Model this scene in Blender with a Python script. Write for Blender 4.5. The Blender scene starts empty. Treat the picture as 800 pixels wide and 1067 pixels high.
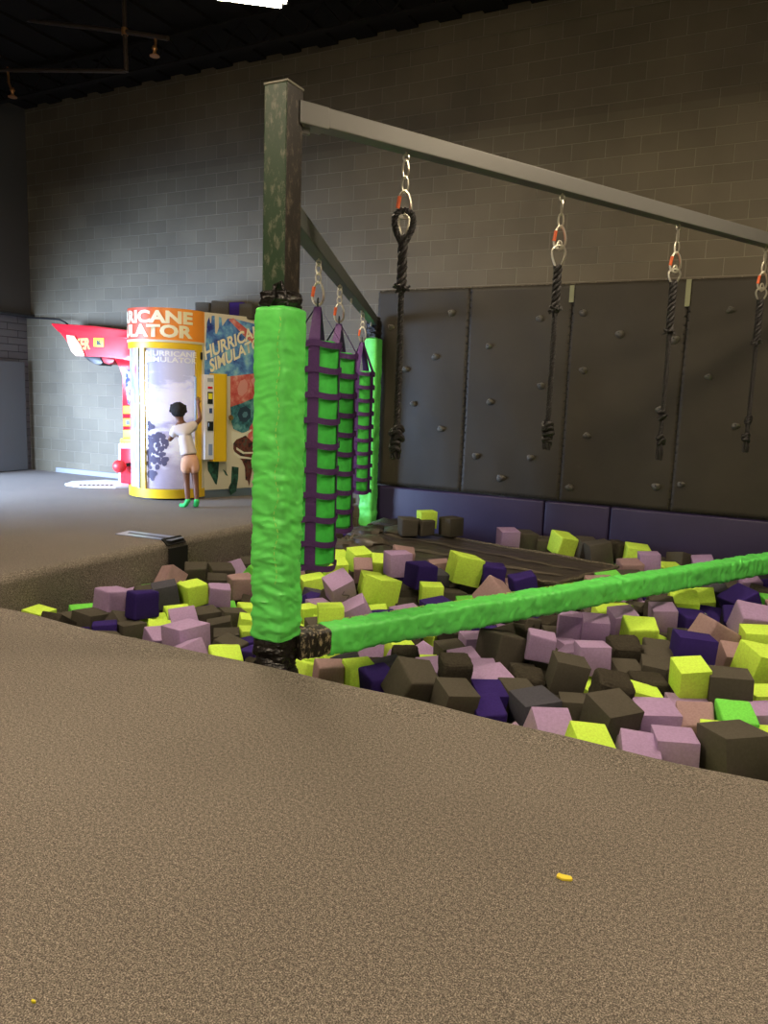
import bpy, bmesh, math, random
from math import sin, cos, pi, radians, hypot, atan2, sqrt
from mathutils import Vector, Matrix, noise
random.seed(11)
SC = bpy.context.scene
COL = SC.collection

# ------------------------------------------------------------------ camera
FPX, PITCH, ROLL, YAW, CAMH = 800.0, radians(8.3), radians(2.0), radians(27.3), 1.5
fw = Vector((-sin(YAW)*cos(PITCH), cos(YAW)*cos(PITCH), -sin(PITCH)))
r0 = Vector((cos(YAW), sin(YAW), 0)); u0 = r0.cross(fw)
rt = r0*cos(ROLL) + u0*sin(ROLL); up = u0*cos(ROLL) - r0*sin(ROLL)
cd = bpy.data.cameras.new('camera'); cam = bpy.data.objects.new('camera', cd); COL.objects.link(cam)
m = Matrix((rt, up, -fw)).transposed().to_4x4(); m.translation = (0, 0, CAMH); cam.matrix_world = m
cd.sensor_fit = 'VERTICAL'; cd.sensor_height = 36.0; cd.lens = FPX/1067*36.0
cd.clip_start = 0.05; cd.clip_end = 100
SC.camera = cam
CP = Vector((0, 0, CAMH))
# measuring helpers: where the sight line through a photo point meets a real plane
def ray(x, y): return fw + rt*((x-400)/FPX) - up*((y-533.5)/FPX)
def onz(x, y, z=0.0):
    d = ray(x, y); return CP + d*((z-CAMH)/d.z)
def ony(x, y, Y):
    d = ray(x, y); return CP + d*(Y/d.y)
def onplane(x, y, p0, n):
    d = ray(x, y); return CP + d*((p0-CP).dot(n)/d.dot(n))

# ------------------------------------------------------------------ world, light, exposure
w = bpy.data.worlds.new('world'); SC.world = w; w.use_nodes = True
w.node_tree.nodes['Background'].inputs[0].default_value = (0.75, 0.85, 1.0, 1)
w.node_tree.nodes['Background'].inputs[1].default_value = 0.06
SC.view_settings.view_transform = 'Standard'
SC.view_settings.look = 'None'
SC.view_settings.exposure = 0.0
SC.view_settings.gamma = 1.0
SC.view_settings.use_curve_mapping = False
def area(name, loc, target, sx, sy, power, color, spread=180):
    l = bpy.data.lights.new(name, 'AREA'); l.shape = 'RECTANGLE'; l.size = sx; l.size_y = sy
    l.energy = power; l.color = color; l.spread = radians(spread)
    o = bpy.data.objects.new(name, l); COL.objects.link(o); o.location = loc
    o.rotation_euler = (Vector(target)-Vector(loc)).to_track_quat('-Z', 'Y').to_euler()
    o.visible_camera = False if False else True
    return o
WARM = (1.0, 0.86, 0.66)
# daylight through the wide shop window in the left wall (out of frame, behind the arcade machines)
area('daylight_left_window', (-12.28, 3.7, 1.30), (-10.3, 8.7, 0.2), 4.6, 2.0, 760, (0.50, 0.67, 1.0), 84)
# added warm ambient fill from behind the camera, an unseen source
area('front_fill_light', (-1.0, -4.4, 2.0), (-1.5, 5, 0.6), 8.0, 2.6, 60, (1.0, 0.88, 0.70))
LAMP_E = 78.0
LAMPS = [(-4.645, 5.54, 39), (0.9, 5.5, 39), (-4.2, 0.6, 39), (1.0, 0.4, 39)]

# ------------------------------------------------------------------ materials
def mat(name, col, rough=0.8, metal=0.0, spec=0.5, emit=None, estr=0.0):
    m = bpy.data.materials.new(name); m.use_nodes = True
    b = m.node_tree.nodes['Principled BSDF']
    b.inputs['Base Color'].default_value = (*col, 1); b.inputs['Roughness'].default_value = rough
    b.inputs['Metallic'].default_value = metal; b.inputs['Specular IOR Level'].default_value = spec
    if emit: b.inputs['Emission Color'].default_value = (*emit, 1); b.inputs['Emission Strength'].default_value = estr
    return m
def s2l(r, g, b):
    f = lambda c: (c/255/12.92) if c <= 10 else ((c/255+0.055)/1.055)**2.4
    return (f(r), f(g), f(b))
class NT:
    def __init__(s, m): s.m = m; s.t = m.node_tree; s.b = s.t.nodes['Principled BSDF']
    def n(s, typ, **kw):
        nd = s.t.nodes.new(typ)
        for k, v in kw.items():
            if k in nd.inputs: nd.inputs[k].default_value = v
            else: setattr(nd, k, v)
        return nd
    def l(s, a, ai, b, bi): s.t.links.new(a.outputs[ai], b.inputs[bi])
    def coord(s, scale=(1, 1, 1), kind='Object'):
        tc = s.n('ShaderNodeTexCoord'); mp = s.n('ShaderNodeMapping'); mp.inputs['Scale'].default_value = scale
        s.l(tc, kind, mp, 'Vector'); return mp
    def noise(s, vec, scale, detail=2.0, rough=0.5):
        n = s.n('ShaderNodeTexNoise'); n.inputs['Scale'].default_value = scale; n.inputs['Detail'].default_value = detail
        n.inputs['Roughness'].default_value = rough; s.l(vec, 0, n, 'Vector'); return n
    def ramp(s, src, stops, out='Fac'):
        r = s.n('ShaderNodeValToRGB'); e = r.color_ramp.elements
        while len(e) < len(stops): e.new(0.5)
        for i, (p, c) in enumerate(stops): e[i].position = p; e[i].color = (*c, 1)
        s.l(src, out, r, 'Fac'); return r
    def mix(s, a, b, fac, mode='MIX', f=0.5):
        x = s.n('ShaderNodeMix'); x.data_type = 'RGBA'; x.blend_type = mode
        x.inputs[0].default_value = f
        if fac is not None: s.t.links.new(fac, x.inputs[0])
        for src, idx in ((a, 6), (b, 7)):
            if isinstance(src, tuple): x.inputs[idx].default_value = (*src, 1)
            else: s.t.links.new(src, x.inputs[idx])
        return x.outputs[2]
    def base(s, out): s.t.links.new(out, s.b.inputs['Base Color'])
    def bump(s, out, strength, dist=0.01):
        b = s.n('ShaderNodeBump'); b.inputs['Strength'].default_value = strength; b.inputs['Distance'].default_value = dist
        s.t.links.new(out, b.inputs['Height'])
        s.t.links.new(b.outputs['Normal'], s.b.inputs['Normal']); return b

def speckle_mat(name, c1, c2, c3):
    m = mat(name, c2, 0.8, spec=0.3); t = NT(m); v = t.coord()
    m.node_tree.nodes['Principled BSDF'].inputs['Sheen Weight'].default_value = .04
    a = t.noise(v, 230, 2, .6); b = t.noise(v, 75, 2, .6); c = t.noise(v, 0.9, 3)
    r = t.ramp(a, [(0.36, c1), (0.5, c2), (0.64, c3)])
    r2 = t.ramp(b, [(0.35, (.62, .62, .62)), (0.65, (1.25, 1.25, 1.25))])
    r3 = t.ramp(c, [(0.3, (.88, .87, .86)), (0.7, (1.08, 1.08, 1.08))])
    o = t.mix(r.outputs[0], r2.outputs[0], None, 'MULTIPLY', 1.0)
    o = t.mix(o, r3.outputs[0], None, 'MULTIPLY', 1.0)
    t.base(o); t.bump(a.outputs['Fac'], .5, .006); return m
M = {}
M['carpet'] = speckle_mat('speckled_carpet', (.062, .051, .040), (.170, .146, .120), (.39, .345, .29))
def block_mat(name, cdark, clight, bw, bh, mortar, msize=.012, hi=None):
    m = mat(name, cdark, 0.62, spec=.45); t = NT(m)
    tc = t.n('ShaderNodeTexCoord'); sp = t.n('ShaderNodeSeparateXYZ'); t.l(tc, 'Object', sp, 0)
    ad = t.n('ShaderNodeMath', operation='ADD'); t.l(sp, 'X', ad, 0); t.l(sp, 'Y', ad, 1)
    cb = t.n('ShaderNodeCombineXYZ'); t.l(ad, 0, cb, 'X'); t.l(sp, 'Z', cb, 'Y')
    br = t.n('ShaderNodeTexBrick'); t.l(cb, 0, br, 'Vector')
    br.inputs['Scale'].default_value = 1; br.inputs['Brick Width'].default_value = bw; br.inputs['Row Height'].default_value = bh
    br.inputs['Mortar Size'].default_value = msize/2*1.0; br.inputs['Mortar Smooth'].default_value = .25; br.inputs['Bias'].default_value = -.2
    br.inputs['Color1'].default_value = (*cdark, 1); br.inputs['Color2'].default_value = (*clight, 1); br.inputs['Mortar'].default_value = (*mortar, 1)
    v = t.coord(); n = t.noise(v, 1.1, 4); r = t.ramp(n, [(.3, (.78, .78, .78)), (.7, (1.12, 1.12, 1.12))])
    o = t.mix(br.outputs['Color'], r.outputs[0], None, 'MULTIPLY', 1.0)
    if hi:   # lamp housing's light cutoff put into the colour: darker above one course
        gt = t.n('ShaderNodeMath', operation='GREATER_THAN'); t.l(sp, 'Z', gt, 0); gt.inputs[1].default_value = hi[0]
        o2 = t.mix(o, hi[1], None, 'MULTIPLY', 1.0); o = t.mix(o, o2, gt.outputs[0])
    t.base(o)
    f = t.noise(v, 60, 3)
    mm = t.n('ShaderNodeMath', operation='MULTIPLY_ADD'); t.l(f, 'Fac', mm, 0); mm.inputs[1].default_value = .12
    inv = t.n('ShaderNodeMath', operation='SUBTRACT'); inv.inputs[0].default_value = 1; t.l(br, 'Fac', inv, 1); t.l(inv, 0, mm, 2)
    t.bump(mm.outputs[0], .9, .012); return m
M['block'] = block_mat('painted_block', (.116, .098, .062), (.143, .121, .078), .4, .2, (.22, .19, .135), hi=(4.9, (.82, .80, .80)))  # mortar lightened in colour for joints that catch the light
M['small_brick'] = block_mat('painted_brick', (.10, .10, .11), (.12, .12, .13), .42, .125, (.02, .02, .022))
M['dark_plaster'] = mat('dark_plaster', (.055, .054, .052), .8)
M['ceiling'] = mat('black_ceiling', (.006, .005, .0045), .9, spec=.2)
def foam_mat(name, c, wear=0.0):
    m = mat(name, c, .93, spec=.12); t = NT(m); v = t.coord(kind='Generated' if False else 'Object')
    inf = t.n('ShaderNodeObjectInfo')
    ad = t.n('ShaderNodeVectorMath', operation='ADD'); t.l(v, 0, ad, 0); t.l(inf, 'Location', ad, 1)
    a = t.noise(ad, 120, 3, .7); b = t.noise(ad, 14, 3, .6)
    k = 1-wear
    r = t.ramp(b, [(.35, (.90*k, .90*k, .90*k)), (.65, (1.05, 1.05, 1.05))])
    r2 = t.ramp(a, [(.35, (.92-wear, .92-wear, .92-wear)), (.6, (1.03, 1.03, 1.03))])
    o = t.mix(r.outputs[0], r2.outputs[0], None, 'MULTIPLY', 1.0); o = t.mix(o, tuple(c), None, 'MULTIPLY', 1.0)
    t.base(o); t.bump(a.outputs['Fac'], .22+wear, .004); return m
FOAM = {'L': foam_mat('foam_lime', (.64, .94, .11)), 'G': foam_mat('foam_mint', (.20, .76, .10)),
        'P': foam_mat('foam_purple', (.040, .022, .155)), 'K': foam_mat('foam_lilac', (.42, .29, .50)),
        'D': foam_mat('foam_dusty_pink', (.36, .24, .245)), 'B': foam_mat('foam_brown_grey', (.090, .081, .064)),
        'S': foam_mat('foam_slate', (.075, .075, .095)), 'C': foam_mat('foam_charcoal', (.062, .054, .040), .25)}
def vinyl(name, c, rough=.38, nscale=7, bump=.25, spec=.5):
    m = mat(name, c, rough, spec=spec); t = NT(m); v = t.coord()
    n = t.noise(v, nscale, 4, .55); r = t.ramp(n, [(.3, tuple(x*.86 for x in c)), (.7, tuple(min(1, x*1.08) for x in c))])
    t.base(r.outputs[0]); t.bump(n.outputs['Fac'], bump, .02); return m
M['green_vinyl'] = vinyl('green_vinyl', (.15, .84, .14), .42, 9, .22)
M['green_canvas'] = vinyl('green_canvas', (.06, .62, .075), .6, 20, .2)
M['purple_web'] = vinyl('purple_webbing', (.075, .020, .135), .7, 60, .3)
M['black_pad'] = vinyl('black_wall_vinyl', (.040, .034, .023), .52, 2.2, .5, .32)
M['purple_pad'] = vinyl('purple_wall_vinyl', (.026, .017, .060), .5, 2.5, .2)
M['mat_vinyl'] = vinyl('dark_mat_vinyl', (.060, .050, .040), .34, 5, .8)
M['mat_edge'] = speckle_mat('frayed_mesh_edge', (.02, .017, .013), (.10, .08, .055), (.30, .26, .18))
M['tape'] = vinyl('black_tape', (.012, .010, .009), .22, 30, .7)
M['steel'] = mat('grey_painted_steel', (.19, .19, .18), .45, .35)
M['steel_blue'] = mat('blue_grey_painted_steel', (.105, .120, .115), .5, .3)
M['galv'] = mat('zinc_plated_steel', (.72, .69, .58), .28, .9)
M['orange'] = mat('orange_gate', (.75, .13, .03), .4)
M['rope'] = vinyl('black_rope', (.016, .014, .014), .5, 90, .4)
M['hold'] = vinyl('grey_climbing_hold', (.14, .13, .105), .5, 30, .5)
M['stitch'] = mat('stitching', (.006, .006, .005), .8)
M['lime_thread'] = mat('yellow_thread', (.55, .75, .12), .7)
M['patch_tape'] = mat('olive_tape', (.26, .27, .15), .5)
M['velcro'] = mat('black_velcro', (.008, .008, .008), .95)
M['pipe'] = mat('dark_pipe', (.06, .045, .035), .4, .4)
M['brass'] = mat('brass', (.45, .22, .09), .4, .8)
M['black'] = mat('black_plastic', (.012, .012, .014), .4)
M['white'] = mat('white_plastic', (.75, .75, .78), .4)
M['red'] = mat('glossy_red', (.62, .012, .022), .22)
M['yellow'] = mat('yellow_paint', (.78, .50, .015), .35)
M['yellow_label'] = mat('yellow_label', (.85, .75, .02), .5)
M['cream'] = mat('cream_print', (.66, .60, .44), .4)
M['aluminium'] = mat('hatch_aluminium', (.30, .34, .42), .35, .8)
M['letter'] = mat('cream_lettering', (.86, .80, .55), .5)
M['letter_white'] = mat('white_lettering', (.9, .9, .92), .5)
# post paint: scuffed dark green with pale chips
def scuffed(name, c, chip, scale=14, lo=.60, hi=.68):
    m = mat(name, c, .45); t = NT(m); v = t.coord((1, 1, .45)); n = t.noise(v, scale, 6, .75)
    r = t.ramp(n, [(lo, c), (hi, chip)]); t.base(r.outputs[0]); t.bump(n.outputs['Fac'], .3, .005); return m
M['post_paint'] = scuffed('scuffed_green_black_wrap', (.014, .044, .014), (.13, .14, .09), 30, .52, .64)
M['post_black'] = scuffed('scuffed_black_wrap', (.018, .014, .010), (.12, .10, .07), 26, .52, .64)
M['tape_worn'] = scuffed('worn_black_tape', (.014, .011, .009), (.42, .34, .22), 34, .52, .60)

# ------------------------------------------------------------------ object helpers
def tag(o, label=None, cat=None, group=None, kind=None):
    for k, v in (('label', label), ('category', cat), ('group', group), ('kind', kind)):
        if v: o[k] = v
    return o
def empty(name, loc=(0, 0, 0), label=None, cat=None, group=None, rotz=0):
    o = bpy.data.objects.new(name, None); COL.objects.link(o); o.location = loc; o.rotation_euler = (0, 0, rotz)
    o.empty_display_size = .1; tag(o, label, cat, group); return o
def link(name, me, m, parent=None, smooth=False, world=True):
    o = bpy.data.objects.new(name, me); COL.objects.link(o)
    if m is not None:
        for mm in (m if isinstance(m, (list, tuple)) else [m]): me.materials.append(mm)
    if smooth:
        for p in me.polygons: p.use_smooth = True
    if parent is not None:
        o.parent = parent
        if world:   # geometry was given in world coordinates
            o.matrix_parent_inverse = (Matrix.Translation(parent.location) @ parent.rotation_euler.to_matrix().to_4x4()).inverted()
    return o
def recenter(o):
    """move a top-level mesh's origin to the middle of its foot"""
    vs = [v.co for v in o.data.vertices]
    c = Vector(((min(v.x for v in vs)+max(v.x for v in vs))/2, (min(v.y for v in vs)+max(v.y for v in vs))/2, min(v.z for v in vs)))
    o.data.transform(Matrix.Translation(-c)); o.location = c; return o
class B:
    """collects shapes; build() links them as ONE mesh object"""
    def __init__(s): s.bm = bmesh.new()
    def face(s, vs, mi=0):
        try: f = s.bm.faces.new(vs); f.material_index = mi; return f
        except ValueError: return None
    def box(s, c, size, R=None, bevel=0.0, mi=0, seg=2):
        R = R or Matrix.Identity(3); c = Vector(c)
        vs = []
        for x in (-.5, .5):
            for y in (-.5, .5):
                for z in (-.5, .5): vs.append(s.bm.verts.new(c + R @ Vector((x*size[0], y*size[1], z*size[2]))))
        fs = [s.face([vs[i] for i in q], mi) for q in ((0, 1, 3, 2), (4, 6, 7, 5), (0, 4, 5, 1), (2, 3, 7, 6), (0, 2, 6, 4), (1, 5, 7, 3))]
        if bevel > 0:
            es = list({e for f in fs for e in f.edges})
            r = bmesh.ops.bevel(s.bm, geom=es, offset=bevel, segments=seg, affect='EDGES', profile=.5)
            for f in r['faces']: f.material_index = mi
        return s
    def tube(s, pts, rad, n=8, mi=0, closed=False, cap=True, sq=False, twist=None):
        pts = [Vector(p) for p in pts]; N = len(pts); rings = []
        prev = None
        for i, p in enumerate(pts):
            if closed: t = (pts[(i+1) % N]-pts[i-1]).normalized()
            else: t = (pts[min(i+1, N-1)]-pts[max(i-1, 0)]).normalized()
            if prev is None:
                a = Vector((0, 0, 1)) if abs(t.z) < .9 else Vector((1, 0, 0)); u = t.cross(a).normalized()
            else: u = (prev - t*prev.dot(t)).normalized()
            prev = u; v = t.cross(u); r = rad[i] if isinstance(rad, (list, tuple)) else rad
            rings.append([s.bm.verts.new(p + (u*cos(2*pi*k/n)+v*sin(2*pi*k/n))*r) for k in range(n)])
        for i in range(N if closed else N-1):
            a, b = rings[i], rings[(i+1) % N]
            for k in range(n): s.face([a[k], a[(k+1) % n], b[(k+1) % n], b[k]], mi)
        if cap and not closed: s.face(rings[0][::-1], mi); s.face(rings[-1], mi)
        return s
    def prism(s, poly, d, mi=0, bevel=0.0):
        """poly: world points of one face; d: extrusion vector"""
        a = [s.bm.verts.new(Vector(p)) for p in poly]; b = [s.bm.verts.new(Vector(p)+Vector(d)) for p in poly]; n = len(a)
        fs = [s.face(a[::-1], mi), s.face(b, mi)] + [s.face([a[i], a[(i+1) % n], b[(i+1) % n], b[i]], mi) for i in range(n)]
        if bevel > 0:
            es = list({e for f in fs if f for e in f.edges})
            bmesh.ops.bevel(s.bm, geom=es, offset=bevel, segments=2, affect='EDGES', profile=.5)
        return s
    def lathe(s, prof, c, n=20, mi=0, axis=None):
        R = (axis.to_track_quat('Z', 'Y').to_matrix() if axis is not None else Matrix.Identity(3)); c = Vector(c); rings = []
        for r, z in prof:
            rings.append([s.bm.verts.new(c + R @ Vector((max(r, 1e-4)*cos(2*pi*k/n), max(r, 1e-4)*sin(2*pi*k/n), z))) for k in range(n)])
        for i in range(len(rings)-1):
            for k in range(n): s.face([rings[i][k], rings[i][(k+1) % n], rings[i+1][(k+1) % n], rings[i+1][k]], mi)
        s.face(rings[0][::-1], mi); s.face(rings[-1], mi); return s
    def grid(s, f, nu, nv, mi=0, closed_u=False):
        g = [[s.bm.verts.new(Vector(f(i/nu, j/nv))) for j in range(nv+1)] for i in range(nu+(0 if closed_u else 1))]
        for i in range(nu):
            a = g[i]; b = g[(i+1) % len(g)]
            for j in range(nv): s.face([a[j], b[j], b[j+1], a[j+1]], mi)
        return g
    def build(s, name, m, parent=None, smooth=False, world=True):
        bmesh.ops.recalc_face_normals(s.bm, faces=s.bm.faces[:])
        me = bpy.data.meshes.new(name); s.bm.to_mesh(me); s.bm.free()
        o = link(name, me, m, parent, smooth, world)
        if smooth:
            try: me.set_sharp_from_angle(angle=radians(42))
            except Exception: pass
        return o
def textmesh(body, size=1.0, bold=.045, extrude=.0):
    cu = bpy.data.curves.new('t', 'FONT'); cu.body = body; cu.size = size; cu.offset = bold; cu.extrude = extrude; cu.resolution_u = 3
    o = bpy.data.objects.new('t', cu); COL.objects.link(o)
    dg = bpy.context.evaluated_depsgraph_get(); me = bpy.data.meshes.new_from_object(o.evaluated_get(dg))
    bpy.data.objects.remove(o); xs = [v.co.x for v in me.vertices]; ys = [v.co.y for v in me.vertices]
    me.transform(Matrix.Translation((-min(xs), -min(ys), 0)) ); me.transform(Matrix.Diagonal((1/(max(xs)-min(xs)), 1/(max(ys)-min(ys)), 1, 1)))
    return me     # glyphs scaled into the unit square
def lettering(name, bodies, fmap, m, parent, cuts=14, bold=.045):
    """bodies: (text, u0, u1, v0, v1); fmap(u, v) -> world point on the carrying surface"""
    bm = bmesh.new()
    for body, u0_, u1_, v0_, v1_ in bodies:
        me = textmesh(body, bold=bold); b2 = bmesh.new(); b2.from_mesh(me)
        for k in range(1, cuts):
            bmesh.ops.bisect_plane(b2, geom=b2.verts[:]+b2.edges[:]+b2.faces[:], plane_co=(k/cuts, 0, 0), plane_no=(1, 0, 0))
        for v in b2.verts: v.co = fmap(u0_+(u1_-u0_)*v.co.x, v0_+(v1_-v0_)*v.co.y)
        mm = bpy.data.meshes.new('x'); b2.to_mesh(mm); b2.free(); bm.from_mesh(mm); bpy.data.meshes.remove(mm); bpy.data.meshes.remove(me)
    me = bpy.data.meshes.new(name); bm.to_mesh(me); bm.free()
    return link(name, me, m, parent)
def nz(x, y, z, s=1.0): return noise.noise(Vector((x*s, y*s, z*s)))
# ================================================================== THE ROOM
WY, LX, CZ = 9.6, -12.35, 6.3        # long wall, left wall, ceiling height
EX, EY, PZ = -5.45, 3.45, -0.85      # pit edges and pit bottom
XR, YB = 7.0, -4.6
def struct(name, b, m, smooth=False):
    o = b.build(name, m, None, smooth); o['kind'] = 'structure'; return o
# floor: carpet slab with a pit, rounded carpeted lip on both pit edges
b = B(); RL = .085
def lipprof(t):      # t 0..1 -> (in, z) round then down
    prof = [(-.35, 0)] + [(-RL+RL*sin(a), -RL+RL*cos(a)) for a in [radians(k) for k in range(0, 91, 15)]] + [(0, -.35), (0, PZ-.05)]
    return prof
LP = lipprof(0)
def edgewave(x): return EY + .012*sin(x*2.3) + .014*nz(x, 3, 0, 1.3) + (-.05*max(0, (-2.3-x))/2.2)
xs = [EX-.0 + (XR-EX)*i/120 for i in range(121)]
g = [[b.bm.verts.new((x, edgewave(x)+p[0], p[1]+(.012*nz(x, 7, 0, 1.7) if -.3 < p[1] < .01 and p[0] > -.3 else 0))) for p in LP] for x in xs]
for i in range(120):
    for j in range(len(LP)-1): b.face([g[i][j], g[i+1][j], g[i+1][j+1], g[i][j+1]])
ys = [EY-.6 + (WY+.1-EY+.6)*i/80 for i in range(81)]
g2 = [[b.bm.verts.new((EX+p[0]+.012*sin(y*1.9)*(1 if p[0] > -.3 else 0), y, p[1]+.0)) for p in LP] for y in ys]
for i in range(80):
    for j in range(len(LP)-1): b.face([g2[i][j], g2[i][j+1], g2[i+1][j+1], g2[i+1][j]])
# flat carpet
row = [g[i][0] for i in range(121)]
near = [b.bm.verts.new((x, YB, 0)) for x in xs]
for i in range(120): b.face([near[i], near[i+1], row[i+1], row[i]])
def q(x0, y0, x1, y1, z=0): b.face([b.bm.verts.new(p) for p in ((x0, y0, z), (x1, y0, z), (x1, y1, z), (x0, y1, z))])
q(LX, YB, EX, EY-.6); q(LX, EY-.6, EX-.35, WY+.1); q(EX-.36, EY-.6, EX+.0, EY-.02)
q(EX-.1, EY-.1, XR, WY+.1, PZ)
struct('floor', b, M['carpet'], True)
b = B(); b.box(((LX+XR)/2, WY+.1, CZ/2-.45), (XR-LX+.4, .2, CZ+.9)); o = struct('wall_back', b, M['block'])
b = B(); b.box((XR+.1, (YB+WY)/2, CZ/2-.45), (.2, WY-YB+.6, CZ+.9)); struct('wall_right', b, M['block'])
b = B(); b.box(((LX+XR)/2, YB-.1, CZ/2+1.65), (XR-LX+.4, .2, CZ-3.3)); b.box((LX+3.2, YB-.1, 1.65), (6.4, .2, 3.3)); b.box((XR-2.2, YB-.1, 1.65), (4.4, .2, 3.3)); b.box(((LX+XR)/2, YB-.1, .25), (XR-LX, .2, .5))
struct('wall_front', b, M['block'])
# left wall: brick below, plain dark panelling above a ledge at 2.75 m, a wide window opening out of frame
b = B(); b.box((LX-.1, 8.75, 1.37), (.2, 2.2, 2.78)); b.box((LX-.1, -1.55, 1.37), (.2, 6.3, 2.78)); b.box((LX-.1, 4.6, .08), (.2, 6.1, .16)); b.box((LX-.1, 4.6, 2.65), (.2, 6.1, .22))
struct('wall_left', b, M['small_brick'])
b = B(); b.box((LX-.02, (YB+WY)/2, (CZ+2.76)/2), (.28, WY-YB, CZ-2.76)); struct('wall_left_upper', b, M['dark_plaster'])
b = B(); b.box((LX+.17, (YB+WY)/2, 2.775), (.10, WY-YB, .035)); struct('trim_1', b, M['black'])
b = B()
for y in (1.6, 3.6, 5.6, 7.6): b.box((LX-.05, y, 1.35), (.06, .06, 2.4))
struct('window_1', b, M['aluminium'])
b = B(); b.box((LX+.09, 8.86, .98), (.06, 1.16, 1.94), bevel=.01); struct('door_1', b, mat('grey_steel_door', (.115, .125, .14), .4, .2))
b = B(); b.box(((LX+EX)/2+.35, WY-.02, .045), (-(LX-EX)-.7, .04, .09), bevel=.01); struct('baseboard_back', b, mat('grey_baseboard', (.20, .21, .23), .6))
b = B(); b.box(((LX+XR)/2, (YB+WY)/2, CZ+.1), (XR-LX+.4, WY-YB+.4, .2))
for k in range(32):
    x = LX+.3+k*.6; b.box((x, (YB+WY)/2, CZ-.02), (.3, WY-YB, .04))
struct('ceiling', b, M['ceiling'])
for k, y in enumerate((-1.5, 2.0, 5.2, 8.4)):
    b = B(); b.box(((LX+XR)/2, y, CZ-.12), (XR-LX, .12, .02)); b.box(((LX+XR)/2, y, CZ-.45), (XR-LX, .1, .02))
    n = 32
    for i in range(n):
        x = LX+(XR-LX)*i/n; x2 = LX+(XR-LX)*(i+.5)/n; x3 = LX+(XR-LX)*(i+1)/n
        b.tube([(x, y, CZ-.45), (x2, y, CZ-.12), (x3, y, CZ-.45)], .012, 5)
    struct('trim_%d' % (k+2), b, M['ceiling'])

# ------------------------------------------------------------------ ceiling lamps
def lamp(x, y, rz, label, first=False):
    t = empty('ceiling_light', (x, y, 4.975), label, 'light', 'high bay ceiling lights', radians(rz))
    W = Matrix.Translation((x, y, 4.975)) @ Matrix.Rotation(radians(rz), 4, 'Z')
    def L(bb): bmesh.ops.transform(bb.bm, matrix=W, verts=bb.bm.verts[:]); return bb
    b = B(); b.box((0, 0, .10), (1.26, .66, .05), bevel=.01)
    for s in (-1, 1): b.box((0, s*.325, .07), (1.26, .012, .10)); b.box((s*.625, 0, .07), (.012, .64, .10))
    L(b).build('housing', M['white'], t)
    b = B(); b.box((0, 0, .0), (1.16, .56, .09), bevel=.01)
    em = mat('lamp_lens', (.9, .88, .8), .4, emit=(1.0, .81, .58), estr=LAMP_E)
    L(b).build('lens', em, t)
    for s in (-1, 1):
        b = B(); b.tube([(s*.5, 0, .12), (s*.5, 0, CZ-4.975)], .006, 6); L(b).build('hanging_rod', M['pipe'], t)
for i, (x, y, r) in enumerate(LAMPS):
    lamp(x, y, r, ['bright white rectangular ceiling light at the top edge of the picture', 'rectangular ceiling light above the right part of the foam pit', 'rectangular ceiling light above the near carpet, left', 'rectangular ceiling light above the near carpet, right', 'rectangular ceiling light near the left wall'][i])

# sprinkler pipes in the dark upper left
P = lambda x, y: ony(x, y, 7.5)
t = empty('sprinkler_pipe', P(130, 30), 'thin dark sprinkler pipes crossing the dark ceiling at upper left', 'pipe')
b = B(); b.tube([P(-60, 4), P(0, 16), P(45, 23), P(130, 33), P(175, 40)], .028, 10); b.build('main_pipe', M['pipe'], t, True)
b = B(); b.tube([P(-60, 71), P(0, 73), P(131, 74)], .025, 10); b.build('lower_pipe', M['pipe'], t, True)
b = B(); b.tube([P(128, -40), P(130, 30), P(131.5, 75)], .028, 10); b.build('drop_pipe', M['pipe'], t, True)
b = B(); c = P(130, 33); b.lathe([(.04, -.04), (.045, 0), (.04, .04)], c, 12); c = P(20, 18); b.lathe([(.035, -.035), (.04, 0), (.035, .035)], c, 12); b.build('coupling', M['brass'], t, True)
for pts_, q_ in (((P(162, 38), P(162, 48)), P(161, 56)), ((P(8, 70), P(9, 86), P(13, 96)), P(13, 99))):
    bb = B(); bb.tube(pts_, .015, 8); bb.lathe([(.02, .09), (.035, .06), (.02, .03), (.02, 0), (.06, -.02), (.06, -.03)], q_, 14); bb.build('sprinkler_drop', M['brass'], t, True)

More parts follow.
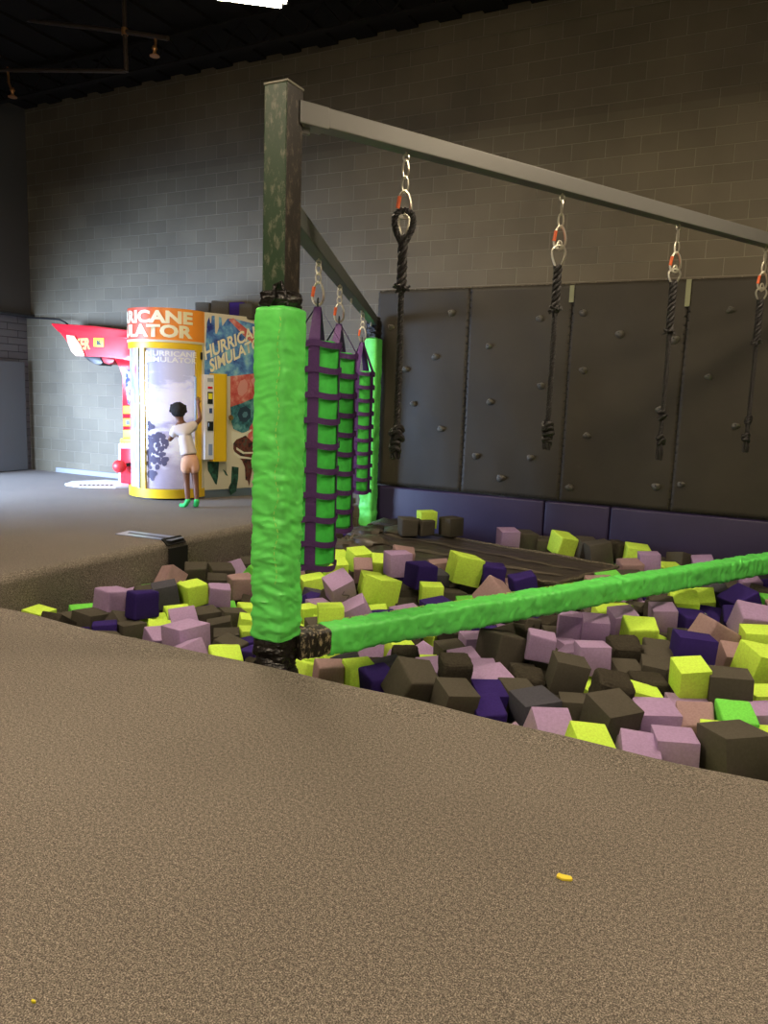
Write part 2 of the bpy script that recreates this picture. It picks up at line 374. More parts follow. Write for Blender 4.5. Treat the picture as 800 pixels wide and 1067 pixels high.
# ================================================================== CLIMBING WALL PADS
PY = 9.50
seams = [-5.11, -3.77, -2.445, -1.125, .20, 1.52]
ZT, ZB = 2.965, .33
HOLDS = [(470,326),(407,341),(453,372),(422,385),(430,421),(459,447),(409,475),(509,361),(562,332),(607,326),(645,348),(563,402),(607,386),(510,419),(495,475),(552,477),(521,498),(611,454),(593,508),(687,427),(702,354),(683,507),(709,505),(761,323),(738,393),(766,444)]
PLAB = ['leftmost black vinyl climbing pad, beside the far green post', 'second black vinyl climbing pad, under the first hanging rope', 'third black vinyl climbing pad, wide one behind the middle ropes', 'fourth black vinyl climbing pad, at the right picture edge', 'black vinyl climbing pad beyond the right picture edge']
for k in range(5):
    x0, x1 = seams[k]+.0015, seams[k+1]-.0015
    t = empty('climbing_pad', ((x0+x1)/2, PY+.05, ZB), PLAB[k], 'wall pad', 'black pads of the climbing wall')
    b = B(); nu, nv = 28, 48
    def surf(u, v):
        x = x0+(x1-x0)*u; z = ZB+(ZT-ZB)*v
        e = min(u, 1-u)*(x1-x0); ez = min(v, 1-v)*(ZT-ZB); d = .0
        r = .022
        for q_ in (e, ez):
            if q_ < r: d += r-sqrt(max(0, r*r-(r-q_)**2))
        y = PY + d*.8 - .016*nz(x, 0, z*.35, 1.6) - .010*nz(x*1.5+z*.8, 2, z*.5, 1.8)
        if e < .04: y += .006*sin(z*70)
        if ez < .04: z += .006*sin(x*80)
        return (x, y, z)
    g = b.grid(surf, nu*2, nv*2)
    back = [b.bm.verts.new(p) for p in ((x0, WY-.005, ZB), (x1, WY-.005, ZB), (x1, WY-.005, ZT), (x0, WY-.005, ZT))]
    N = nu*2; Mv = nv*2
    b.face([g[i][0] for i in range(N+1)]+[back[1], back[0]]); b.face([g[i][Mv] for i in range(N, -1, -1)]+[back[3], back[2]])
    b.face([g[0][j] for j in range(Mv, -1, -1)]+[back[0], back[3]]); b.face([g[N][j] for j in range(Mv+1)]+[back[2], back[1]])
    b.build('vinyl_cover', M['black_pad'], t, True)
    if k > 0:     # lacing along the seam at this pad's left side
        b = B(); pts = []
        for i in range(120):
            z = ZB+.04+(ZT-ZB-.08)*i/119; pts.append((seams[k]+(.010 if i % 2 else -.010), PY+.012+(.004*(i % 2)), z))
        b.tube(pts, .0045, 5)
        for i in range(0, 52):
            z = ZB+.03+i*.05
            if z < ZT-.05: b.box((seams[k]+(.016 if i % 2 else -.018), PY+.004, z), (.022, .012, .018), bevel=.004, seg=1)
        b.build('lacing', M['stitch'], t)
    b = B()
    for i in range(int((x1-x0)/.04)): b.box((x0+.03+i*.04, PY+.008, ZB+.022), (.016, .01, .010), bevel=.002, seg=1)
    b.build('hem_stitching', M['stitch'], t)
    if k in (2, 3):
        b = B(); b.box((seams[k]-.01, PY-.004, ZT-.12-(.03*(k-2))), (.055, .012, .20+.1*(k-2)), bevel=.003); tp = b.build('tape_patch', M['patch_tape'], t); tp['label'] = 'olive tape patch at top of seam'
    for hx, hy in HOLDS:
        p = ony(hx, hy, PY-.01)
        if not (x0 <= p.x < x1): continue
        rr = random.Random(hx*7+hy); b = B(); s = .050*rr.uniform(.85, 1.15)
        def hs(u, v):
            a = 2*pi*u; q_ = v*pi/2
            rad = s*cos(q_)**.6*(1+.22*cos(a+1.2)+.12*cos(3*a+hx)+.1*nz(cos(a), sin(a), hx))
            zz = rad*sin(a)*.80 + (.020*sin(q_))*1.0
            return (p.x+rad*cos(a)*1.05, PY+.015-.062*sin(q_)*(1+.15*cos(a)), p.z+zz)
        g = b.grid(hs, 16, 7, closed_u=True); b.face([g[i][-1] for i in range(16)])
        h = b.build('climbing_hold', M['hold'], t, True)
        bb = B(); bb.lathe([(.008, 0), (.008, .006)], (p.x, PY-.052, p.z+.014), 8, axis=Vector((0, -1, 0))); bb.build('bolt', M['black'], h, world=True)
# purple pads below
pseams = [-5.2, -2.615, -1.80, .42, 1.7]
for k in range(4):
    x0, x1 = pseams[k]+.004, pseams[k+1]-.004
    b = B(); b.box(((x0+x1)/2, WY-.075, (ZB-.02+PZ)/2), (x1-x0, .12, ZB-.02-PZ), bevel=.025, seg=3)
    o = recenter(b.build('wall_pad', M['purple_pad'], None, True))
    tag(o, ['long dark purple wall pad behind the mat, leftmost', 'narrow dark purple wall pad between two black joints', 'dark purple wall pad behind the right end of the green beam', 'dark purple wall pad beyond the right picture edge'][k], 'wall pad', 'purple pads at the foot of the wall')

# black hook-tape patch and floor hatch on the platform edge
b = B()
for z0, z1 in ((-.33, -.02),):
    b.box((EX+.012, 5.94, (z0+z1)/2-.03), (.012, .28, z1-z0-.04), bevel=.003)
b.box((EX-.045, 5.94, -.012), (.10, .28, .012), Matrix.Rotation(radians(38), 3, 'Y'), bevel=.003)
tag(recenter(b.build('velcro_patch', M['velcro'])), 'black rectangular patch on the carpeted platform edge', 'patch')
b = B(); hp = [onz(120, 557), onz(134, 553.5), onz(192, 560.5), onz(178, 564)]
b.prism([(p.x, p.y, .001) for p in hp], (0, 0, .006)); ht = empty('floor_hatch', (hp[0].x, hp[0].y, 0), 'grey metal floor plate set in the platform carpet', 'floor plate')
b.build('plate', M['aluminium'], ht)
b = B(); c = sum(hp, Vector())/4; b.prism([(c.x+(p.x-c.x)*.8, c.y+(p.y-c.y)*.25, .007) for p in hp], (0, 0, .003)); b.build('slot', M['black'], ht)

# ================================================================== STEEL FRAME, POSTS, BEAMS
PX, PYY = -2.545, 3.60
post = empty('padded_post', (PX, PYY, PZ), 'tall square post at the pit corner, wrapped dark above, green padding below', 'post')
b = B(); b.box((PX, PYY, (3.125+PZ)/2), (.150, .150, 3.125-PZ), bevel=.008)
for f in b.bm.faces:
    if f.normal.x > .7 or (f.calc_center_median().x-PX) > .07: f.material_index = 1
st = b.build('steel_core', [M['post_paint'], M['post_black']], post)
b = B(); b.box((PX, PYY, 3.128), (.156, .156, .012), bevel=.003); b.build('top_cap', mat('worn_edge', (.22, .21, .16), .5), post)
def rsq(a, h, r):    # rounded-square outline
    a = a % (2*pi); c, s = cos(a), sin(a); n = 6.0
    return h/((abs(c)**n+abs(s)**n)**(1/n))
def padtube(name, p0, p1, h, m, parent, wr=.010, rotz=0, nu=64, nv=200, wf=26, endr=.02, crease=1.0, upv=Vector((0, 0, 1)), label=None):
    p0 = Vector(p0); p1 = Vector(p1); ax = (p1-p0); Ln = ax.length; ax.normalize()
    u_ = (Vector((1, 0, 0)) if abs(ax.z) > .9 else ax.cross(upv).normalized()); v_ = ax.cross(u_)
    b = B()
    def f(u, v):
        a = 2*pi*u+rotz; s = v*Ln
        r = rsq(a, h, 0)
        e = min(s, Ln-s); k = 1.0
        if e < endr: k = 1-.25*(1-e/endr)**2
        w_ = wr*(.25+.75*min(1, crease*(1-v)*1.5))
        d = w_*noise.noise(Vector((cos(a)*1.0, sin(a)*1.0, s*wf*.5))) - w_*1.1*abs(noise.noise(Vector((cos(a)*1.3+9, sin(a)*1.3, s*wf*.8+1.5*sin(a)))))**.8 - w_*.2*abs(noise.noise(Vector((cos(a)*2.6+9, sin(a)*2.6, s*wf*1.7-2.5*cos(a)))))**.8+w_*.5
        d += .006*noise.noise(Vector((cos(a)*.7, sin(a)*.7+5, s*2.2)))
        rr = (r+d)*k
        return p0+ax*s+u_*(rr*cos(a))+v_*(rr*sin(a))
    g = b.grid(f, nu, nv, closed_u=True); b.face([g[i][0] for i in range(nu)][::-1]); b.face([g[i][-1] for i in range(nu)])
    o = b.build(name, m, parent, True)
    if label: o['label'] = label
    return o
pad = padtube('green_padding', (PX, PYY, .095), (PX, PYY, 1.985), .114, M['green_vinyl'], post, wr=.015, wf=34, label='green vinyl padding')
b = B()  # seam stitching winding up the camera-facing corner
pts = []
for i in range(46):
    z = .45+i*.033 if i < 34 else .45+i*.033
    off = .012*sin(i*.9)+.010*nz(i*.31, 1, 2)
    pts.append((PX+.075+off, PYY-.122, z))
for i in range(0, len(pts)-1):
    a, c = Vector(pts[i]), Vector(pts[i+1]); b.tube([a, a.lerp(c, .6)], .0018, 4)
b.build('seam_stitching', M['lime_thread'], post)
padtube('top_tape', (PX, PYY, 1.975), (PX, PYY, 2.075), .092, M['tape'], post, wr=.014, wf=60, nv=30)
b = B(); b.tube([(PX-.02, PYY-.088, 1.985+.0), (PX+.03, PYY-.097, 2.03), (PX+.02, PYY-.09, 2.09), (PX+.06, PYY-.088, 2.11), (PX+.085, PYY-.07, 2.03), (PX+.085, PYY-.06, 1.985)], [.012, .014, .012, .010, .012, .012], 6); b.build('tape_flap', M['tape'], post, True)
padtube('foot_tape', (PX, PYY, -.30), (PX, PYY, .115), .100, M['tape'], post, wr=.022, wf=50, nv=60, crease=3)
# beams
AZ = Vector((.53-PX, 9.42-PYY, 0)); BL = AZ.length; AZ.normalize()
p_hi0 = Vector((PX, PYY, 3.015)) + AZ*.07; p_hi1 = Vector((PX, PYY, 3.015)) + AZ*BL
Rb = Matrix((AZ, Vector((0, 0, 1)).cross(AZ), Vector((0, 0, 1)))).transposed()
tb = empty('overhead_beam', (p_hi0.x, p_hi0.y, 2.93), 'long grey steel beam carrying the four hanging ropes', 'beam')
b = B(); b.box((p_hi0+p_hi1)/2, ((p_hi1-p_hi0).length, .105, .105), Rb, bevel=.006); b.build('square_tube', M['steel'], tb)
b = B(); b.box(p_hi0+AZ*.09+Vector((0, 0, -.005)), (.18, .118, .116), Rb, bevel=.006); b.box(p_hi0+AZ*.06+Vector((0, 0, -.075)), (.05, .03, .05), Rb, bevel=.004); b.build('end_sleeve', M['steel'], tb)
b = B(); b.box(p_hi1-AZ*.01, (.02, .24, .24), Rb, bevel=.004); b.build('wall_plate', M['steel'], tb)
# side beam to far post
FX, FY = -5.05, 9.30
A2 = Vector((FX-PX, FY-PYY, 0)); L2 = A2.length; A2.normalize(); R2 = Matrix((A2, Vector((0, 0, 1)).cross(A2), Vector((0, 0, 1)))).transposed()
s0 = Vector((PX, PYY, 2.54))+A2*.09; s1 = Vector((PX, PYY, 2.54))+A2*(L2-.05)
tb2 = empty('side_beam', (s0.x, s0.y, 2.49), 'dark grey steel beam running back from the tall post above the bags', 'beam')
b = B(); b.box((s0+s1)/2, ((s1-s0).length, .10, .115), R2, bevel=.006); b.build('square_tube', M['steel_blue'], tb2)
b = B(); b.box(s0+A2*.03+Vector((0, 0, 0)), (.10, .125, .15), R2, bevel=.02); b.build('end_sleeve', M['tape'], tb2)
b = B()
for fr in (.55, .72, .93): p = s0.lerp(s1, fr)+Vector((0, 0, -.06)); b.lathe([(.012, -.05), (.012, 0)], p, 8)
b.build('bolt', M['galv'], tb2)
# far post
fp = empty('padded_post', (FX, FY, PZ), 'far green padded post against the wall behind the bags', 'post')
b = B(); b.box((FX, FY, (2.60+PZ)/2), (.13, .13, 2.60-PZ), bevel=.008); b.build('steel_core', M['post_black'], fp)
padtube('green_padding', (FX, FY, -.25), (FX, FY, 2.32), .10, M['green_vinyl'], fp, wr=.014, wf=18, nv=120, label='green vinyl padding')
padtube('top_tape', (FX, FY, 2.30), (FX, FY, 2.56), .085, M['tape'], fp, wr=.02, wf=40, nv=30)
# lower green padded beam
q0 = Vector((PX, PYY, .035))+AZ*.12; q1 = Vector((PX, PYY, .035))+AZ*.32; q2 = Vector((PX, PYY, .045))+AZ*(BL-.02)
gb = empty('padded_beam', (q0.x, q0.y, -.06), 'long green padded beam running low across the foam pit', 'beam')
padtube('beam_padding', q1, q2, .088, M['green_vinyl'], gb, wr=.013, wf=40, nv=420, crease=9, label='wrinkled green vinyl padding')
padtube('taped_end', q0, q1+AZ*.03, .082, M['tape_worn'], gb, wr=.012, wf=60, nv=40, label='end wrapped in worn black tape')
b = B()
pts = [q1+AZ*(s*.05)+Vector((0, 0, .094+.003*nz(s, 1, 1)))+Rb @ Vector((0, .075, -.008)) for s in range(0, int((BL-.35)/.05))]
for i in range(len(pts)-1): b.tube([pts[i], pts[i].lerp(pts[i+1], .7)], .003, 4)
b.build('seam_stitching', M['lime_thread'], gb)

# ================================================================== HARDWARE, ROPES
def oval(c, rx, rz, rad, yawdir, b, n=20, pinch=0.0, mi=0):
    pts = []
    for k in range(n):
        a = 2*pi*k/n; w_ = rx*(1+pinch*sin(a)); pts.append(Vector(c)+yawdir*(w_*cos(a))+Vector((0, 0, rz*sin(a))))
    b.tube(pts, rad, 6, closed=True, mi=mi)
def hanger(t, x, y, ztop, side, kind=0, scale=1.0):
    """quick link, carabiner with orange gate, lower link; returns z of its lower end"""
    z = ztop; fr = Vector((-side.y, side.x, 0))
    b = B(); b.lathe([(.007, 0), (.007, .05)], (x, y, z-.02), 8); oval((x, y, z-.03), .016, .02, .006, side, b); b.build('eye_bolt', M['galv'], t, True)
    z -= .045*scale
    b = B(); oval((x, y, z-.05*scale), .018, .052*scale, .0065, fr if kind else side, b); b.build('chain_link', M['galv'], t, True)
    z -= .092*scale
    b = B(); oval((x, y, z-.045*scale), .018, .048*scale, .0065, side, b); b.build('chain_link', M['galv'], t, True)
    z -= .085*scale
    b = B(); oval((x, y, z-.075), .040, .080, .009, side, b, 24, pinch=-.25 if kind != 2 else .25)
    cb = b.build('carabiner', M['galv'], t, True)
    b = B(); b.tube([Vector((x, y, z-.03))-side*.030, Vector((x, y, z-.10))-side*.040], .0125, 8); gt = b.build('gate', M['orange'], cb, True); gt['label'] = 'orange carabiner gate'
    z -= .145
    return z
def twist_rope(name, path, rad, t, pitch=.05, strands=3):
    b = B(); path = [Vector(p) for p in path]
    ds = [0]
    for i in range(1, len(path)): ds.append(ds[-1]+(path[i]-path[i-1]).length)
    for s in range(strands):
        pts = []; n = max(6, int(ds[-1]/(pitch/8)))
        for k in range(n+1):
            d = ds[-1]*k/n; i = 0
            while i < len(ds)-2 and ds[i+1] < d: i += 1
            f = (d-ds[i])/max(1e-6, ds[i+1]-ds[i]); p = path[i].lerp(path[i+1], f); tn = (path[i+1]-path[i]).normalized()
            u = tn.cross(Vector((.3, 1, .1))).normalized(); v = tn.cross(u); a = 2*pi*(d/pitch+s/strands)
            pts.append(p+(u*cos(a)+v*sin(a))*rad*.58)
        b.tube(pts, rad*.50, 6)
    return b.build(name, M['rope'], t, True)
ROPES = [  # beam point x,y in photo; then photo heights of thimble bottom, splice end, knot top, end; kind
    (423, 157, 217, 303, 441, 478, 0, 'first rope from the left, hung nearest the tall post, ending in a fat knot'),
    (586, 206, 243, 325, 437, 469, 1, 'second hanging rope, its top looped in a large pear-shaped shackle'),
    (707, 237, 279, 347, 425, 480, 1, 'third hanging rope, over the seam, with two knots at the end'),
    (798, 262, 300, 358, 432, 472, 1, 'fourth hanging rope, at the right picture edge, with two small knots')]
side_v = r0.copy()
def zat(x, y, p):   # height where the sight line at row y passes the vertical through p
    return onplane(x, y, Vector((p.x, p.y, 0)), Vector((p.x, p.y, 0)).normalized()).z
for (bx, by, yt, ys_, yk, ye, kind, lab) in ROPES:
    pj = lambda P_: 400+FPX*((P_-CP).dot(rt))/((P_-CP).dot(fw))
    d = min((k*.005 for k in range(20, 1300)), key=lambda d_: abs(pj(Vector((PX, PYY, 2.96))+AZ*d_)-bx)); p = Vector((PX, PYY, 0))+AZ*d
    zb = 3.015-.0525
    t = empty('climbing_rope', (p.x, p.y, zb), 'black '+lab, 'rope', 'four ropes hanging from the grey beam')
    z = hanger(t, p.x, p.y, zb, side_v, kind)
    ztm = zat(bx, yt, p)
    za, zs, zk, ze = zat(bx-2, yt, p), zat(bx-6, ys_, p), zat(bx-8, yk, p), zat(bx-9, ye, p)
    if z < za-.02: za = z+.02
    # link down to the thimble, thimble eye and rope eye round it
    b = B(); oval((p.x, p.y, (z+.03+za-.01)/2), .015, abs(z+.04-za+.01)/2+.012, .008, side_v, b); b.build('shackle', M['galv'], t, True)
    eye = .15 if kind == 0 else (.17 if bx < 600 else .13)
    b = B(); oval((p.x, p.y, za-eye/2), .030 if kind == 0 else .042, eye/2, .0085, side_v, b, 24, pinch=.55); b.build('thimble', M['galv'], t, True)
    pts = []
    if kind == 0:
        for k in range(17):
            a = -pi/2+.35+(2*pi-.7)*k/16; w_ = .052*(1+.5*sin(a)); pts.append(Vector((p.x, p.y, za-eye/2-.005))+side_v*(w_*cos(a))+Vector((0, 0, (eye/2+.02)*sin(a))))
        twist_rope('rope_eye', pts, .021, t, .06)
    ztop = za-eye+.02 if kind == 0 else za-eye+.03
    twist_rope('spliced_rope', [(p.x, p.y, ztop), (p.x, p.y, zs)], .031, t, .12)
    b = B(); rr = random.Random(bx)
    for k in range(9):
        a = 2*pi*k/9; q_ = Vector((p.x, p.y, zs+.02)); dr = Vector((cos(a), sin(a), rr.uniform(-.7, .3))); b.tube([q_+dr*.015, q_+dr*.04, q_+dr*.052+Vector((0, 0, rr.uniform(-.012, .012)))], [.011, .010, .008], 6)
    b.build('frayed_strands', M['rope'], t, True)
    twist_rope('rope_strand', [(p.x, p.y, zs+.02), (p.x+.004, p.y, (zs+zk)/2), (p.x, p.y, ze+.03)], .019, t, .055)
    # knots: overlapping rope coils
    def knot(zc, s, seed):
        rr = random.Random(seed); b = B()
        for q_ in range(3):
            ax = Vector((rr.uniform(-.5, .5), rr.uniform(-.5, .5), 1)).normalized(); u = ax.cross(Vector((1, 0, 0))).normalized(); v = ax.cross(u)
            c = Vector((p.x+rr.uniform(-.01, .01), p.y+rr.uniform(-.01, .01), zc+(q_-1)*s*.55))
            pts = [c+(u*cos(2*pi*k/14)+v*sin(2*pi*k/14))*s*.62+ax*(.25*s*sin(4*pi*k/14)) for k in range(14)]
            b.tube(pts, s*.36, 7, closed=True)
        b.build('knot', M['rope'], t, True)
    hk = zk-ze
    if bx < 600:
        knot(zk-hk*.30, .050, bx); knot(zk-hk*.66, .040, bx+1)
    else:
        knot(zk-hk*.15, .036, bx); knot(zk-hk*.62, .040, bx+1)
    b = B()
    for k in range(5): a = 2*pi*k/5; b.tube([(p.x+.01*cos(a), p.y+.01*sin(a), ze+hk*.3), (p.x+.022*cos(a), p.y+.022*sin(a), ze+hk*.12), (p.x+.020*cos(a+.4), p.y+.02*sin(a+.4), ze)], [.013, .013, .010], 6)
    b.build('rope_tail', M['rope'], t, True)

# ================================================================== WEBBED BAGS
BAGS = [  # hang point image x, bag axis image x top, image y of carabiner, shoulder, bottom
    (332, 250, 289, 356, 588, 10, 'nearest green punching bag in purple webbing, beside the tall post'),
    (354, 292, 318, 368, 550, 10, 'middle green punching bag in purple webbing'),
    (378, 322, 343, 387, 512, 10, 'farthest green punching bag in purple webbing, before the far post')]
for bi, (bx, by, yc, ysh, ybt, nr, lab) in enumerate(BAGS):
    # point on the side beam below this photo column
    best = min(range(0, 1001), key=lambda k: abs((lambda P_: 400+FPX*((P_-CP).dot(rt))/((P_-CP).dot(fw)))(s0.lerp(s1, k/1000)+Vector((0, 0, -.1)))-bx))
    p = s0.lerp(s1, best/1000); p = Vector((p.x, p.y, 0)); zb = 2.54-.0575
    t = empty('punching_bag', (p.x, p.y, zb), lab, 'punching bag', 'webbed bags hanging from the side beam')
    zc = hanger(t, p.x, p.y, zb, side_v, 0, .75)
    zsh = zat(bx+2, ysh, p); zbt = zat(bx, ybt, p); zap = min(zc-.01, zat(bx, yc+13, p)+.02)
    b = B(); oval((p.x, p.y, (zc+.02+zap)/2), .016, abs(zc+.03-zap)/2+.012, .006, Vector((-side_v.y, side_v.x, 0)), b); b.build('rapid_link', M['black'], t, True)
    R = [.165, .158, .136][bi]
    def body(u, v):
        a = 2*pi*u; z = zbt+(zsh-zbt)*v; r = R*(1-.02*v)
        e = min(v, 1-v)*(zsh-zbt)
        if e < .03: r *= .80+.20*(e/.03)**.5
        r += .006*nz(cos(a)*1.5, sin(a)*1.5, z*6+bi*5)
        return (p.x+r*cos(a), p.y+r*sin(a), z)
    b = B(); g = b.grid(body, 32, 50, closed_u=True); b.face([g[i][0] for i in range(32)][::-1]); b.face([g[i][-1] for i in range(32)])
    b.build('bag_body', M['green_canvas'], t, True)
    # vertical straps gathering to the apex
    cam_a = atan2(-p.y, -p.x)   # direction to the viewer in plan
    straps = 4; offs = [-.12, -.20, -.42][bi]
    for k in range(straps):
        a = cam_a+offs+2*pi*k/straps; da = .19
        b = B()
        def st(u, v, a=a):
            if v < .8:
                z = zbt-.005+(zsh-zbt+.01)*(v/.8); r = R+.006
            else:
                f = (v-.8)/.2; z = zsh+.005+(zap-zsh-.02)*f; r = (R+.004)*(1-f)+.012*f
            w_ = (.040)*(1 if v < .8 else 1-.35*(v-.8)/.2)
            tang = Vector((-sin(a), cos(a), 0)); rad = Vector((cos(a), sin(a), 0))
            s_ = (u-.5)*2*w_
            rr_ = sqrt(max(1e-6, r*r-(s_*.9)**2)) if v < .8 else r
            return Vector((p.x, p.y, z))+rad*(rr_+.002*nz(z*9, a, 1))+tang*s_
        b.grid(st, 5, 90)
        b.build('vertical_strap', M['purple_web'], t, True)
    # horizontal webbing rings, sagging a little between the straps
    for k in range(nr):
        z = zbt+.02+(zsh-zbt-.035)*k/(nr-1)
        b = B()
        def rg(u, v):
            a = 2*pi*u; ph = ((a-cam_a-offs)/(2*pi/straps)) % 1.0; sag = sin(pi*ph)
            r = R+.010+.022*sag; return (p.x+r*cos(a), p.y+r*sin(a), z-.022*sag+(v-.5)*.044)
        b.grid(rg, 48, 3, closed_u=True); b.build('webbing_ring', M['purple_web'], t, True)

# ================================================================== MAT IN THE PIT
mt = empty('landing_mat', (-3.0, 7.5, -.30), 'dark crumpled crash mat with frayed edges lying on the foam', 'mat')
mc = [Vector((-4.28, 7.06, 0)), Vector((-4.60, 8.86, 0)), Vector((-1.42, 8.12, 0)), Vector((-1.75, 6.98, 0))]  # near-left, far-left, far-right, near-right
def bil(u, v): return (mc[0]*(1-u)+mc[3]*u)*(1-v)+(mc[1]*(1-u)+mc[2]*u)*v
def mtop(u, v, lift=0):
    p = bil(u, v); c = max(0, .28-u)/.28
    z = -.145+.03*sin(pi*v)*(1-u)*1.0
    z += .012*noise.noise(Vector((p.x*1.2, p.y*5, 0))) + c*(.10*noise.noise(Vector((p.x*3.5, p.y*4, 3)))+.04*noise.noise(Vector((p.x*9, p.y*8, 3))))
    z += .012*abs(noise.noise(Vector((p.x*.9+p.y*2.2, p.y*6, 8))))
    return Vector((p.x, p.y, z+lift))
b = B(); nu, nv = 90, 50
g = b.grid(lambda u, v: mtop(u, v), nu, nv)
gb_ = [[b.bm.verts.new(mtop(i/nu, j/nv)-Vector((0, 0, .17))) for j in (0, nv)] for i in range(nu+1)]
for i in range(nu):
    b.face([g[i][0], g[i+1][0], gb_[i+1][0], gb_[i][0]]); b.face([g[i][nv], gb_[i][1], gb_[i+1][1], g[i+1][nv]])
    b.face([gb_[i][0], gb_[i+1][0], gb_[i+1][1], gb_[i][1]])
b.face([g[0][j] for j in range(nv, -1, -1)]+[gb_[0][0], gb_[0][1]]); b.face([g[nu][j] for j in range(nv+1)]+[gb_[nu][1], gb_[nu][0]])
b.build('mat_body', M['mat_vinyl'], mt, True)
per = [(i/40, 0) for i in range(40)]+[(1, j/20) for j in range(20)]+[(1-i/40, 1) for i in range(40)]+[(0, 1-j/20) for j in range(20)]
b = B(); b.tube([mtop(u, v, .004)+Vector((0, 0, .008*nz(u*30, v*30, 1))) for u, v in per], [.020+.010*abs(nz(i*.7, 0, 0)) for i in range(len(per))], 6, closed=True)
b.build('frayed_border', M['mat_edge'], mt, True)
b = B()
for v in (.30, .62):
    b.grid(lambda s, w_: mtop(.06+.88*s, v+(w_-.5)*.06+.02*sin(s*5), .007+.004*sin(s*40)), 60, 2)
b.build('fabric_strip', vinyl('olive_strip', (.135, .115, .085), .4, 12, .5), mt, True)
b = B(); bl = [(.02, .05), (.10, .3), (.03, .55), (.14, .8), (.05, .95)]
for i, (u, v) in enumerate(bl):
    c = mtop(u, v, .03)
    def lump(s, w_):
        a = 2*pi*s; q_ = w_*pi; r = 1+.35*noise.noise(Vector((cos(a)*sin(q_)*2+i*3, sin(a)*sin(q_)*2, cos(q_)*2)))
        return c+Vector((.24*r*cos(a)*sin(q_), .17*r*sin(a)*sin(q_), .085*r*cos(q_)))
    b.grid(lump, 20, 10, closed_u=True)
b.build('crumpled_fabric', vinyl('crumpled_olive', (.085, .072, .055), .4, 10, .9), mt, True)
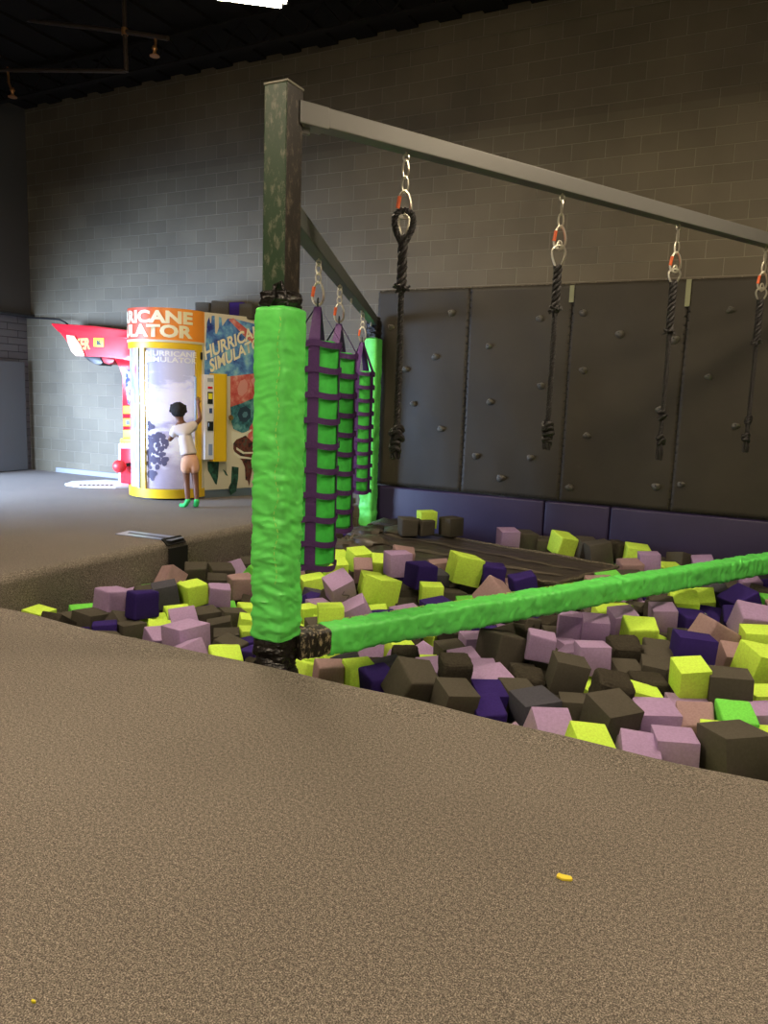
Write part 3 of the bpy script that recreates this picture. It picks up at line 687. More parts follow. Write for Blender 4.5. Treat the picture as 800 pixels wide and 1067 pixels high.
CUBES=[
(-5.299,4.141,-0.39,1.69,0.14,-0.01,0.19,'L','only lime foam cube at the far left of the pit'),
(-5.036,4.438,-0.459,1.55,0.08,0.14,0.225,'B','leftmost brown-grey foam cube at the far left of the pit'),
(-4.731,4.316,-0.455,0.83,-0.08,-0.0,0.19,'P','left of two dark purple foam cubes at the far left of the pit'),
(-4.806,4.544,-0.467,1.34,0.58,0.36,0.19,'B','second from left brown-grey foam cube at the far left of the pit'),
(-4.577,4.446,-0.464,1.15,-0.08,0.02,0.19,'B','third from left brown-grey foam cube at the far left of the pit'),
(-5.044,4.69,-0.324,1.43,0.01,0.13,0.244,'K','only lilac foam cube at the far left of the pit'),
(-5.326,5.466,-0.48,1.47,0.26,0.1,0.19,'G','only mint green foam cube at the far left of the pit'),
(-4.649,4.65,-0.272,1.13,-0.12,0.06,0.218,'P','right of two dark purple foam cubes at the far left of the pit'),
(-5.33,5.527,-0.689,1.75,0.13,0.22,0.19,'B','fourth from left brown-grey foam cube at the far left of the pit'),
(-4.773,5.05,-0.291,0.84,0.07,-0.15,0.207,'S','only slate grey foam cube by the platform face left of the tall post'),
(-5.341,5.821,-0.539,1.57,0.13,-0.11,0.19,'B','rightmost brown-grey foam cube at the far left of the pit'),
(-4.596,5.216,-0.291,1.16,0.01,-0.12,0.207,'L','only lime foam cube by the platform face left of the tall post'),
(-5.207,5.939,-0.348,0.73,0.14,0.01,0.228,'B','leftmost brown-grey foam cube by the platform face left of the tall post'),
(-5.066,6.089,-0.461,0.7,0.14,0.08,0.21,'B','second from left brown-grey foam cube by the platform face left of the tall post'),
(-5.234,6.382,-0.451,0.86,0.09,0.01,0.255,'B','third from left brown-grey foam cube by the platform face left of the tall post'),
(-4.433,5.375,-0.313,0.78,0.08,0.06,0.19,'K','only lilac foam cube by the platform face left of the tall post'),
(-4.498,5.773,-0.32,0.92,0.04,-0.06,0.218,'D','only dusty pink foam cube by the platform face left of the tall post'),
(-5.237,6.872,-0.44,0.83,0.23,0.02,0.208,'B','fourth from left brown-grey foam cube by the platform face left of the tall post'),
(-5.295,7.128,-0.456,0.82,-0.03,-0.02,0.214,'B','fifth from left brown-grey foam cube by the platform face left of the tall post'),
(-4.676,5.473,-0.453,0.8,0.17,0.16,0.198,'G','left of two mint green foam cubes midway in the pit left of the tall post'),
(-4.544,5.269,-0.511,0.72,0.32,0.06,0.208,'P','only dark purple foam cube midway in the pit left of the tall post'),
(-4.715,5.056,-0.514,0.75,0.37,-0.08,0.214,'B','leftmost brown-grey foam cube midway in the pit left of the tall post'),
(-4.423,5.448,-0.504,0.85,0.24,0.0,0.194,'G','right of two mint green foam cubes midway in the pit left of the tall post'),
(-4.828,5.995,-0.549,1.23,0.23,-0.02,0.19,'B','third from left brown-grey foam cube midway in the pit left of the tall post'),
(-4.509,4.906,-0.459,1.01,0.39,0.05,0.208,'L','left of two lime foam cubes midway in the pit left of the tall post'),
(-4.318,5.045,-0.46,1.06,0.05,0.01,0.214,'B','second from left brown-grey foam cube midway in the pit left of the tall post'),
(-4.121,5.168,-0.457,0.94,-0.0,0.13,0.206,'B','fourth from left brown-grey foam cube midway in the pit left of the tall post'),
(-4.128,5.422,-0.461,0.83,-0.05,0.1,0.197,'L','right of two lime foam cubes midway in the pit left of the tall post'),
(-4.312,4.778,-0.427,0.9,0.4,-0.1,0.218,'K','rightmost lilac foam cube by the near carpet left of the tall post'),
(-4.583,4.695,-0.52,0.95,0.45,-0.01,0.232,'L','leftmost lime foam cube by the near carpet left of the tall post'),
(-4.374,4.551,-0.468,0.77,0.33,0.15,0.19,'L','second from left lime foam cube by the near carpet left of the tall post'),
(-4.233,4.388,-0.459,1.11,0.33,0.08,0.19,'K','leftmost lilac foam cube by the near carpet left of the tall post'),
(-3.794,4.223,-0.318,1.34,-0.04,-0.02,0.255,'K','second from left lilac foam cube by the near carpet left of the tall post'),
(-3.972,4.832,-0.438,0.69,0.0,-0.15,0.196,'B','left of two brown-grey foam cubes by the near carpet left of the tall post'),
(-3.754,4.646,-0.45,0.68,0.04,-0.01,0.202,'B','right of two brown-grey foam cubes by the near carpet left of the tall post'),
(-3.884,5.109,-0.455,0.73,0.04,0.19,0.19,'L','rightmost lime foam cube by the near carpet left of the tall post'),
(-3.656,4.833,-0.45,0.82,-0.05,0.08,0.19,'L','fourth from left lime foam cube by the near carpet left of the tall post'),
(-3.401,4.185,-0.41,0.84,0.23,0.08,0.221,'L','third from left lime foam cube by the near carpet left of the tall post'),
(-3.231,4.352,-0.391,1.26,-0.07,-0.12,0.19,'P','left of two dark purple foam cubes by the near carpet left of the tall post'),
(-3.506,4.684,-0.462,0.82,-0.04,-0.1,0.19,'P','right of two dark purple foam cubes by the near carpet left of the tall post'),
(-3.972,4.454,-0.488,0.91,0.26,-0.06,0.203,'K','third from left lilac foam cube by the near carpet left of the tall post'),
(-4.702,6.198,-0.5,2.12,0.05,-0.12,0.224,'B','rightmost brown-grey foam cube by the platform face left of the tall post'),
(-4.434,6.003,-0.521,1.14,0.13,0.09,0.19,'B','rightmost brown-grey foam cube midway in the pit left of the tall post'),
(-4.522,7.009,-0.398,0.92,0.39,0.03,0.19,'K','left of two lilac foam cubes just right of the tall post'),
(-4.298,6.801,-0.42,0.74,0.04,-0.04,0.212,'C','only rough charcoal foam cube just right of the tall post'),
(-4.069,6.388,-0.396,0.83,0.03,-0.11,0.233,'L','right of two lime foam cubes just right of the tall post'),
(-4.34,6.832,-0.193,0.54,0.42,0.01,0.199,'L',"second from left lime foam cube before the mat's crumpled left end"),
(-4.098,6.876,-0.225,0.88,0.27,0.05,0.212,'L',"third from left lime foam cube before the mat's crumpled left end"),
(-3.905,6.538,-0.235,0.71,0.17,-0.02,0.225,'L',"leftmost lime foam cube before the mat's crumpled left end"),
(-3.827,6.873,-0.158,1.03,0.23,0.01,0.207,'L',"fourth from left lime foam cube before the mat's crumpled left end"),
(-3.55,6.846,-0.179,0.48,0.3,0.04,0.19,'L',"rightmost lime foam cube before the mat's crumpled left end"),
(-3.876,6.812,-0.388,0.87,-0.09,0.13,0.225,'B',"leftmost brown-grey foam cube before the mat's crumpled left end"),
(-3.676,6.7,-0.221,0.5,0.43,0.0,0.19,'D',"only dusty pink foam cube before the mat's crumpled left end"),
(-3.225,6.031,-0.17,0.63,0.11,0.17,0.19,'L',"fifth from left lime foam cube before the mat's crumpled left end"),
(-3.38,5.745,-0.17,1.06,0.35,-0.39,0.22,'K','lilac foam cube with a small S drawn on its tilted front face'),
(-3.013,5.838,-0.157,1.17,0.05,0.19,0.232,'L','large pale lime foam cube showing two upright faces, below the upright lilac one'),
(-3.239,6.607,-0.08,0.81,-0.01,0.01,0.226,'K','clean upright lilac foam cube just in front of the black pit mat'),
(-3.593,6.851,-0.401,0.56,0.18,-0.31,0.208,'B',"second from left brown-grey foam cube before the mat's crumpled left end"),
(-3.334,6.871,-0.316,0.62,-0.04,-0.21,0.19,'P',"only dark purple foam cube before the mat's crumpled left end"),
(-3.043,6.403,-0.34,0.62,0.07,0.11,0.203,'B','left of two brown-grey foam cubes behind the green beam near its left end'),
(-3.377,6.076,-0.357,0.51,0.29,0.27,0.19,'C','left of two rough charcoal foam cubes behind the green beam near its left end'),
(-3.562,5.697,-0.401,1.09,0.05,-0.0,0.19,'K','right of two lilac foam cubes just right of the tall post'),
(-3.562,5.497,-0.4,1.18,-0.0,0.01,0.19,'L','left of two lime foam cubes just right of the tall post'),
(-2.973,4.923,-0.17,0.63,-0.04,-0.02,0.19,'L','leftmost lime foam cube behind the green beam near its left end'),
(-2.844,5.108,-0.163,0.6,0.17,-0.47,0.195,'K','third from left lilac foam cube behind the green beam near its left end'),
(-3.04,5.854,-0.404,0.83,0.13,-0.06,0.234,'L','second from left lime foam cube behind the green beam near its left end'),
(-2.921,5.568,-0.351,0.65,0.39,-0.06,0.21,'L','rightmost lime foam cube behind the green beam near its left end'),
(-3.04,5.294,-0.346,0.95,0.17,0.03,0.231,'K','second from left lilac foam cube behind the green beam near its left end'),
(-3.222,5.161,-0.398,0.82,0.09,-0.01,0.205,'B','only brown-grey foam cube just right of the tall post'),
(-2.933,5.079,-0.389,0.7,0.36,-0.04,0.19,'K','leftmost lilac foam cube behind the green beam near its left end'),
(-2.666,5.643,-0.349,0.97,0.23,-0.02,0.236,'K','rightmost lilac foam cube behind the green beam near its left end'),
(-2.763,5.353,-0.346,0.66,0.48,-0.01,0.242,'P','only dark purple foam cube behind the green beam near its left end'),
(-2.843,5.986,-0.348,0.52,0.1,0.02,0.19,'B','right of two brown-grey foam cubes behind the green beam near its left end'),
(-3.669,6.166,-0.426,0.53,0.03,-0.04,0.222,'S','only slate grey foam cube behind the green beam near its left end'),
(-3.04,6.186,-0.453,0.59,0.02,-0.15,0.19,'C','right of two rough charcoal foam cubes behind the green beam near its left end'),
(-2.889,6.381,-0.1,1.04,0.05,0.05,0.23,'P','left of two dark purple foam cubes behind the beam, left of its middle'),
(-3.309,6.854,-0.088,0.6,0.2,0.12,0.214,'D','left of two dusty pink foam cubes behind the beam, left of its middle'),
(-2.907,6.871,-0.15,0.57,0.04,-0.1,0.19,'D','right of two dusty pink foam cubes behind the beam, left of its middle'),
(-2.598,6.744,-0.069,0.72,0.04,0.22,0.262,'L','big lime foam cube tilted between two dark purple cubes by the mat'),
(-2.325,6.787,-0.103,0.42,-0.01,0.06,0.212,'P','leftmost dark purple foam cube behind the beam below the mat'),
(-1.972,6.631,-0.138,0.55,0.0,-0.23,0.228,'P','second from left dark purple foam cube behind the beam below the mat'),
(-2.841,6.617,-0.204,0.91,0.17,0.08,0.206,'S','left of two slate grey foam cubes behind the beam, left of its middle'),
(-2.842,6.818,-0.389,0.45,0.43,-0.03,0.234,'B','rightmost brown-grey foam cube behind the beam, left of its middle'),
(-2.608,6.002,-0.17,0.58,0.01,0.04,0.19,'L','only lime foam cube behind the beam, left of its middle'),
(-3.365,6.89,-0.508,1.84,-0.03,0.04,0.19,'B',"rightmost brown-grey foam cube before the mat's crumpled left end"),
(-2.218,6.893,-0.494,1.58,-0.15,0.14,0.204,'B','right of two brown-grey foam cubes behind the beam below the mat'),
(-2.09,6.207,-0.17,1.11,0.56,0.48,0.26,'D','rough dusty lilac foam cube balanced on a corner touching the green beam'),
(-2.648,6.522,-0.355,0.82,0.01,0.09,0.234,'B','second from left brown-grey foam cube behind the beam, left of its middle'),
(-2.618,6.863,-0.302,0.72,0.15,-0.03,0.195,'B','third from left brown-grey foam cube behind the beam, left of its middle'),
(-2.331,5.495,-0.17,0.84,0.02,-0.11,0.212,'P','right of two dark purple foam cubes behind the beam, left of its middle'),
(-2.684,6.105,-0.365,0.69,-0.08,0.15,0.19,'B','leftmost brown-grey foam cube behind the beam, left of its middle'),
(-2.382,6.343,-0.348,0.5,0.04,-0.04,0.21,'G','only mint green foam cube behind the beam, left of its middle'),
(-2.49,6.681,-0.412,1.1,0.14,0.14,0.19,'K','only lilac foam cube behind the beam, left of its middle'),
(-2.378,6.871,-0.296,0.31,0.27,0.02,0.19,'B','left of two brown-grey foam cubes behind the beam below the mat'),
(-2.114,6.835,-0.26,0.64,0.38,0.03,0.22,'D','only dusty pink foam cube behind the beam below the mat'),
(-1.926,6.786,-0.473,0.63,0.44,0.18,0.248,'P','rightmost dark purple foam cube behind the beam below the mat'),
(-2.605,6.86,-0.503,0.84,-0.02,0.23,0.19,'S','right of two slate grey foam cubes behind the beam, left of its middle'),
(-2.364,4.299,-0.327,0.85,0.13,-0.0,0.19,'L','left of two lime foam cubes under the beam beside the post foot'),
(-2.56,4.234,-0.35,0.71,0.0,0.04,0.19,'D','only dusty pink foam cube under the beam beside the post foot'),
(-2.183,4.229,-0.32,0.91,0.11,-0.08,0.19,'P','only dark purple foam cube by the near carpet right of the post'),
(-2.443,4.723,-0.447,1.79,-0.07,0.17,0.19,'C','leftmost rough charcoal foam cube under the beam beside the post foot'),
(-2.236,4.489,-0.348,0.8,-0.01,-0.15,0.19,'S','only slate grey foam cube under the beam beside the post foot'),
(-2.236,4.742,-0.338,0.6,0.22,-0.0,0.19,'C','second from left rough charcoal foam cube under the beam beside the post foot'),
(-1.901,4.141,-0.241,0.87,0.4,0.23,0.24,'B','leftmost brown-grey foam cube by the near carpet right of the post'),
(-2.127,4.894,-0.43,0.58,0.0,0.01,0.19,'L','right of two lime foam cubes under the beam beside the post foot'),
(-2.03,5.068,-0.346,0.82,0.06,-0.01,0.19,'B','only brown-grey foam cube under the beam beside the post foot'),
(-1.699,4.342,-0.17,0.63,0.17,0.01,0.19,'C','rightmost rough charcoal foam cube under the beam beside the post foot'),
(-1.934,4.532,-0.321,1.0,0.22,0.08,0.201,'K','only lilac foam cube by the near carpet right of the post'),
(-1.848,4.324,-0.446,1.54,-0.29,-0.16,0.19,'B','second from left brown-grey foam cube by the near carpet right of the post'),
(-1.604,4.103,-0.269,0.81,0.22,0.14,0.203,'B','rightmost brown-grey foam cube by the near carpet right of the post'),
(-1.693,4.494,-0.344,0.87,0.12,-0.03,0.211,'K','left of two lilac foam cubes by the near carpet below the slate cube'),
(-1.899,5.203,-0.292,0.7,0.03,0.03,0.19,'K','leftmost lilac foam cube left of the big upright brown cube'),
(-1.845,4.719,-0.363,0.69,-0.01,-0.02,0.19,'K','second from left lilac foam cube left of the big upright brown cube'),
(-1.667,5.122,-0.246,1.02,-0.04,0.22,0.262,'B','only brown-grey foam cube left of the big upright brown cube'),
(-1.387,5.157,-0.173,0.36,0.01,0.13,0.19,'K','leftmost lilac foam cube around the tall upright brown cube'),
(-1.876,4.952,-0.357,0.78,0.21,-0.08,0.19,'K','third from left lilac foam cube left of the big upright brown cube'),
(-1.691,4.825,-0.354,0.51,0.08,-0.01,0.19,'K','rightmost lilac foam cube left of the big upright brown cube'),
(-1.552,4.64,-0.345,0.86,0.22,-0.08,0.213,'K','right of two lilac foam cubes by the near carpet below the slate cube'),
(-1.463,5.013,-0.402,0.64,0.38,0.13,0.19,'B','leftmost brown-grey foam cube around the tall upright brown cube'),
(-1.385,5.243,-0.362,0.36,-0.04,0.08,0.19,'B','third from left brown-grey foam cube around the tall upright brown cube'),
(-1.367,4.805,-0.357,0.46,0.13,0.12,0.218,'C','left of two rough charcoal foam cubes around the tall upright brown cube'),
(-1.357,4.541,-0.369,0.82,0.28,0.14,0.221,'B','only brown-grey foam cube by the near carpet below the slate cube'),
(-1.497,4.387,-0.339,0.67,0.23,0.1,0.191,'P','right of two dark purple foam cubes by the near carpet below the slate cube'),
(-1.428,4.206,-0.362,0.69,0.32,-0.09,0.19,'P','left of two dark purple foam cubes by the near carpet below the slate cube'),
(-1.187,4.377,-0.346,0.79,0.09,-0.07,0.234,'S','only slate grey foam cube by the near carpet before the upright brown cube'),
(-1.153,4.667,-0.406,0.42,0.14,0.06,0.19,'C','only rough charcoal foam cube by the near carpet before the upright brown cube'),
(-1.102,4.787,-0.211,0.44,0.04,0.21,0.211,'B','tall sharp brown foam cube standing upright in front of the green beam'),
(-1.006,4.036,-0.31,0.59,0.51,0.11,0.213,'K','only lilac foam cube by the near carpet before the upright brown cube'),
(-0.976,4.531,-0.35,0.35,-0.01,-0.02,0.192,'B','left of two brown-grey foam cubes by the near carpet, centre right'),
(-1.857,5.166,-0.497,0.69,0.22,-0.1,0.19,'C','only rough charcoal foam cube left of the big upright brown cube'),
(-1.429,6.186,-0.29,0.31,-0.02,0.07,0.198,'K','rightmost lilac foam cube around the tall upright brown cube'),
(-1.356,5.874,-0.431,0.91,0.14,0.15,0.19,'K','second from left lilac foam cube around the tall upright brown cube'),
(-1.57,6.261,-0.462,0.47,0.06,0.06,0.19,'B','rightmost brown-grey foam cube around the tall upright brown cube'),
(-1.472,5.697,-0.465,0.7,0.02,0.18,0.19,'B','fourth from left brown-grey foam cube around the tall upright brown cube'),
(-1.048,5.27,-0.233,0.46,-0.06,-0.01,0.205,'K','only lilac foam cube right of the tall upright brown cube'),
(-0.883,5.559,-0.261,0.51,0.17,-0.05,0.227,'C','right of two rough charcoal foam cubes right of the tall upright brown cube'),
(-0.79,4.641,-0.226,0.43,0.17,0.14,0.225,'C','left of two rough charcoal foam cubes right of the tall upright brown cube'),
(-1.059,5.189,-0.452,1.26,0.25,-0.17,0.19,'L','only lime foam cube right of the tall upright brown cube'),
(-0.822,5.29,-0.347,0.67,0.39,0.11,0.206,'B','leftmost brown-grey foam cube left of the big right-hand brown cube'),
(-0.647,5.435,-0.334,0.21,0.08,0.15,0.21,'B','second from left brown-grey foam cube left of the big right-hand brown cube'),
(-0.67,5.661,-0.339,0.37,0.22,0.1,0.217,'B','fourth from left brown-grey foam cube left of the big right-hand brown cube'),
(-0.736,4.349,-0.27,0.86,0.26,0.01,0.233,'B','right of two brown-grey foam cubes by the near carpet, centre right'),
(-0.644,4.909,-0.346,0.39,0.06,0.24,0.19,'L','only lime foam cube near the carpet, left of the largest brown cube'),
(-0.75,4.688,-0.45,0.32,-0.02,0.1,0.19,'L','right of two lime foam cubes by the near carpet, centre right'),
(-0.65,5.128,-0.342,0.55,0.1,0.03,0.219,'C','leftmost rough charcoal foam cube left of the big right-hand brown cube'),
(-0.761,3.918,-0.287,0.54,0.29,0.12,0.197,'L','left of two lime foam cubes by the near carpet, centre right'),
(-0.521,4.569,-0.328,0.46,0.11,-0.0,0.223,'K','second from left lilac foam cube near the carpet, left of the largest brown cube'),
(-0.531,4.023,-0.309,0.3,0.35,0.09,0.19,'K','leftmost lilac foam cube near the carpet, left of the largest brown cube'),
(-0.384,4.394,-0.42,1.19,0.27,0.18,0.19,'K','fourth from left lilac foam cube near the carpet, left of the largest brown cube'),
(-0.934,5.695,-0.481,1.57,-0.21,0.25,0.19,'P','only dark purple foam cube right of the tall upright brown cube'),
(-0.704,5.946,-0.35,0.29,0.16,0.06,0.201,'B','third from left brown-grey foam cube left of the big right-hand brown cube'),
(-0.441,5.463,-0.454,0.98,-0.03,0.42,0.19,'C','second from left rough charcoal foam cube left of the big right-hand brown cube'),
(-0.162,5.068,-0.217,0.18,-0.01,-0.03,0.239,'B','big upright brown foam cube near the right picture edge, lime cube at its left'),
(-0.387,5.022,-0.163,0.51,0.22,-0.08,0.193,'L','right of two lime foam cubes left of the big right-hand brown cube'),
(-0.043,5.628,-0.451,0.27,-0.0,0.18,0.203,'K','only lilac foam cube beside the big right-hand brown cube'),
(-0.423,5.204,-0.333,0.26,0.21,0.04,0.237,'C','rightmost rough charcoal foam cube left of the big right-hand brown cube'),
(-0.367,4.906,-0.387,0.34,-0.01,-0.0,0.236,'K','sixth from left lilac foam cube near the carpet, left of the largest brown cube'),
(-0.303,4.654,-0.325,0.24,0.39,-0.18,0.204,'D','only dusty pink foam cube near the carpet, left of the largest brown cube'),
(-0.36,4.121,-0.284,0.3,0.01,-0.02,0.205,'K','fifth from left lilac foam cube near the carpet, left of the largest brown cube'),
(-0.163,4.449,-0.321,0.15,0.08,-0.06,0.19,'L','left of two lime foam cubes around the largest brown cube by the carpet'),
(-0.101,4.658,-0.267,0.29,0.28,0.01,0.194,'G','only mint green foam cube around the largest brown cube by the carpet'),
(-0.079,4.13,-0.222,0.68,-0.07,-0.02,0.259,'B','largest brown foam cube at lower right, half behind the near carpet edge'),
(-0.095,4.706,-0.484,1.38,0.23,0.1,0.19,'B','second from left brown-grey foam cube around the largest brown cube by the carpet'),
(0.004,4.895,-0.323,0.26,0.09,-0.13,0.191,'K','only lilac foam cube around the largest brown cube by the carpet'),
(0.029,5.319,-0.348,0.52,0.06,0.01,0.193,'L','only lime foam cube beside the big right-hand brown cube'),
(-0.001,5.727,-0.232,0.61,0.16,0.2,0.256,'L','right of two lime foam cubes above the big right-hand brown cube'),
(0.113,4.643,-0.349,0.16,0.09,-0.06,0.19,'L','right of two lime foam cubes around the largest brown cube by the carpet'),
(0.082,4.397,-0.348,0.55,0.25,0.33,0.19,'B','rightmost brown-grey foam cube around the largest brown cube by the carpet'),
(-0.211,4.252,-0.454,0.37,0.09,0.24,0.19,'K','rightmost lilac foam cube near the carpet, left of the largest brown cube'),
(-0.563,4.256,-0.417,0.64,0.14,0.04,0.19,'K','third from left lilac foam cube near the carpet, left of the largest brown cube'),
(0.118,5.094,-0.426,0.57,0.24,0.26,0.19,'B','third from left brown-grey foam cube around the largest brown cube by the carpet'),
(-0.17,5.176,-0.43,0.67,0.17,-0.21,0.19,'B','leftmost brown-grey foam cube around the largest brown cube by the carpet'),
(-0.403,6.26,-0.494,1.34,0.06,-0.13,0.19,'C','only rough charcoal foam cube above the big right-hand brown cube'),
(-0.118,6.399,-0.448,0.74,-0.32,-0.04,0.19,'K','only lilac foam cube above the big right-hand brown cube'),
(-1.386,7.093,-0.211,0.56,0.45,-0.06,0.252,'D',"left of two dusty pink foam cubes between the mat's right tip and the beam"),
(-1.373,7.459,-0.203,0.62,0.2,-0.12,0.216,'G',"only mint green foam cube between the mat's right tip and the beam"),
(-1.614,7.053,-0.261,0.62,0.33,0.01,0.19,'L',"left of two lime foam cubes between the mat's right tip and the beam"),
(-1.478,8.713,-0.384,1.52,0.3,-0.05,0.193,'L',"right of two lime foam cubes between the mat's right tip and the beam"),
(-1.252,7.893,-0.249,0.33,0.05,-0.06,0.227,'B',"only brown-grey foam cube between the mat's right tip and the beam"),
(-1.106,8.635,-0.354,0.3,0.07,-0.1,0.229,'B','second from left brown-grey foam cube behind the beam at the right'),
(-1.206,6.671,-0.346,0.44,0.07,0.03,0.255,'L','left of two lime foam cubes right under the beam, centre right'),
(-1.19,6.95,-0.355,0.51,-0.12,0.0,0.22,'L','right of two lime foam cubes right under the beam, centre right'),
(-1.059,6.469,-0.271,0.6,0.22,-0.1,0.205,'K','right of two lilac foam cubes right under the beam, centre right'),
(-1.06,6.496,-0.481,0.34,0.01,-0.08,0.205,'S','only slate grey foam cube right under the beam, centre right'),
(-1.213,6.146,-0.282,0.28,0.13,0.01,0.209,'K','left of two lilac foam cubes right under the beam, centre right'),
(-1.092,7.163,-0.405,1.09,0.13,0.12,0.208,'C','only rough charcoal foam cube under the beam, left of the purple cubes'),
(-0.827,7.052,-0.353,0.33,0.02,0.07,0.262,'B','leftmost brown-grey foam cube under the beam, left of the purple cubes'),
(-0.789,6.818,-0.265,0.37,0.19,-0.05,0.198,'K','only lilac foam cube under the beam, left of the purple cubes'),
(-0.887,6.262,-0.316,0.39,0.2,-0.02,0.253,'L','left of two lime foam cubes left of the big right-hand brown cube'),
(-0.816,6.77,-0.482,1.29,0.05,0.09,0.211,'B','third from left brown-grey foam cube under the beam, left of the purple cubes'),
(-0.878,7.307,-0.343,0.29,0.35,0.12,0.227,'B','second from left brown-grey foam cube under the beam, left of the purple cubes'),
(-0.555,6.863,-0.336,0.52,0.05,0.05,0.26,'P','only dark purple foam cube under the beam, left of the purple cubes'),
(-0.476,7.616,-0.47,0.5,0.4,0.15,0.262,'P','leftmost dark purple foam cube under the beam near the right picture edge'),
(-0.211,7.613,-0.247,0.73,0.06,-0.52,0.262,'P','dark purple foam cube balanced on one corner just below the green beam'),
(-0.443,5.748,-0.221,0.34,-0.06,0.1,0.262,'P','large dark purple foam cube leaning left of the tilted dusty pink cube'),
(-0.356,6.247,-0.227,0.66,0.05,0.53,0.262,'D','dusty pink foam cube tilted on edge beside two dark purple cubes'),
(-0.7,7.501,-0.32,0.26,0.37,0.02,0.249,'L','only lime foam cube under the beam, left of the purple cubes'),
(-0.57,7.831,-0.355,0.25,0.42,-0.1,0.243,'L','only lime foam cube under the beam near the right picture edge'),
(-0.512,8.219,-0.319,0.41,0.38,-0.02,0.253,'S','only slate grey foam cube under the beam near the right picture edge'),
(-0.71,8.017,-0.33,0.26,0.36,-0.0,0.193,'B','rightmost brown-grey foam cube under the beam, left of the purple cubes'),
(-0.815,7.717,-0.347,0.28,0.29,-0.08,0.204,'B','fourth from left brown-grey foam cube under the beam, left of the purple cubes'),
(-0.411,8.558,-0.342,0.22,0.35,0.01,0.224,'B','left of two brown-grey foam cubes under the beam near the right picture edge'),
(-0.229,8.77,-0.322,0.46,0.25,0.08,0.251,'K','second from left lilac foam cube under the beam near the right picture edge'),
(0.032,8.823,-0.317,0.3,-0.02,-0.25,0.212,'P','rightmost dark purple foam cube under the beam near the right picture edge'),
(-0.067,8.355,-0.319,0.15,-0.01,0.21,0.219,'B','right of two brown-grey foam cubes under the beam near the right picture edge'),
(0.032,8.15,-0.351,0.31,0.1,0.02,0.196,'G','right of two mint green foam cubes under the beam near the right picture edge'),
(-0.185,8.09,-0.348,1.46,0.27,-0.06,0.19,'G','left of two mint green foam cubes under the beam near the right picture edge'),
(-0.108,7.645,-0.496,0.19,0.17,0.07,0.201,'K','rightmost lilac foam cube under the beam near the right picture edge'),
(0.114,7.604,-0.296,0.26,0.19,-0.05,0.233,'D','only dusty pink foam cube under the beam near the right picture edge'),
(-0.216,7.329,-0.367,0.2,0.43,-0.02,0.262,'P','second from left dark purple foam cube under the beam near the right picture edge'),
(-0.111,7.029,-0.262,0.29,0.35,0.11,0.262,'K','leftmost lilac foam cube under the beam near the right picture edge'),
(-0.022,6.25,-0.219,0.27,0.06,-0.04,0.249,'L','left of two lime foam cubes above the big right-hand brown cube'),
(-0.19,6.061,-0.314,0.38,0.38,0.12,0.19,'D','only dusty pink foam cube above the big right-hand brown cube'),
(-0.003,6.171,-0.446,0.97,-0.02,0.17,0.19,'P','only dark purple foam cube above the big right-hand brown cube'),
(-0.198,6.212,-0.502,0.89,-0.03,0.07,0.196,'B','left of two brown-grey foam cubes above the big right-hand brown cube'),
(-0.237,7.092,-0.505,0.42,-0.11,-0.48,0.19,'B','right of two brown-grey foam cubes above the big right-hand brown cube'),
(-0.627,6.198,-0.444,1.18,-0.06,-0.11,0.209,'B','rightmost brown-grey foam cube left of the big right-hand brown cube'),
(-1.623,6.83,-0.451,0.83,0.11,-0.1,0.215,'C','left of two rough charcoal foam cubes right under the beam, centre right'),
(-1.471,7.374,-0.438,1.58,0.27,-0.34,0.197,'C','right of two rough charcoal foam cubes right under the beam, centre right'),
(-1.704,6.552,-0.454,1.29,-0.18,-0.28,0.19,'C','right of two rough charcoal foam cubes around the tall upright brown cube'),
(-1.868,6.386,-0.433,1.09,-0.1,0.2,0.193,'B','second from left brown-grey foam cube around the tall upright brown cube'),
(-2.92,9.018,-0.14,0.66,0.13,-0.01,0.226,'K','only lilac foam cube against the purple pads behind the mat'),
(-2.784,9.25,-0.198,0.72,0.11,0.04,0.255,'B','leftmost brown-grey foam cube against the purple pads behind the mat'),
(-2.543,9.3,-0.229,0.44,0.17,0.02,0.191,'B','second from left brown-grey foam cube against the purple pads behind the mat'),
(-2.283,9.205,-0.171,0.77,0.19,0.12,0.258,'L','left of two lime foam cubes against the purple pads behind the mat'),
(-2.012,9.262,-0.199,0.65,0.23,0.07,0.232,'B','third from left brown-grey foam cube against the purple pads behind the mat'),
(-1.822,9.068,-0.197,0.54,0.0,-0.18,0.262,'B','rightmost brown-grey foam cube against the purple pads behind the mat'),
(-1.636,9.288,-0.18,1.02,0.1,0.06,0.221,'C','only rough charcoal foam cube against the purple pads behind the mat'),
(-1.406,9.138,-0.197,0.32,0.13,0.11,0.252,'L','right of two lime foam cubes against the purple pads behind the mat'),
(-1.186,8.626,-0.15,0.31,0.03,-0.07,0.208,'K','left of two lilac foam cubes behind the beam at the right'),
(-1.357,8.462,-0.249,0.51,0.12,-0.02,0.243,'D',"right of two dusty pink foam cubes between the mat's right tip and the beam"),
(-1.234,8.831,-0.347,0.3,-0.02,0.01,0.234,'B','leftmost brown-grey foam cube behind the beam at the right'),
(-1.022,8.979,-0.347,0.63,0.12,0.01,0.258,'L','only lime foam cube behind the beam at the right'),
(-0.85,9.29,-0.479,0.27,0.13,0.17,0.227,'D','only dusty pink foam cube behind the beam at the right'),
(-0.958,9.279,-0.226,1.17,-0.13,0.19,0.214,'B','fourth from left brown-grey foam cube behind the beam at the right'),
(-0.69,9.28,-0.262,0.25,0.21,-0.12,0.229,'K','right of two lilac foam cubes behind the beam at the right'),
(-1.221,9.296,-0.332,0.21,0.09,0.08,0.229,'B','third from left brown-grey foam cube behind the beam at the right'),
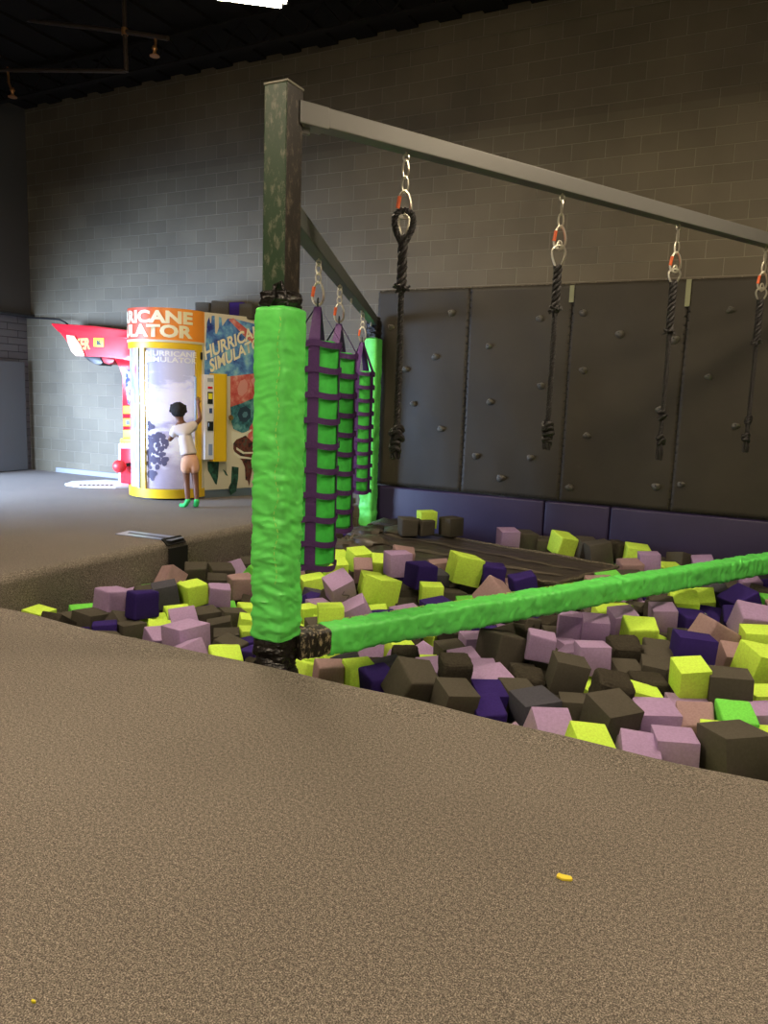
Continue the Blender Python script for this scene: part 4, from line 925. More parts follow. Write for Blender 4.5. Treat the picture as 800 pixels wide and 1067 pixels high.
(-1.558,9.292,-0.429,1.03,-0.19,-0.18,0.208,'C',"only rough charcoal foam cube between the mat's right tip and the beam"),
(-0.412,9.287,-0.269,1.16,-0.23,-0.07,0.229,'B','rightmost brown-grey foam cube behind the beam at the right'),
(-0.147,9.198,-0.263,0.83,-0.09,0.35,0.249,'S','only slate grey foam cube behind the beam at the right'),
(-1.786,3.621,-0.412,0.36,0.27,0.19,0.205,'B','sixth from left buried brown-grey foam cube by the near carpet right of the post'),
(-1.233,3.858,-0.391,0.8,0.01,0.46,0.205,'L','only buried lime foam cube by the near carpet below the slate cube'),
(-2.042,3.622,-0.402,0.29,-0.3,-0.03,0.205,'L','fourth from left buried lime foam cube by the near carpet right of the post'),
(-1.562,3.867,-0.44,0.25,-0.64,0.13,0.205,'D','rightmost buried dusty pink foam cube by the near carpet right of the post'),
(-1.825,3.873,-0.44,1.18,-0.04,-0.15,0.205,'B','rightmost buried brown-grey foam cube by the near carpet right of the post'),
(-1.227,4.103,-0.467,0.4,-0.46,-0.72,0.205,'K','only buried lilac foam cube by the near carpet below the slate cube'),
(-2.312,3.621,-0.426,0.22,0.15,0.19,0.205,'K','second from left buried lilac foam cube by the near carpet right of the post'),
(-2.052,3.878,-0.454,1.42,-0.23,-0.04,0.205,'B','fifth from left buried brown-grey foam cube by the near carpet right of the post'),
(-2.306,3.861,-0.448,0.36,-0.21,0.21,0.205,'K','rightmost buried lilac foam cube by the near carpet right of the post'),
(-2.794,3.625,-0.415,0.11,0.75,-0.3,0.205,'L','second from left buried lime foam cube by the near carpet right of the post'),
(-2.582,3.858,-0.422,0.8,-0.9,-0.15,0.205,'L','third from left buried lime foam cube by the near carpet right of the post'),
(-2.453,4.03,-0.434,0.66,-0.09,-0.14,0.205,'C','only buried rough charcoal foam cube by the near carpet right of the post'),
(-3.066,3.609,-0.459,1.27,-0.06,-0.13,0.205,'B','second from left buried brown-grey foam cube by the near carpet right of the post'),
(-2.856,3.88,-0.449,0.41,-0.12,-0.01,0.205,'B','fourth from left buried brown-grey foam cube by the near carpet right of the post'),
(-2.065,4.364,-0.496,0.01,0.42,0.18,0.205,'L','rightmost buried lime foam cube by the near carpet right of the post'),
(-3.285,3.641,-0.382,1.34,0.53,0.31,0.205,'D','leftmost buried dusty pink foam cube by the near carpet right of the post'),
(-3.098,3.841,-0.416,1.02,0.32,-0.09,0.205,'B','third from left buried brown-grey foam cube by the near carpet right of the post'),
(-2.805,4.111,-0.463,1.47,-0.05,0.2,0.205,'K','leftmost buried lilac foam cube by the near carpet right of the post'),
(-3.511,3.602,-0.466,0.24,-0.2,-0.6,0.205,'B','leftmost buried brown-grey foam cube by the near carpet right of the post'),
(-0.859,5.033,-0.436,0.23,-0.18,0.02,0.205,'B','only buried brown-grey foam cube by the near carpet, centre right'),
(-3.347,3.86,-0.465,0.02,0.28,-0.16,0.205,'D','second from left buried dusty pink foam cube by the near carpet right of the post'),
(-3.073,4.127,-0.429,0.16,0.65,0.15,0.205,'C','only buried rough charcoal foam cube under the beam beside the post foot'),
(-2.799,4.361,-0.438,1.05,-0.21,0.35,0.205,'L','leftmost buried lime foam cube under the beam beside the post foot'),
(-2.595,4.53,-0.384,0.68,-0.41,-0.35,0.205,'S','only buried slate grey foam cube under the beam beside the post foot'),
(-3.574,3.829,-0.498,0.18,0.52,0.24,0.205,'L','leftmost buried lime foam cube by the near carpet right of the post'),
(-3.789,3.642,-0.423,1.13,-0.13,-0.63,0.205,'P','only buried dark purple foam cube just right of the tall post'),
(-3.006,4.429,-0.512,0.8,0.02,0.5,0.205,'B','only buried brown-grey foam cube under the beam beside the post foot'),
(-0.256,5.373,-0.505,0.78,-0.03,-0.25,0.205,'K','only buried lilac foam cube around the largest brown cube by the carpet'),
(-3.592,4.017,-0.351,1.32,-0.36,-0.17,0.205,'K','only buried lilac foam cube by the near carpet left of the tall post'),
(-2.848,4.625,-0.415,0.19,0.34,-0.38,0.205,'L','second from left buried lime foam cube under the beam beside the post foot'),
(-4.026,3.672,-0.458,0.54,-0.3,0.18,0.205,'G','left of two buried mint green foam cubes just right of the tall post'),
(-3.842,3.897,-0.438,0.57,0.17,-0.25,0.205,'B','left of two buried brown-grey foam cubes at the far left of the pit'),
(-2.374,4.941,-0.476,0.03,-0.38,0.34,0.205,'K','second from left buried lilac foam cube under the beam beside the post foot'),
(-2.624,4.913,-0.399,0.67,-0.35,0.09,0.205,'K','leftmost buried lilac foam cube under the beam beside the post foot'),
(-4.266,3.609,-0.438,1.53,0.23,0.42,0.205,'P','only buried dark purple foam cube at the far left of the pit'),
(-1.301,5.446,-0.476,1.23,-0.03,-0.02,0.205,'D','only buried dusty pink foam cube around the tall upright brown cube'),
(-3.073,4.711,-0.425,1.33,-0.44,0.13,0.205,'G','right of two buried mint green foam cubes just right of the tall post'),
(-4.056,3.903,-0.529,0.23,-0.04,-0.11,0.205,'L','only buried lime foam cube just right of the tall post'),
(-1.56,5.412,-0.383,0.77,0.27,0.21,0.205,'B','only buried brown-grey foam cube around the tall upright brown cube'),
(-2.289,5.161,-0.46,1.54,0.37,-0.13,0.205,'K','rightmost buried lilac foam cube under the beam beside the post foot'),
(-3.545,4.395,-0.412,0.14,-0.04,-1.22,0.205,'B','only buried brown-grey foam cube by the near carpet left of the tall post'),
(-3.313,4.594,-0.435,0.8,-0.26,0.24,0.205,'C','only buried rough charcoal foam cube by the near carpet left of the tall post'),
(-0.301,5.657,-0.447,1.23,-0.2,-0.11,0.205,'B','only buried brown-grey foam cube beside the big right-hand brown cube'),
(-2.524,5.127,-0.388,0.99,0.4,0.15,0.205,'L','rightmost buried lime foam cube under the beam beside the post foot'),
(-2.036,5.355,-0.448,0.58,-0.57,-0.02,0.205,'D','only buried dusty pink foam cube left of the big upright brown cube'),
(-1.838,5.429,-0.448,0.4,0.52,0.15,0.205,'K','only buried lilac foam cube left of the big upright brown cube'),
(-4.275,3.865,-0.423,0.54,-0.05,0.23,0.205,'K','right of two buried lilac foam cubes at the far left of the pit'),
(-1.241,5.639,-0.398,1.33,-0.31,-0.11,0.205,'K','only buried lilac foam cube right of the tall upright brown cube'),
(-4.059,4.131,-0.511,0.63,0.06,0.24,0.205,'B','right of two buried brown-grey foam cubes at the far left of the pit'),
(-4.537,3.625,-0.468,0.66,0.03,0.23,0.205,'K','left of two buried lilac foam cubes at the far left of the pit'),
(-0.318,5.894,-0.467,0.94,0.17,0.02,0.205,'C','only buried rough charcoal foam cube beside the big right-hand brown cube'),
(-3.304,4.904,-0.41,0.01,0.24,0.33,0.205,'C','only buried rough charcoal foam cube just right of the tall post'),
]
HEAP=[
(-5.289,3.64,-0.5,0.97,0.0,-0.42,0.205,'C'),
(-5.028,3.596,-0.508,0.19,-0.08,-0.13,0.205,'B'),
(-4.793,3.63,-0.49,0.34,-0.39,-0.06,0.205,'C'),
(-1.56,3.634,-0.424,0.16,-0.01,0.01,0.205,'D'),
(-1.333,3.626,-0.458,1.3,0.05,-0.36,0.205,'K'),
(-1.099,3.635,-0.453,0.94,0.18,-0.19,0.205,'P'),
(-0.83,3.65,-0.364,1.03,0.28,0.49,0.205,'L'),
(-0.526,3.581,-0.428,1.56,0.05,0.07,0.205,'K'),
(-0.299,3.624,-0.413,1.24,-0.01,-0.15,0.205,'B'),
(-0.055,3.607,-0.422,0.2,-0.2,0.26,0.205,'B'),
(0.224,3.651,-0.407,1.39,-0.3,0.18,0.205,'L'),
(-5.288,3.91,-0.507,1.34,-0.3,0.29,0.205,'B'),
(-5.058,3.863,-0.413,1.19,0.31,-0.59,0.205,'K'),
(-4.8,3.895,-0.45,0.8,-0.03,0.23,0.205,'B'),
(-4.542,3.904,-0.466,0.52,-0.6,-0.02,0.205,'B'),
(-0.966,3.852,-0.475,0.29,-0.46,-0.2,0.205,'L'),
(-0.527,3.827,-0.458,0.94,0.13,-0.23,0.205,'C'),
(-0.276,3.851,-0.419,1.49,0.25,0.04,0.205,'L'),
(-0.033,3.859,-0.434,0.71,0.07,0.1,0.205,'K'),
(0.209,3.897,-0.43,1.57,-0.02,0.4,0.205,'B'),
(-5.098,4.135,-0.425,0.07,-0.61,-0.02,0.205,'C'),
(-4.849,4.12,-0.5,0.4,-0.25,-0.37,0.205,'P'),
(-4.532,4.157,-0.489,1.32,0.17,0.24,0.205,'B'),
(-4.307,4.099,-0.502,0.54,0.35,-0.12,0.205,'B'),
(-0.762,4.134,-0.469,0.89,-0.1,0.46,0.205,'G'),
(0.223,4.158,-0.444,1.25,-0.02,0.14,0.205,'B'),
(-5.289,4.365,-0.519,1.17,0.36,-0.01,0.205,'B'),
(-5.288,4.578,-0.489,1.08,0.26,0.05,0.205,'G'),
(-5.286,4.827,-0.475,0.24,-0.08,-0.24,0.205,'C'),
(-4.861,4.825,-0.516,0.19,-0.05,-0.64,0.205,'K'),
(0.218,4.852,-0.425,0.02,0.02,-0.06,0.205,'B'),
(-5.313,5.048,-0.482,0.2,0.25,-0.24,0.205,'K'),
(-5.078,5.122,-0.394,1.02,-0.78,-0.04,0.205,'B'),
(-3.525,5.146,-0.467,1.13,0.06,0.03,0.205,'L'),
(-5.336,5.271,-0.473,1.52,0.07,-0.02,0.205,'K'),
(-5.107,5.351,-0.452,1.45,-0.3,0.32,0.205,'B'),
(-4.879,5.307,-0.479,1.51,-0.53,0.02,0.205,'K'),
(-3.768,5.337,-0.428,0.05,0.11,0.52,0.205,'B'),
(-3.317,5.392,-0.462,1.03,-0.13,0.48,0.205,'L'),
(-2.526,5.385,-0.438,0.27,-0.09,0.17,0.205,'B'),
(0.232,5.387,-0.438,0.82,0.04,0.15,0.205,'B'),
(-5.286,5.666,-0.336,1.32,-0.24,0.67,0.205,'D'),
(-5.056,5.596,-0.476,0.29,-0.6,0.55,0.205,'L'),
(-4.794,5.671,-0.466,1.07,-0.0,-0.17,0.205,'B'),
(-4.29,5.637,-0.487,0.56,0.09,0.28,0.205,'C'),
(-4.014,5.599,-0.489,0.73,0.06,-0.09,0.205,'G'),
(-3.8,5.711,-0.432,0.99,-0.37,-0.37,0.205,'P'),
(-2.054,5.624,-0.467,0.4,0.17,0.18,0.205,'G'),
(-1.765,5.664,-0.33,1.53,-0.45,0.33,0.205,'B'),
(0.215,5.649,-0.459,0.81,0.66,0.21,0.205,'K'),
(-5.004,5.844,-0.52,1.24,0.09,-0.02,0.205,'B'),
(-4.228,5.891,-0.38,0.89,0.49,-0.12,0.205,'P'),
(-4.005,5.957,-0.542,1.51,-0.2,-0.44,0.205,'B'),
(-3.802,5.941,-0.447,1.13,-0.1,-0.29,0.205,'P'),
(-3.554,5.922,-0.364,0.02,-0.1,0.29,0.205,'B'),
(-2.319,5.873,-0.439,1.05,0.4,-0.05,0.205,'B'),
(-2.057,5.858,-0.428,0.31,-0.1,0.04,0.205,'P'),
(-1.825,5.888,-0.457,0.76,0.52,-0.35,0.205,'D'),
(-1.596,5.896,-0.434,0.08,0.24,-0.03,0.205,'S'),
(-1.114,5.871,-0.447,1.04,0.1,-0.22,0.205,'K'),
(0.248,5.904,-0.428,0.67,-0.2,-0.13,0.205,'L'),
(-5.298,6.153,-0.5,0.79,0.07,0.04,0.205,'L'),
(-3.937,6.21,-0.474,1.01,0.05,0.26,0.205,'S'),
(-2.459,6.11,-0.44,0.14,0.17,-0.06,0.205,'P'),
(-2.202,6.137,-0.421,0.88,0.47,0.4,0.205,'B'),
(-1.826,6.149,-0.465,0.01,0.03,-0.17,0.205,'C'),
(-1.091,6.12,-0.487,0.76,-0.22,-0.19,0.205,'P'),
(0.213,6.158,-0.443,1.42,0.04,-0.14,0.205,'B'),
(-4.961,6.402,-0.52,0.47,-0.23,0.16,0.205,'B'),
(-4.749,6.431,-0.493,0.46,-0.17,0.0,0.205,'P'),
(-4.511,6.369,-0.495,0.92,-0.21,-0.23,0.205,'C'),
(-4.27,6.26,-0.467,0.42,0.44,-0.08,0.205,'P'),
(-3.506,6.384,-0.44,0.31,0.11,-0.52,0.205,'K'),
(-3.266,6.298,-0.412,1.3,0.02,-0.3,0.205,'L'),
(-1.308,6.4,-0.404,1.31,-0.63,-0.18,0.205,'P'),
(-0.556,6.427,-0.343,0.92,-0.23,0.24,0.205,'B'),
(0.234,6.406,-0.407,0.33,-0.31,-0.19,0.205,'K'),
(-5.288,6.654,-0.451,1.29,-0.65,-0.13,0.205,'K'),
(-5.003,6.62,-0.46,0.43,-0.04,0.66,0.205,'G'),
(-4.754,6.66,-0.455,0.52,-0.26,-0.2,0.205,'C'),
(-4.493,6.682,-0.466,1.23,-0.47,0.19,0.205,'D'),
(-4.27,6.545,-0.475,0.35,-0.31,-0.1,0.205,'B'),
(-3.994,6.614,-0.457,0.96,-0.77,-0.1,0.205,'B'),
(-3.547,6.612,-0.427,0.85,0.16,0.15,0.205,'P'),
(-3.031,6.65,-0.469,1.16,-0.04,-0.12,0.205,'S'),
(-2.269,6.594,-0.427,0.58,0.06,-0.32,0.205,'P'),
(-1.474,6.603,-0.437,0.29,-0.38,0.01,0.205,'K'),
(-0.833,6.525,-0.437,0.2,-0.32,0.35,0.205,'L'),
(-0.605,6.611,-0.528,0.99,-0.44,-0.3,0.205,'K'),
(-0.306,6.573,-0.44,0.43,-0.32,0.11,0.205,'L'),
(-0.053,6.637,-0.417,1.47,-0.42,-0.2,0.205,'K'),
(0.205,6.63,-0.44,0.41,-0.13,-0.41,0.205,'S'),
(-4.975,6.879,-0.419,1.53,0.45,0.46,0.205,'B'),
(-4.748,6.922,-0.531,0.84,0.12,-0.16,0.205,'B'),
(-1.79,7.02,-0.513,1.49,0.01,0.36,0.205,'K'),
(-1.382,6.874,-0.436,0.53,0.33,0.13,0.205,'B'),
(-0.293,6.839,-0.462,0.57,0.15,0.12,0.205,'L'),
(0.013,6.841,-0.437,1.4,0.05,-0.16,0.205,'L'),
(0.24,6.866,-0.445,1.51,0.16,0.11,0.205,'B'),
(-5.027,7.093,-0.435,0.43,-0.29,0.15,0.205,'B'),
(-4.762,7.142,-0.459,0.21,0.14,0.32,0.205,'K'),
(-1.298,7.199,-0.462,1.2,0.07,-0.15,0.205,'C'),
(-0.538,7.136,-0.407,1.26,0.66,0.1,0.205,'B'),
(0.198,7.119,-0.427,1.38,-0.3,-0.16,0.205,'K'),
(-5.288,7.396,-0.425,0.89,0.16,0.14,0.205,'L'),
(-5.03,7.343,-0.423,1.48,0.67,-0.05,0.205,'K'),
(-4.762,7.398,-0.401,0.99,-0.18,0.31,0.205,'P'),
(-4.528,7.347,-0.441,0.04,0.0,0.12,0.205,'L'),
(-1.118,7.423,-0.449,1.16,-0.1,-0.36,0.205,'B'),
(-0.504,7.333,-0.469,1.28,0.59,-0.11,0.205,'L'),
(0.054,7.349,-0.464,0.01,0.46,-0.56,0.205,'B'),
(0.257,7.346,-0.405,1.43,-0.37,-0.67,0.205,'S'),
(-5.243,7.629,-0.44,0.68,-0.13,0.14,0.205,'G'),
(-4.989,7.591,-0.433,0.77,0.02,-0.43,0.205,'D'),
(-4.757,7.668,-0.467,0.77,0.42,-0.31,0.205,'K'),
(-4.527,7.613,-0.464,1.39,0.09,0.04,0.205,'B'),
(-1.299,7.614,-0.391,1.46,0.19,-0.55,0.205,'K'),
(-1.039,7.667,-0.453,0.7,-0.32,-0.09,0.205,'K'),
(0.309,7.656,-0.479,0.44,0.29,0.39,0.205,'B'),
(-5.288,7.883,-0.456,0.86,-0.76,0.39,0.205,'D'),
(-5.013,7.857,-0.427,1.25,0.18,-0.17,0.205,'B'),
(-4.782,7.903,-0.406,0.13,0.28,-0.07,0.205,'C'),
(-4.533,7.858,-0.412,1.14,0.27,-0.26,0.205,'S'),
(-0.977,7.931,-0.392,1.02,0.45,0.73,0.205,'P'),
(-0.304,7.857,-0.425,1.41,0.13,-0.2,0.205,'C'),
(-0.061,7.896,-0.439,1.12,0.35,0.31,0.205,'B'),
(0.223,7.891,-0.458,0.36,-0.22,-0.05,0.205,'K'),
(-5.31,8.136,-0.45,0.17,-0.02,0.24,0.205,'B'),
(-5.028,8.094,-0.431,1.01,0.19,-0.18,0.205,'K'),
(-4.764,8.134,-0.458,1.56,-0.47,0.19,0.205,'B'),
(-4.482,8.095,-0.447,0.98,0.41,0.45,0.205,'D'),
(-1.313,8.085,-0.467,1.56,0.5,-0.15,0.205,'D'),
(-1.064,8.158,-0.486,0.79,-0.25,0.28,0.205,'K'),
(0.248,8.123,-0.416,0.35,-0.07,-0.06,0.205,'B'),
(-5.321,8.369,-0.316,1.49,0.22,0.64,0.205,'L'),
(-5.093,8.352,-0.44,0.73,-0.11,-0.0,0.205,'S'),
(-4.847,8.363,-0.435,0.1,0.08,-0.26,0.205,'S'),
(-4.625,8.332,-0.417,1.31,-0.27,-0.14,0.205,'B'),
(-1.784,8.348,-0.42,0.3,0.19,0.05,0.205,'B'),
(-1.528,8.338,-0.425,0.35,-0.29,-0.16,0.205,'K'),
(-1.068,8.415,-0.445,0.0,0.12,-0.38,0.205,'K'),
(-0.828,8.334,-0.399,0.71,-0.5,-0.24,0.205,'L'),
(-0.568,8.392,-0.515,1.17,-0.08,-0.16,0.205,'L'),
(-0.301,8.361,-0.48,0.72,-0.14,0.43,0.205,'C'),
(0.188,8.362,-0.439,0.58,0.19,0.12,0.205,'G'),
(-5.288,8.572,-0.486,0.81,0.12,0.1,0.205,'B'),
(-5.042,8.604,-0.501,0.82,-0.45,0.28,0.205,'P'),
(-4.812,8.583,-0.44,0.03,0.29,-0.36,0.205,'K'),
(-4.553,8.57,-0.498,0.62,-0.52,0.07,0.205,'P'),
(-3.276,8.614,-0.471,0.84,0.06,0.18,0.205,'C'),
(-3.103,8.482,-0.51,1.07,-0.11,0.52,0.205,'K'),
(-2.808,8.619,-0.416,0.7,0.08,0.5,0.205,'B'),
(-2.56,8.586,-0.44,1.08,0.01,-0.15,0.205,'P'),
(-2.321,8.629,-0.43,0.07,0.45,0.02,0.205,'B'),
(-2.055,8.59,-0.424,0.75,0.26,0.38,0.205,'K'),
(-1.768,8.599,-0.417,1.18,-0.31,0.0,0.205,'B'),
(-0.732,8.565,-0.439,1.05,-0.14,0.36,0.205,'L'),
(-0.095,8.574,-0.471,0.5,-0.47,0.3,0.205,'C'),
(0.179,8.623,-0.419,1.0,0.02,-0.32,0.205,'B'),
(-5.298,8.814,-0.39,0.67,0.02,0.09,0.205,'C'),
(-5.043,8.853,-0.436,0.02,0.19,0.03,0.205,'B'),
(-4.794,8.854,-0.403,0.1,-0.13,-0.24,0.205,'K'),
(-4.533,8.869,-0.503,0.75,0.26,-0.2,0.205,'B'),
(-4.254,8.819,-0.519,0.33,0.27,-0.44,0.205,'C'),
(-4.026,8.809,-0.411,0.7,0.1,-0.14,0.205,'P'),
(-3.782,8.865,-0.417,0.13,0.26,-0.31,0.205,'L'),
(-3.529,8.797,-0.36,0.44,0.02,0.53,0.205,'S'),
(-3.334,8.84,-0.471,0.65,0.11,0.35,0.205,'B'),
(-3.051,8.866,-0.425,0.96,0.26,-0.22,0.205,'B'),
(-2.793,8.9,-0.403,1.14,0.28,0.37,0.205,'D'),
(-2.559,8.84,-0.461,0.73,-0.04,-0.2,0.205,'G'),
(-2.32,8.849,-0.427,0.18,0.35,-0.34,0.205,'S'),
(-2.04,8.85,-0.39,0.4,-0.17,0.39,0.205,'K'),
(-1.756,8.826,-0.433,1.57,0.23,-0.02,0.205,'B'),
(-0.788,8.816,-0.441,0.3,-0.46,-0.07,0.205,'B'),
(-0.482,8.807,-0.461,0.56,0.3,-0.35,0.205,'K'),
(0.291,8.866,-0.419,0.58,0.07,-0.42,0.205,'B'),
(-5.304,9.082,-0.419,1.14,0.21,-0.22,0.205,'P'),
(-5.084,9.08,-0.406,1.26,0.22,-0.32,0.205,'K'),
(-4.782,9.066,-0.39,0.12,-0.17,0.11,0.205,'K'),
(-4.548,9.074,-0.399,1.18,-0.88,-0.46,0.205,'B'),
(-4.319,9.005,-0.401,1.5,-0.01,-0.31,0.205,'D'),
(-4.071,9.028,-0.397,0.56,0.04,-0.3,0.205,'S'),
(-3.808,9.108,-0.464,1.25,-0.15,0.05,0.205,'K'),
(-3.52,9.044,-0.416,0.74,-0.07,-0.37,0.205,'K'),
(-3.252,9.078,-0.42,1.15,-0.14,-0.17,0.205,'B'),
(-3.003,9.122,-0.378,1.49,0.19,0.23,0.205,'L'),
(-2.577,9.137,-0.465,1.21,0.22,-0.28,0.205,'G'),
(-2.171,9.059,-0.446,1.16,-0.54,-0.01,0.205,'D'),
(-1.587,9.027,-0.408,0.38,-0.11,0.12,0.205,'G'),
(-0.786,9.068,-0.4,0.34,0.24,-0.13,0.205,'B'),
(-0.551,9.048,-0.403,1.15,-0.02,0.63,0.205,'C'),
(-0.314,9.033,-0.444,1.54,-0.42,0.36,0.205,'G'),
(-0.059,9.042,-0.457,1.01,-0.31,0.43,0.205,'B'),
(0.207,9.063,-0.449,0.64,-0.06,0.11,0.205,'K'),
(-5.248,9.281,-0.409,1.04,0.3,-0.08,0.205,'B'),
(-5.008,9.316,-0.421,0.1,-0.13,0.01,0.205,'K'),
(-4.793,9.295,-0.446,0.36,0.12,0.0,0.205,'C'),
(-4.585,9.301,-0.406,0.43,0.04,0.02,0.205,'L'),
(-4.326,9.265,-0.409,0.98,0.12,-0.53,0.205,'G'),
(-4.026,9.294,-0.41,0.1,-0.36,0.78,0.205,'K'),
(-3.766,9.303,-0.436,1.2,0.08,0.08,0.205,'C'),
(-3.509,9.297,-0.456,0.23,-0.23,-0.19,0.205,'K'),
(-3.287,9.315,-0.455,0.02,0.23,-0.19,0.205,'S'),
(-3.05,9.324,-0.442,1.44,0.35,0.03,0.205,'B'),
(-2.03,9.263,-0.47,0.87,-0.31,0.46,0.205,'K'),
(-1.792,9.267,-0.438,1.26,-0.25,0.39,0.205,'K'),
(-1.388,9.159,-0.52,0.95,-0.1,0.71,0.205,'P'),
(-0.502,9.281,-0.518,0.55,0.48,0.4,0.205,'L'),
(0.065,9.273,-0.489,0.47,-0.46,-0.15,0.205,'D'),
(0.326,9.294,-0.415,1.31,0.25,0.3,0.205,'K'),
(-5.295,3.629,-0.736,1.51,0.1,0.02,0.205,'S'),
(-5.054,3.622,-0.732,1.4,0.16,-0.01,0.205,'K'),
(-4.805,3.587,-0.722,0.1,0.04,-0.24,0.205,'K'),
(-4.592,3.623,-0.708,0.38,0.21,-0.21,0.205,'K'),
(-4.382,3.631,-0.688,0.42,0.38,-0.37,0.205,'L'),
(-4.117,3.634,-0.68,1.14,0.31,0.55,0.205,'L'),
(-3.838,3.643,-0.675,0.17,0.42,-0.35,0.205,'K'),
(-3.581,3.616,-0.727,1.09,0.21,0.01,0.205,'K'),
(-3.341,3.684,-0.665,0.74,-0.38,-0.07,0.205,'B'),
(-3.096,3.623,-0.68,1.22,0.04,-0.25,0.205,'S'),
(-2.815,3.653,-0.686,0.71,-0.39,-0.41,0.205,'B'),
(-2.356,3.613,-0.682,0.03,-0.48,-0.04,0.205,'B'),
(-2.17,3.592,-0.663,0.0,-0.18,-0.15,0.205,'B'),
(-1.958,3.615,-0.609,0.53,-0.07,-0.02,0.205,'B'),
(-1.75,3.629,-0.646,0.27,0.4,0.09,0.205,'S'),
(-1.508,3.642,-0.68,1.26,-0.61,0.42,0.205,'B'),
(-1.274,3.609,-0.697,1.44,-0.34,0.03,0.205,'P'),
(-1.024,3.639,-0.69,0.64,0.16,-0.73,0.205,'S'),
(-0.766,3.622,-0.616,0.63,-0.31,-0.27,0.205,'G'),
(-0.538,3.67,-0.666,0.49,-0.02,0.34,0.205,'K'),
(-0.277,3.635,-0.675,1.32,0.67,0.6,0.205,'C'),
(-0.031,3.586,-0.649,1.53,-0.19,0.09,0.205,'K'),
(0.225,3.642,-0.673,1.1,0.63,-0.61,0.205,'L'),
(-5.31,3.843,-0.732,1.25,0.1,0.06,0.205,'K'),
(-5.061,3.87,-0.69,1.43,0.27,0.47,0.205,'P'),
(-4.828,3.815,-0.692,0.05,0.65,-0.2,0.205,'B'),
(-4.572,3.887,-0.71,0.68,-0.22,-0.2,0.205,'B'),
(-4.284,3.875,-0.671,1.5,0.31,-0.76,0.205,'C'),
(-4.042,3.888,-0.739,0.5,0.09,-0.0,0.205,'B'),
(-3.812,3.889,-0.654,0.66,0.26,-0.15,0.205,'P'),
(-3.535,3.887,-0.717,0.75,0.35,0.02,0.205,'K'),
(-3.26,3.922,-0.669,0.19,0.29,0.18,0.205,'K'),
(-3.0,3.854,-0.675,0.79,-0.56,0.23,0.205,'C'),
(-2.749,3.894,-0.68,0.93,-0.7,-0.03,0.205,'B'),
(-2.489,3.885,-0.649,0.22,0.09,-0.03,0.205,'K'),
(-2.247,3.845,-0.707,0.07,0.01,0.59,0.205,'L'),
(-1.995,3.875,-0.662,1.24,-0.35,0.07,0.205,'P'),
(-1.765,3.876,-0.639,1.43,-0.04,-0.09,0.205,'K'),
(-1.523,3.919,-0.68,0.51,0.06,-0.08,0.205,'L'),
(-1.257,3.868,-0.669,0.85,-0.44,0.31,0.205,'P'),
(-1.02,3.883,-0.714,0.15,-0.08,-0.1,0.205,'P'),
(-0.751,3.881,-0.655,1.33,-0.01,-0.42,0.205,'G'),
(-0.518,3.898,-0.695,0.09,-0.06,0.41,0.205,'B'),
(-0.259,3.887,-0.669,1.08,0.22,0.44,0.205,'L'),
(-0.003,3.837,-0.666,0.22,0.47,0.1,0.205,'L'),
(0.296,3.87,-0.652,1.11,-0.26,0.1,0.205,'B'),
(-5.303,4.085,-0.684,1.24,-0.33,0.52,0.205,'L'),
(-5.046,4.113,-0.682,1.1,0.44,0.25,0.205,'B'),
(-4.804,4.075,-0.725,0.87,0.07,-0.17,0.205,'C'),
(-4.567,4.156,-0.701,0.76,0.14,0.41,0.205,'B'),
(-4.301,4.145,-0.717,1.0,-0.05,-0.3,0.205,'B'),
(-4.061,4.121,-0.729,0.04,-0.07,-0.13,0.205,'B'),
(-3.801,4.146,-0.66,1.4,-0.52,0.11,0.205,'B'),
(-3.547,4.134,-0.627,0.09,-0.21,0.04,0.205,'D'),
(-3.342,4.123,-0.652,1.56,0.05,-0.23,0.205,'B'),
(-3.087,4.111,-0.69,0.2,0.29,-0.14,0.205,'C'),
(-2.866,4.118,-0.692,0.48,-0.29,0.0,0.205,'K'),
(-2.532,4.091,-0.667,0.17,-0.12,0.12,0.205,'L'),
(-2.279,4.129,-0.611,1.49,0.04,-0.27,0.205,'G'),
(-2.05,4.119,-0.664,0.44,-0.16,0.28,0.205,'L'),
(-1.814,4.115,-0.594,0.29,-0.05,-0.06,0.205,'K'),
(-1.579,4.135,-0.627,0.8,-0.01,0.02,0.205,'G'),
(-1.339,4.139,-0.707,0.13,0.3,0.17,0.205,'K'),
(-1.071,4.126,-0.655,0.34,-0.55,-0.11,0.205,'L'),
(-0.831,4.122,-0.709,0.44,0.27,0.16,0.205,'C'),
(-0.531,4.141,-0.673,0.68,0.06,-0.1,0.205,'L'),
(-0.283,4.14,-0.634,1.48,0.17,0.43,0.205,'K'),
(-0.037,4.095,-0.663,0.62,0.12,0.45,0.205,'B'),
(0.217,4.119,-0.66,0.44,0.12,-0.02,0.205,'S'),
(-5.317,4.353,-0.741,0.31,0.01,0.04,0.205,'L'),
(-5.066,4.362,-0.702,0.9,0.43,0.07,0.205,'S'),
(-4.796,4.348,-0.694,0.78,0.29,0.36,0.205,'B'),
(-4.491,4.382,-0.671,0.99,-0.18,-0.01,0.205,'G'),
(-4.246,4.394,-0.673,0.11,-0.15,0.05,0.205,'B'),
(-4.018,4.356,-0.714,1.29,0.11,-0.26,0.205,'C'),
(-3.764,4.377,-0.629,0.54,-0.06,0.03,0.205,'C'),
(-3.536,4.394,-0.647,0.48,0.36,0.23,0.205,'C'),
(-3.291,4.34,-0.642,0.01,-0.12,0.21,0.205,'C'),
(-3.084,4.358,-0.704,0.29,-0.35,0.16,0.205,'K'),
(-2.803,4.357,-0.679,1.25,0.01,-0.06,0.205,'B'),
(-2.55,4.334,-0.594,0.94,-0.16,-0.36,0.205,'B'),
(-2.296,4.336,-0.588,1.5,-0.5,-0.22,0.205,'D'),
(-2.058,4.331,-0.716,0.5,-0.09,0.25,0.205,'K'),
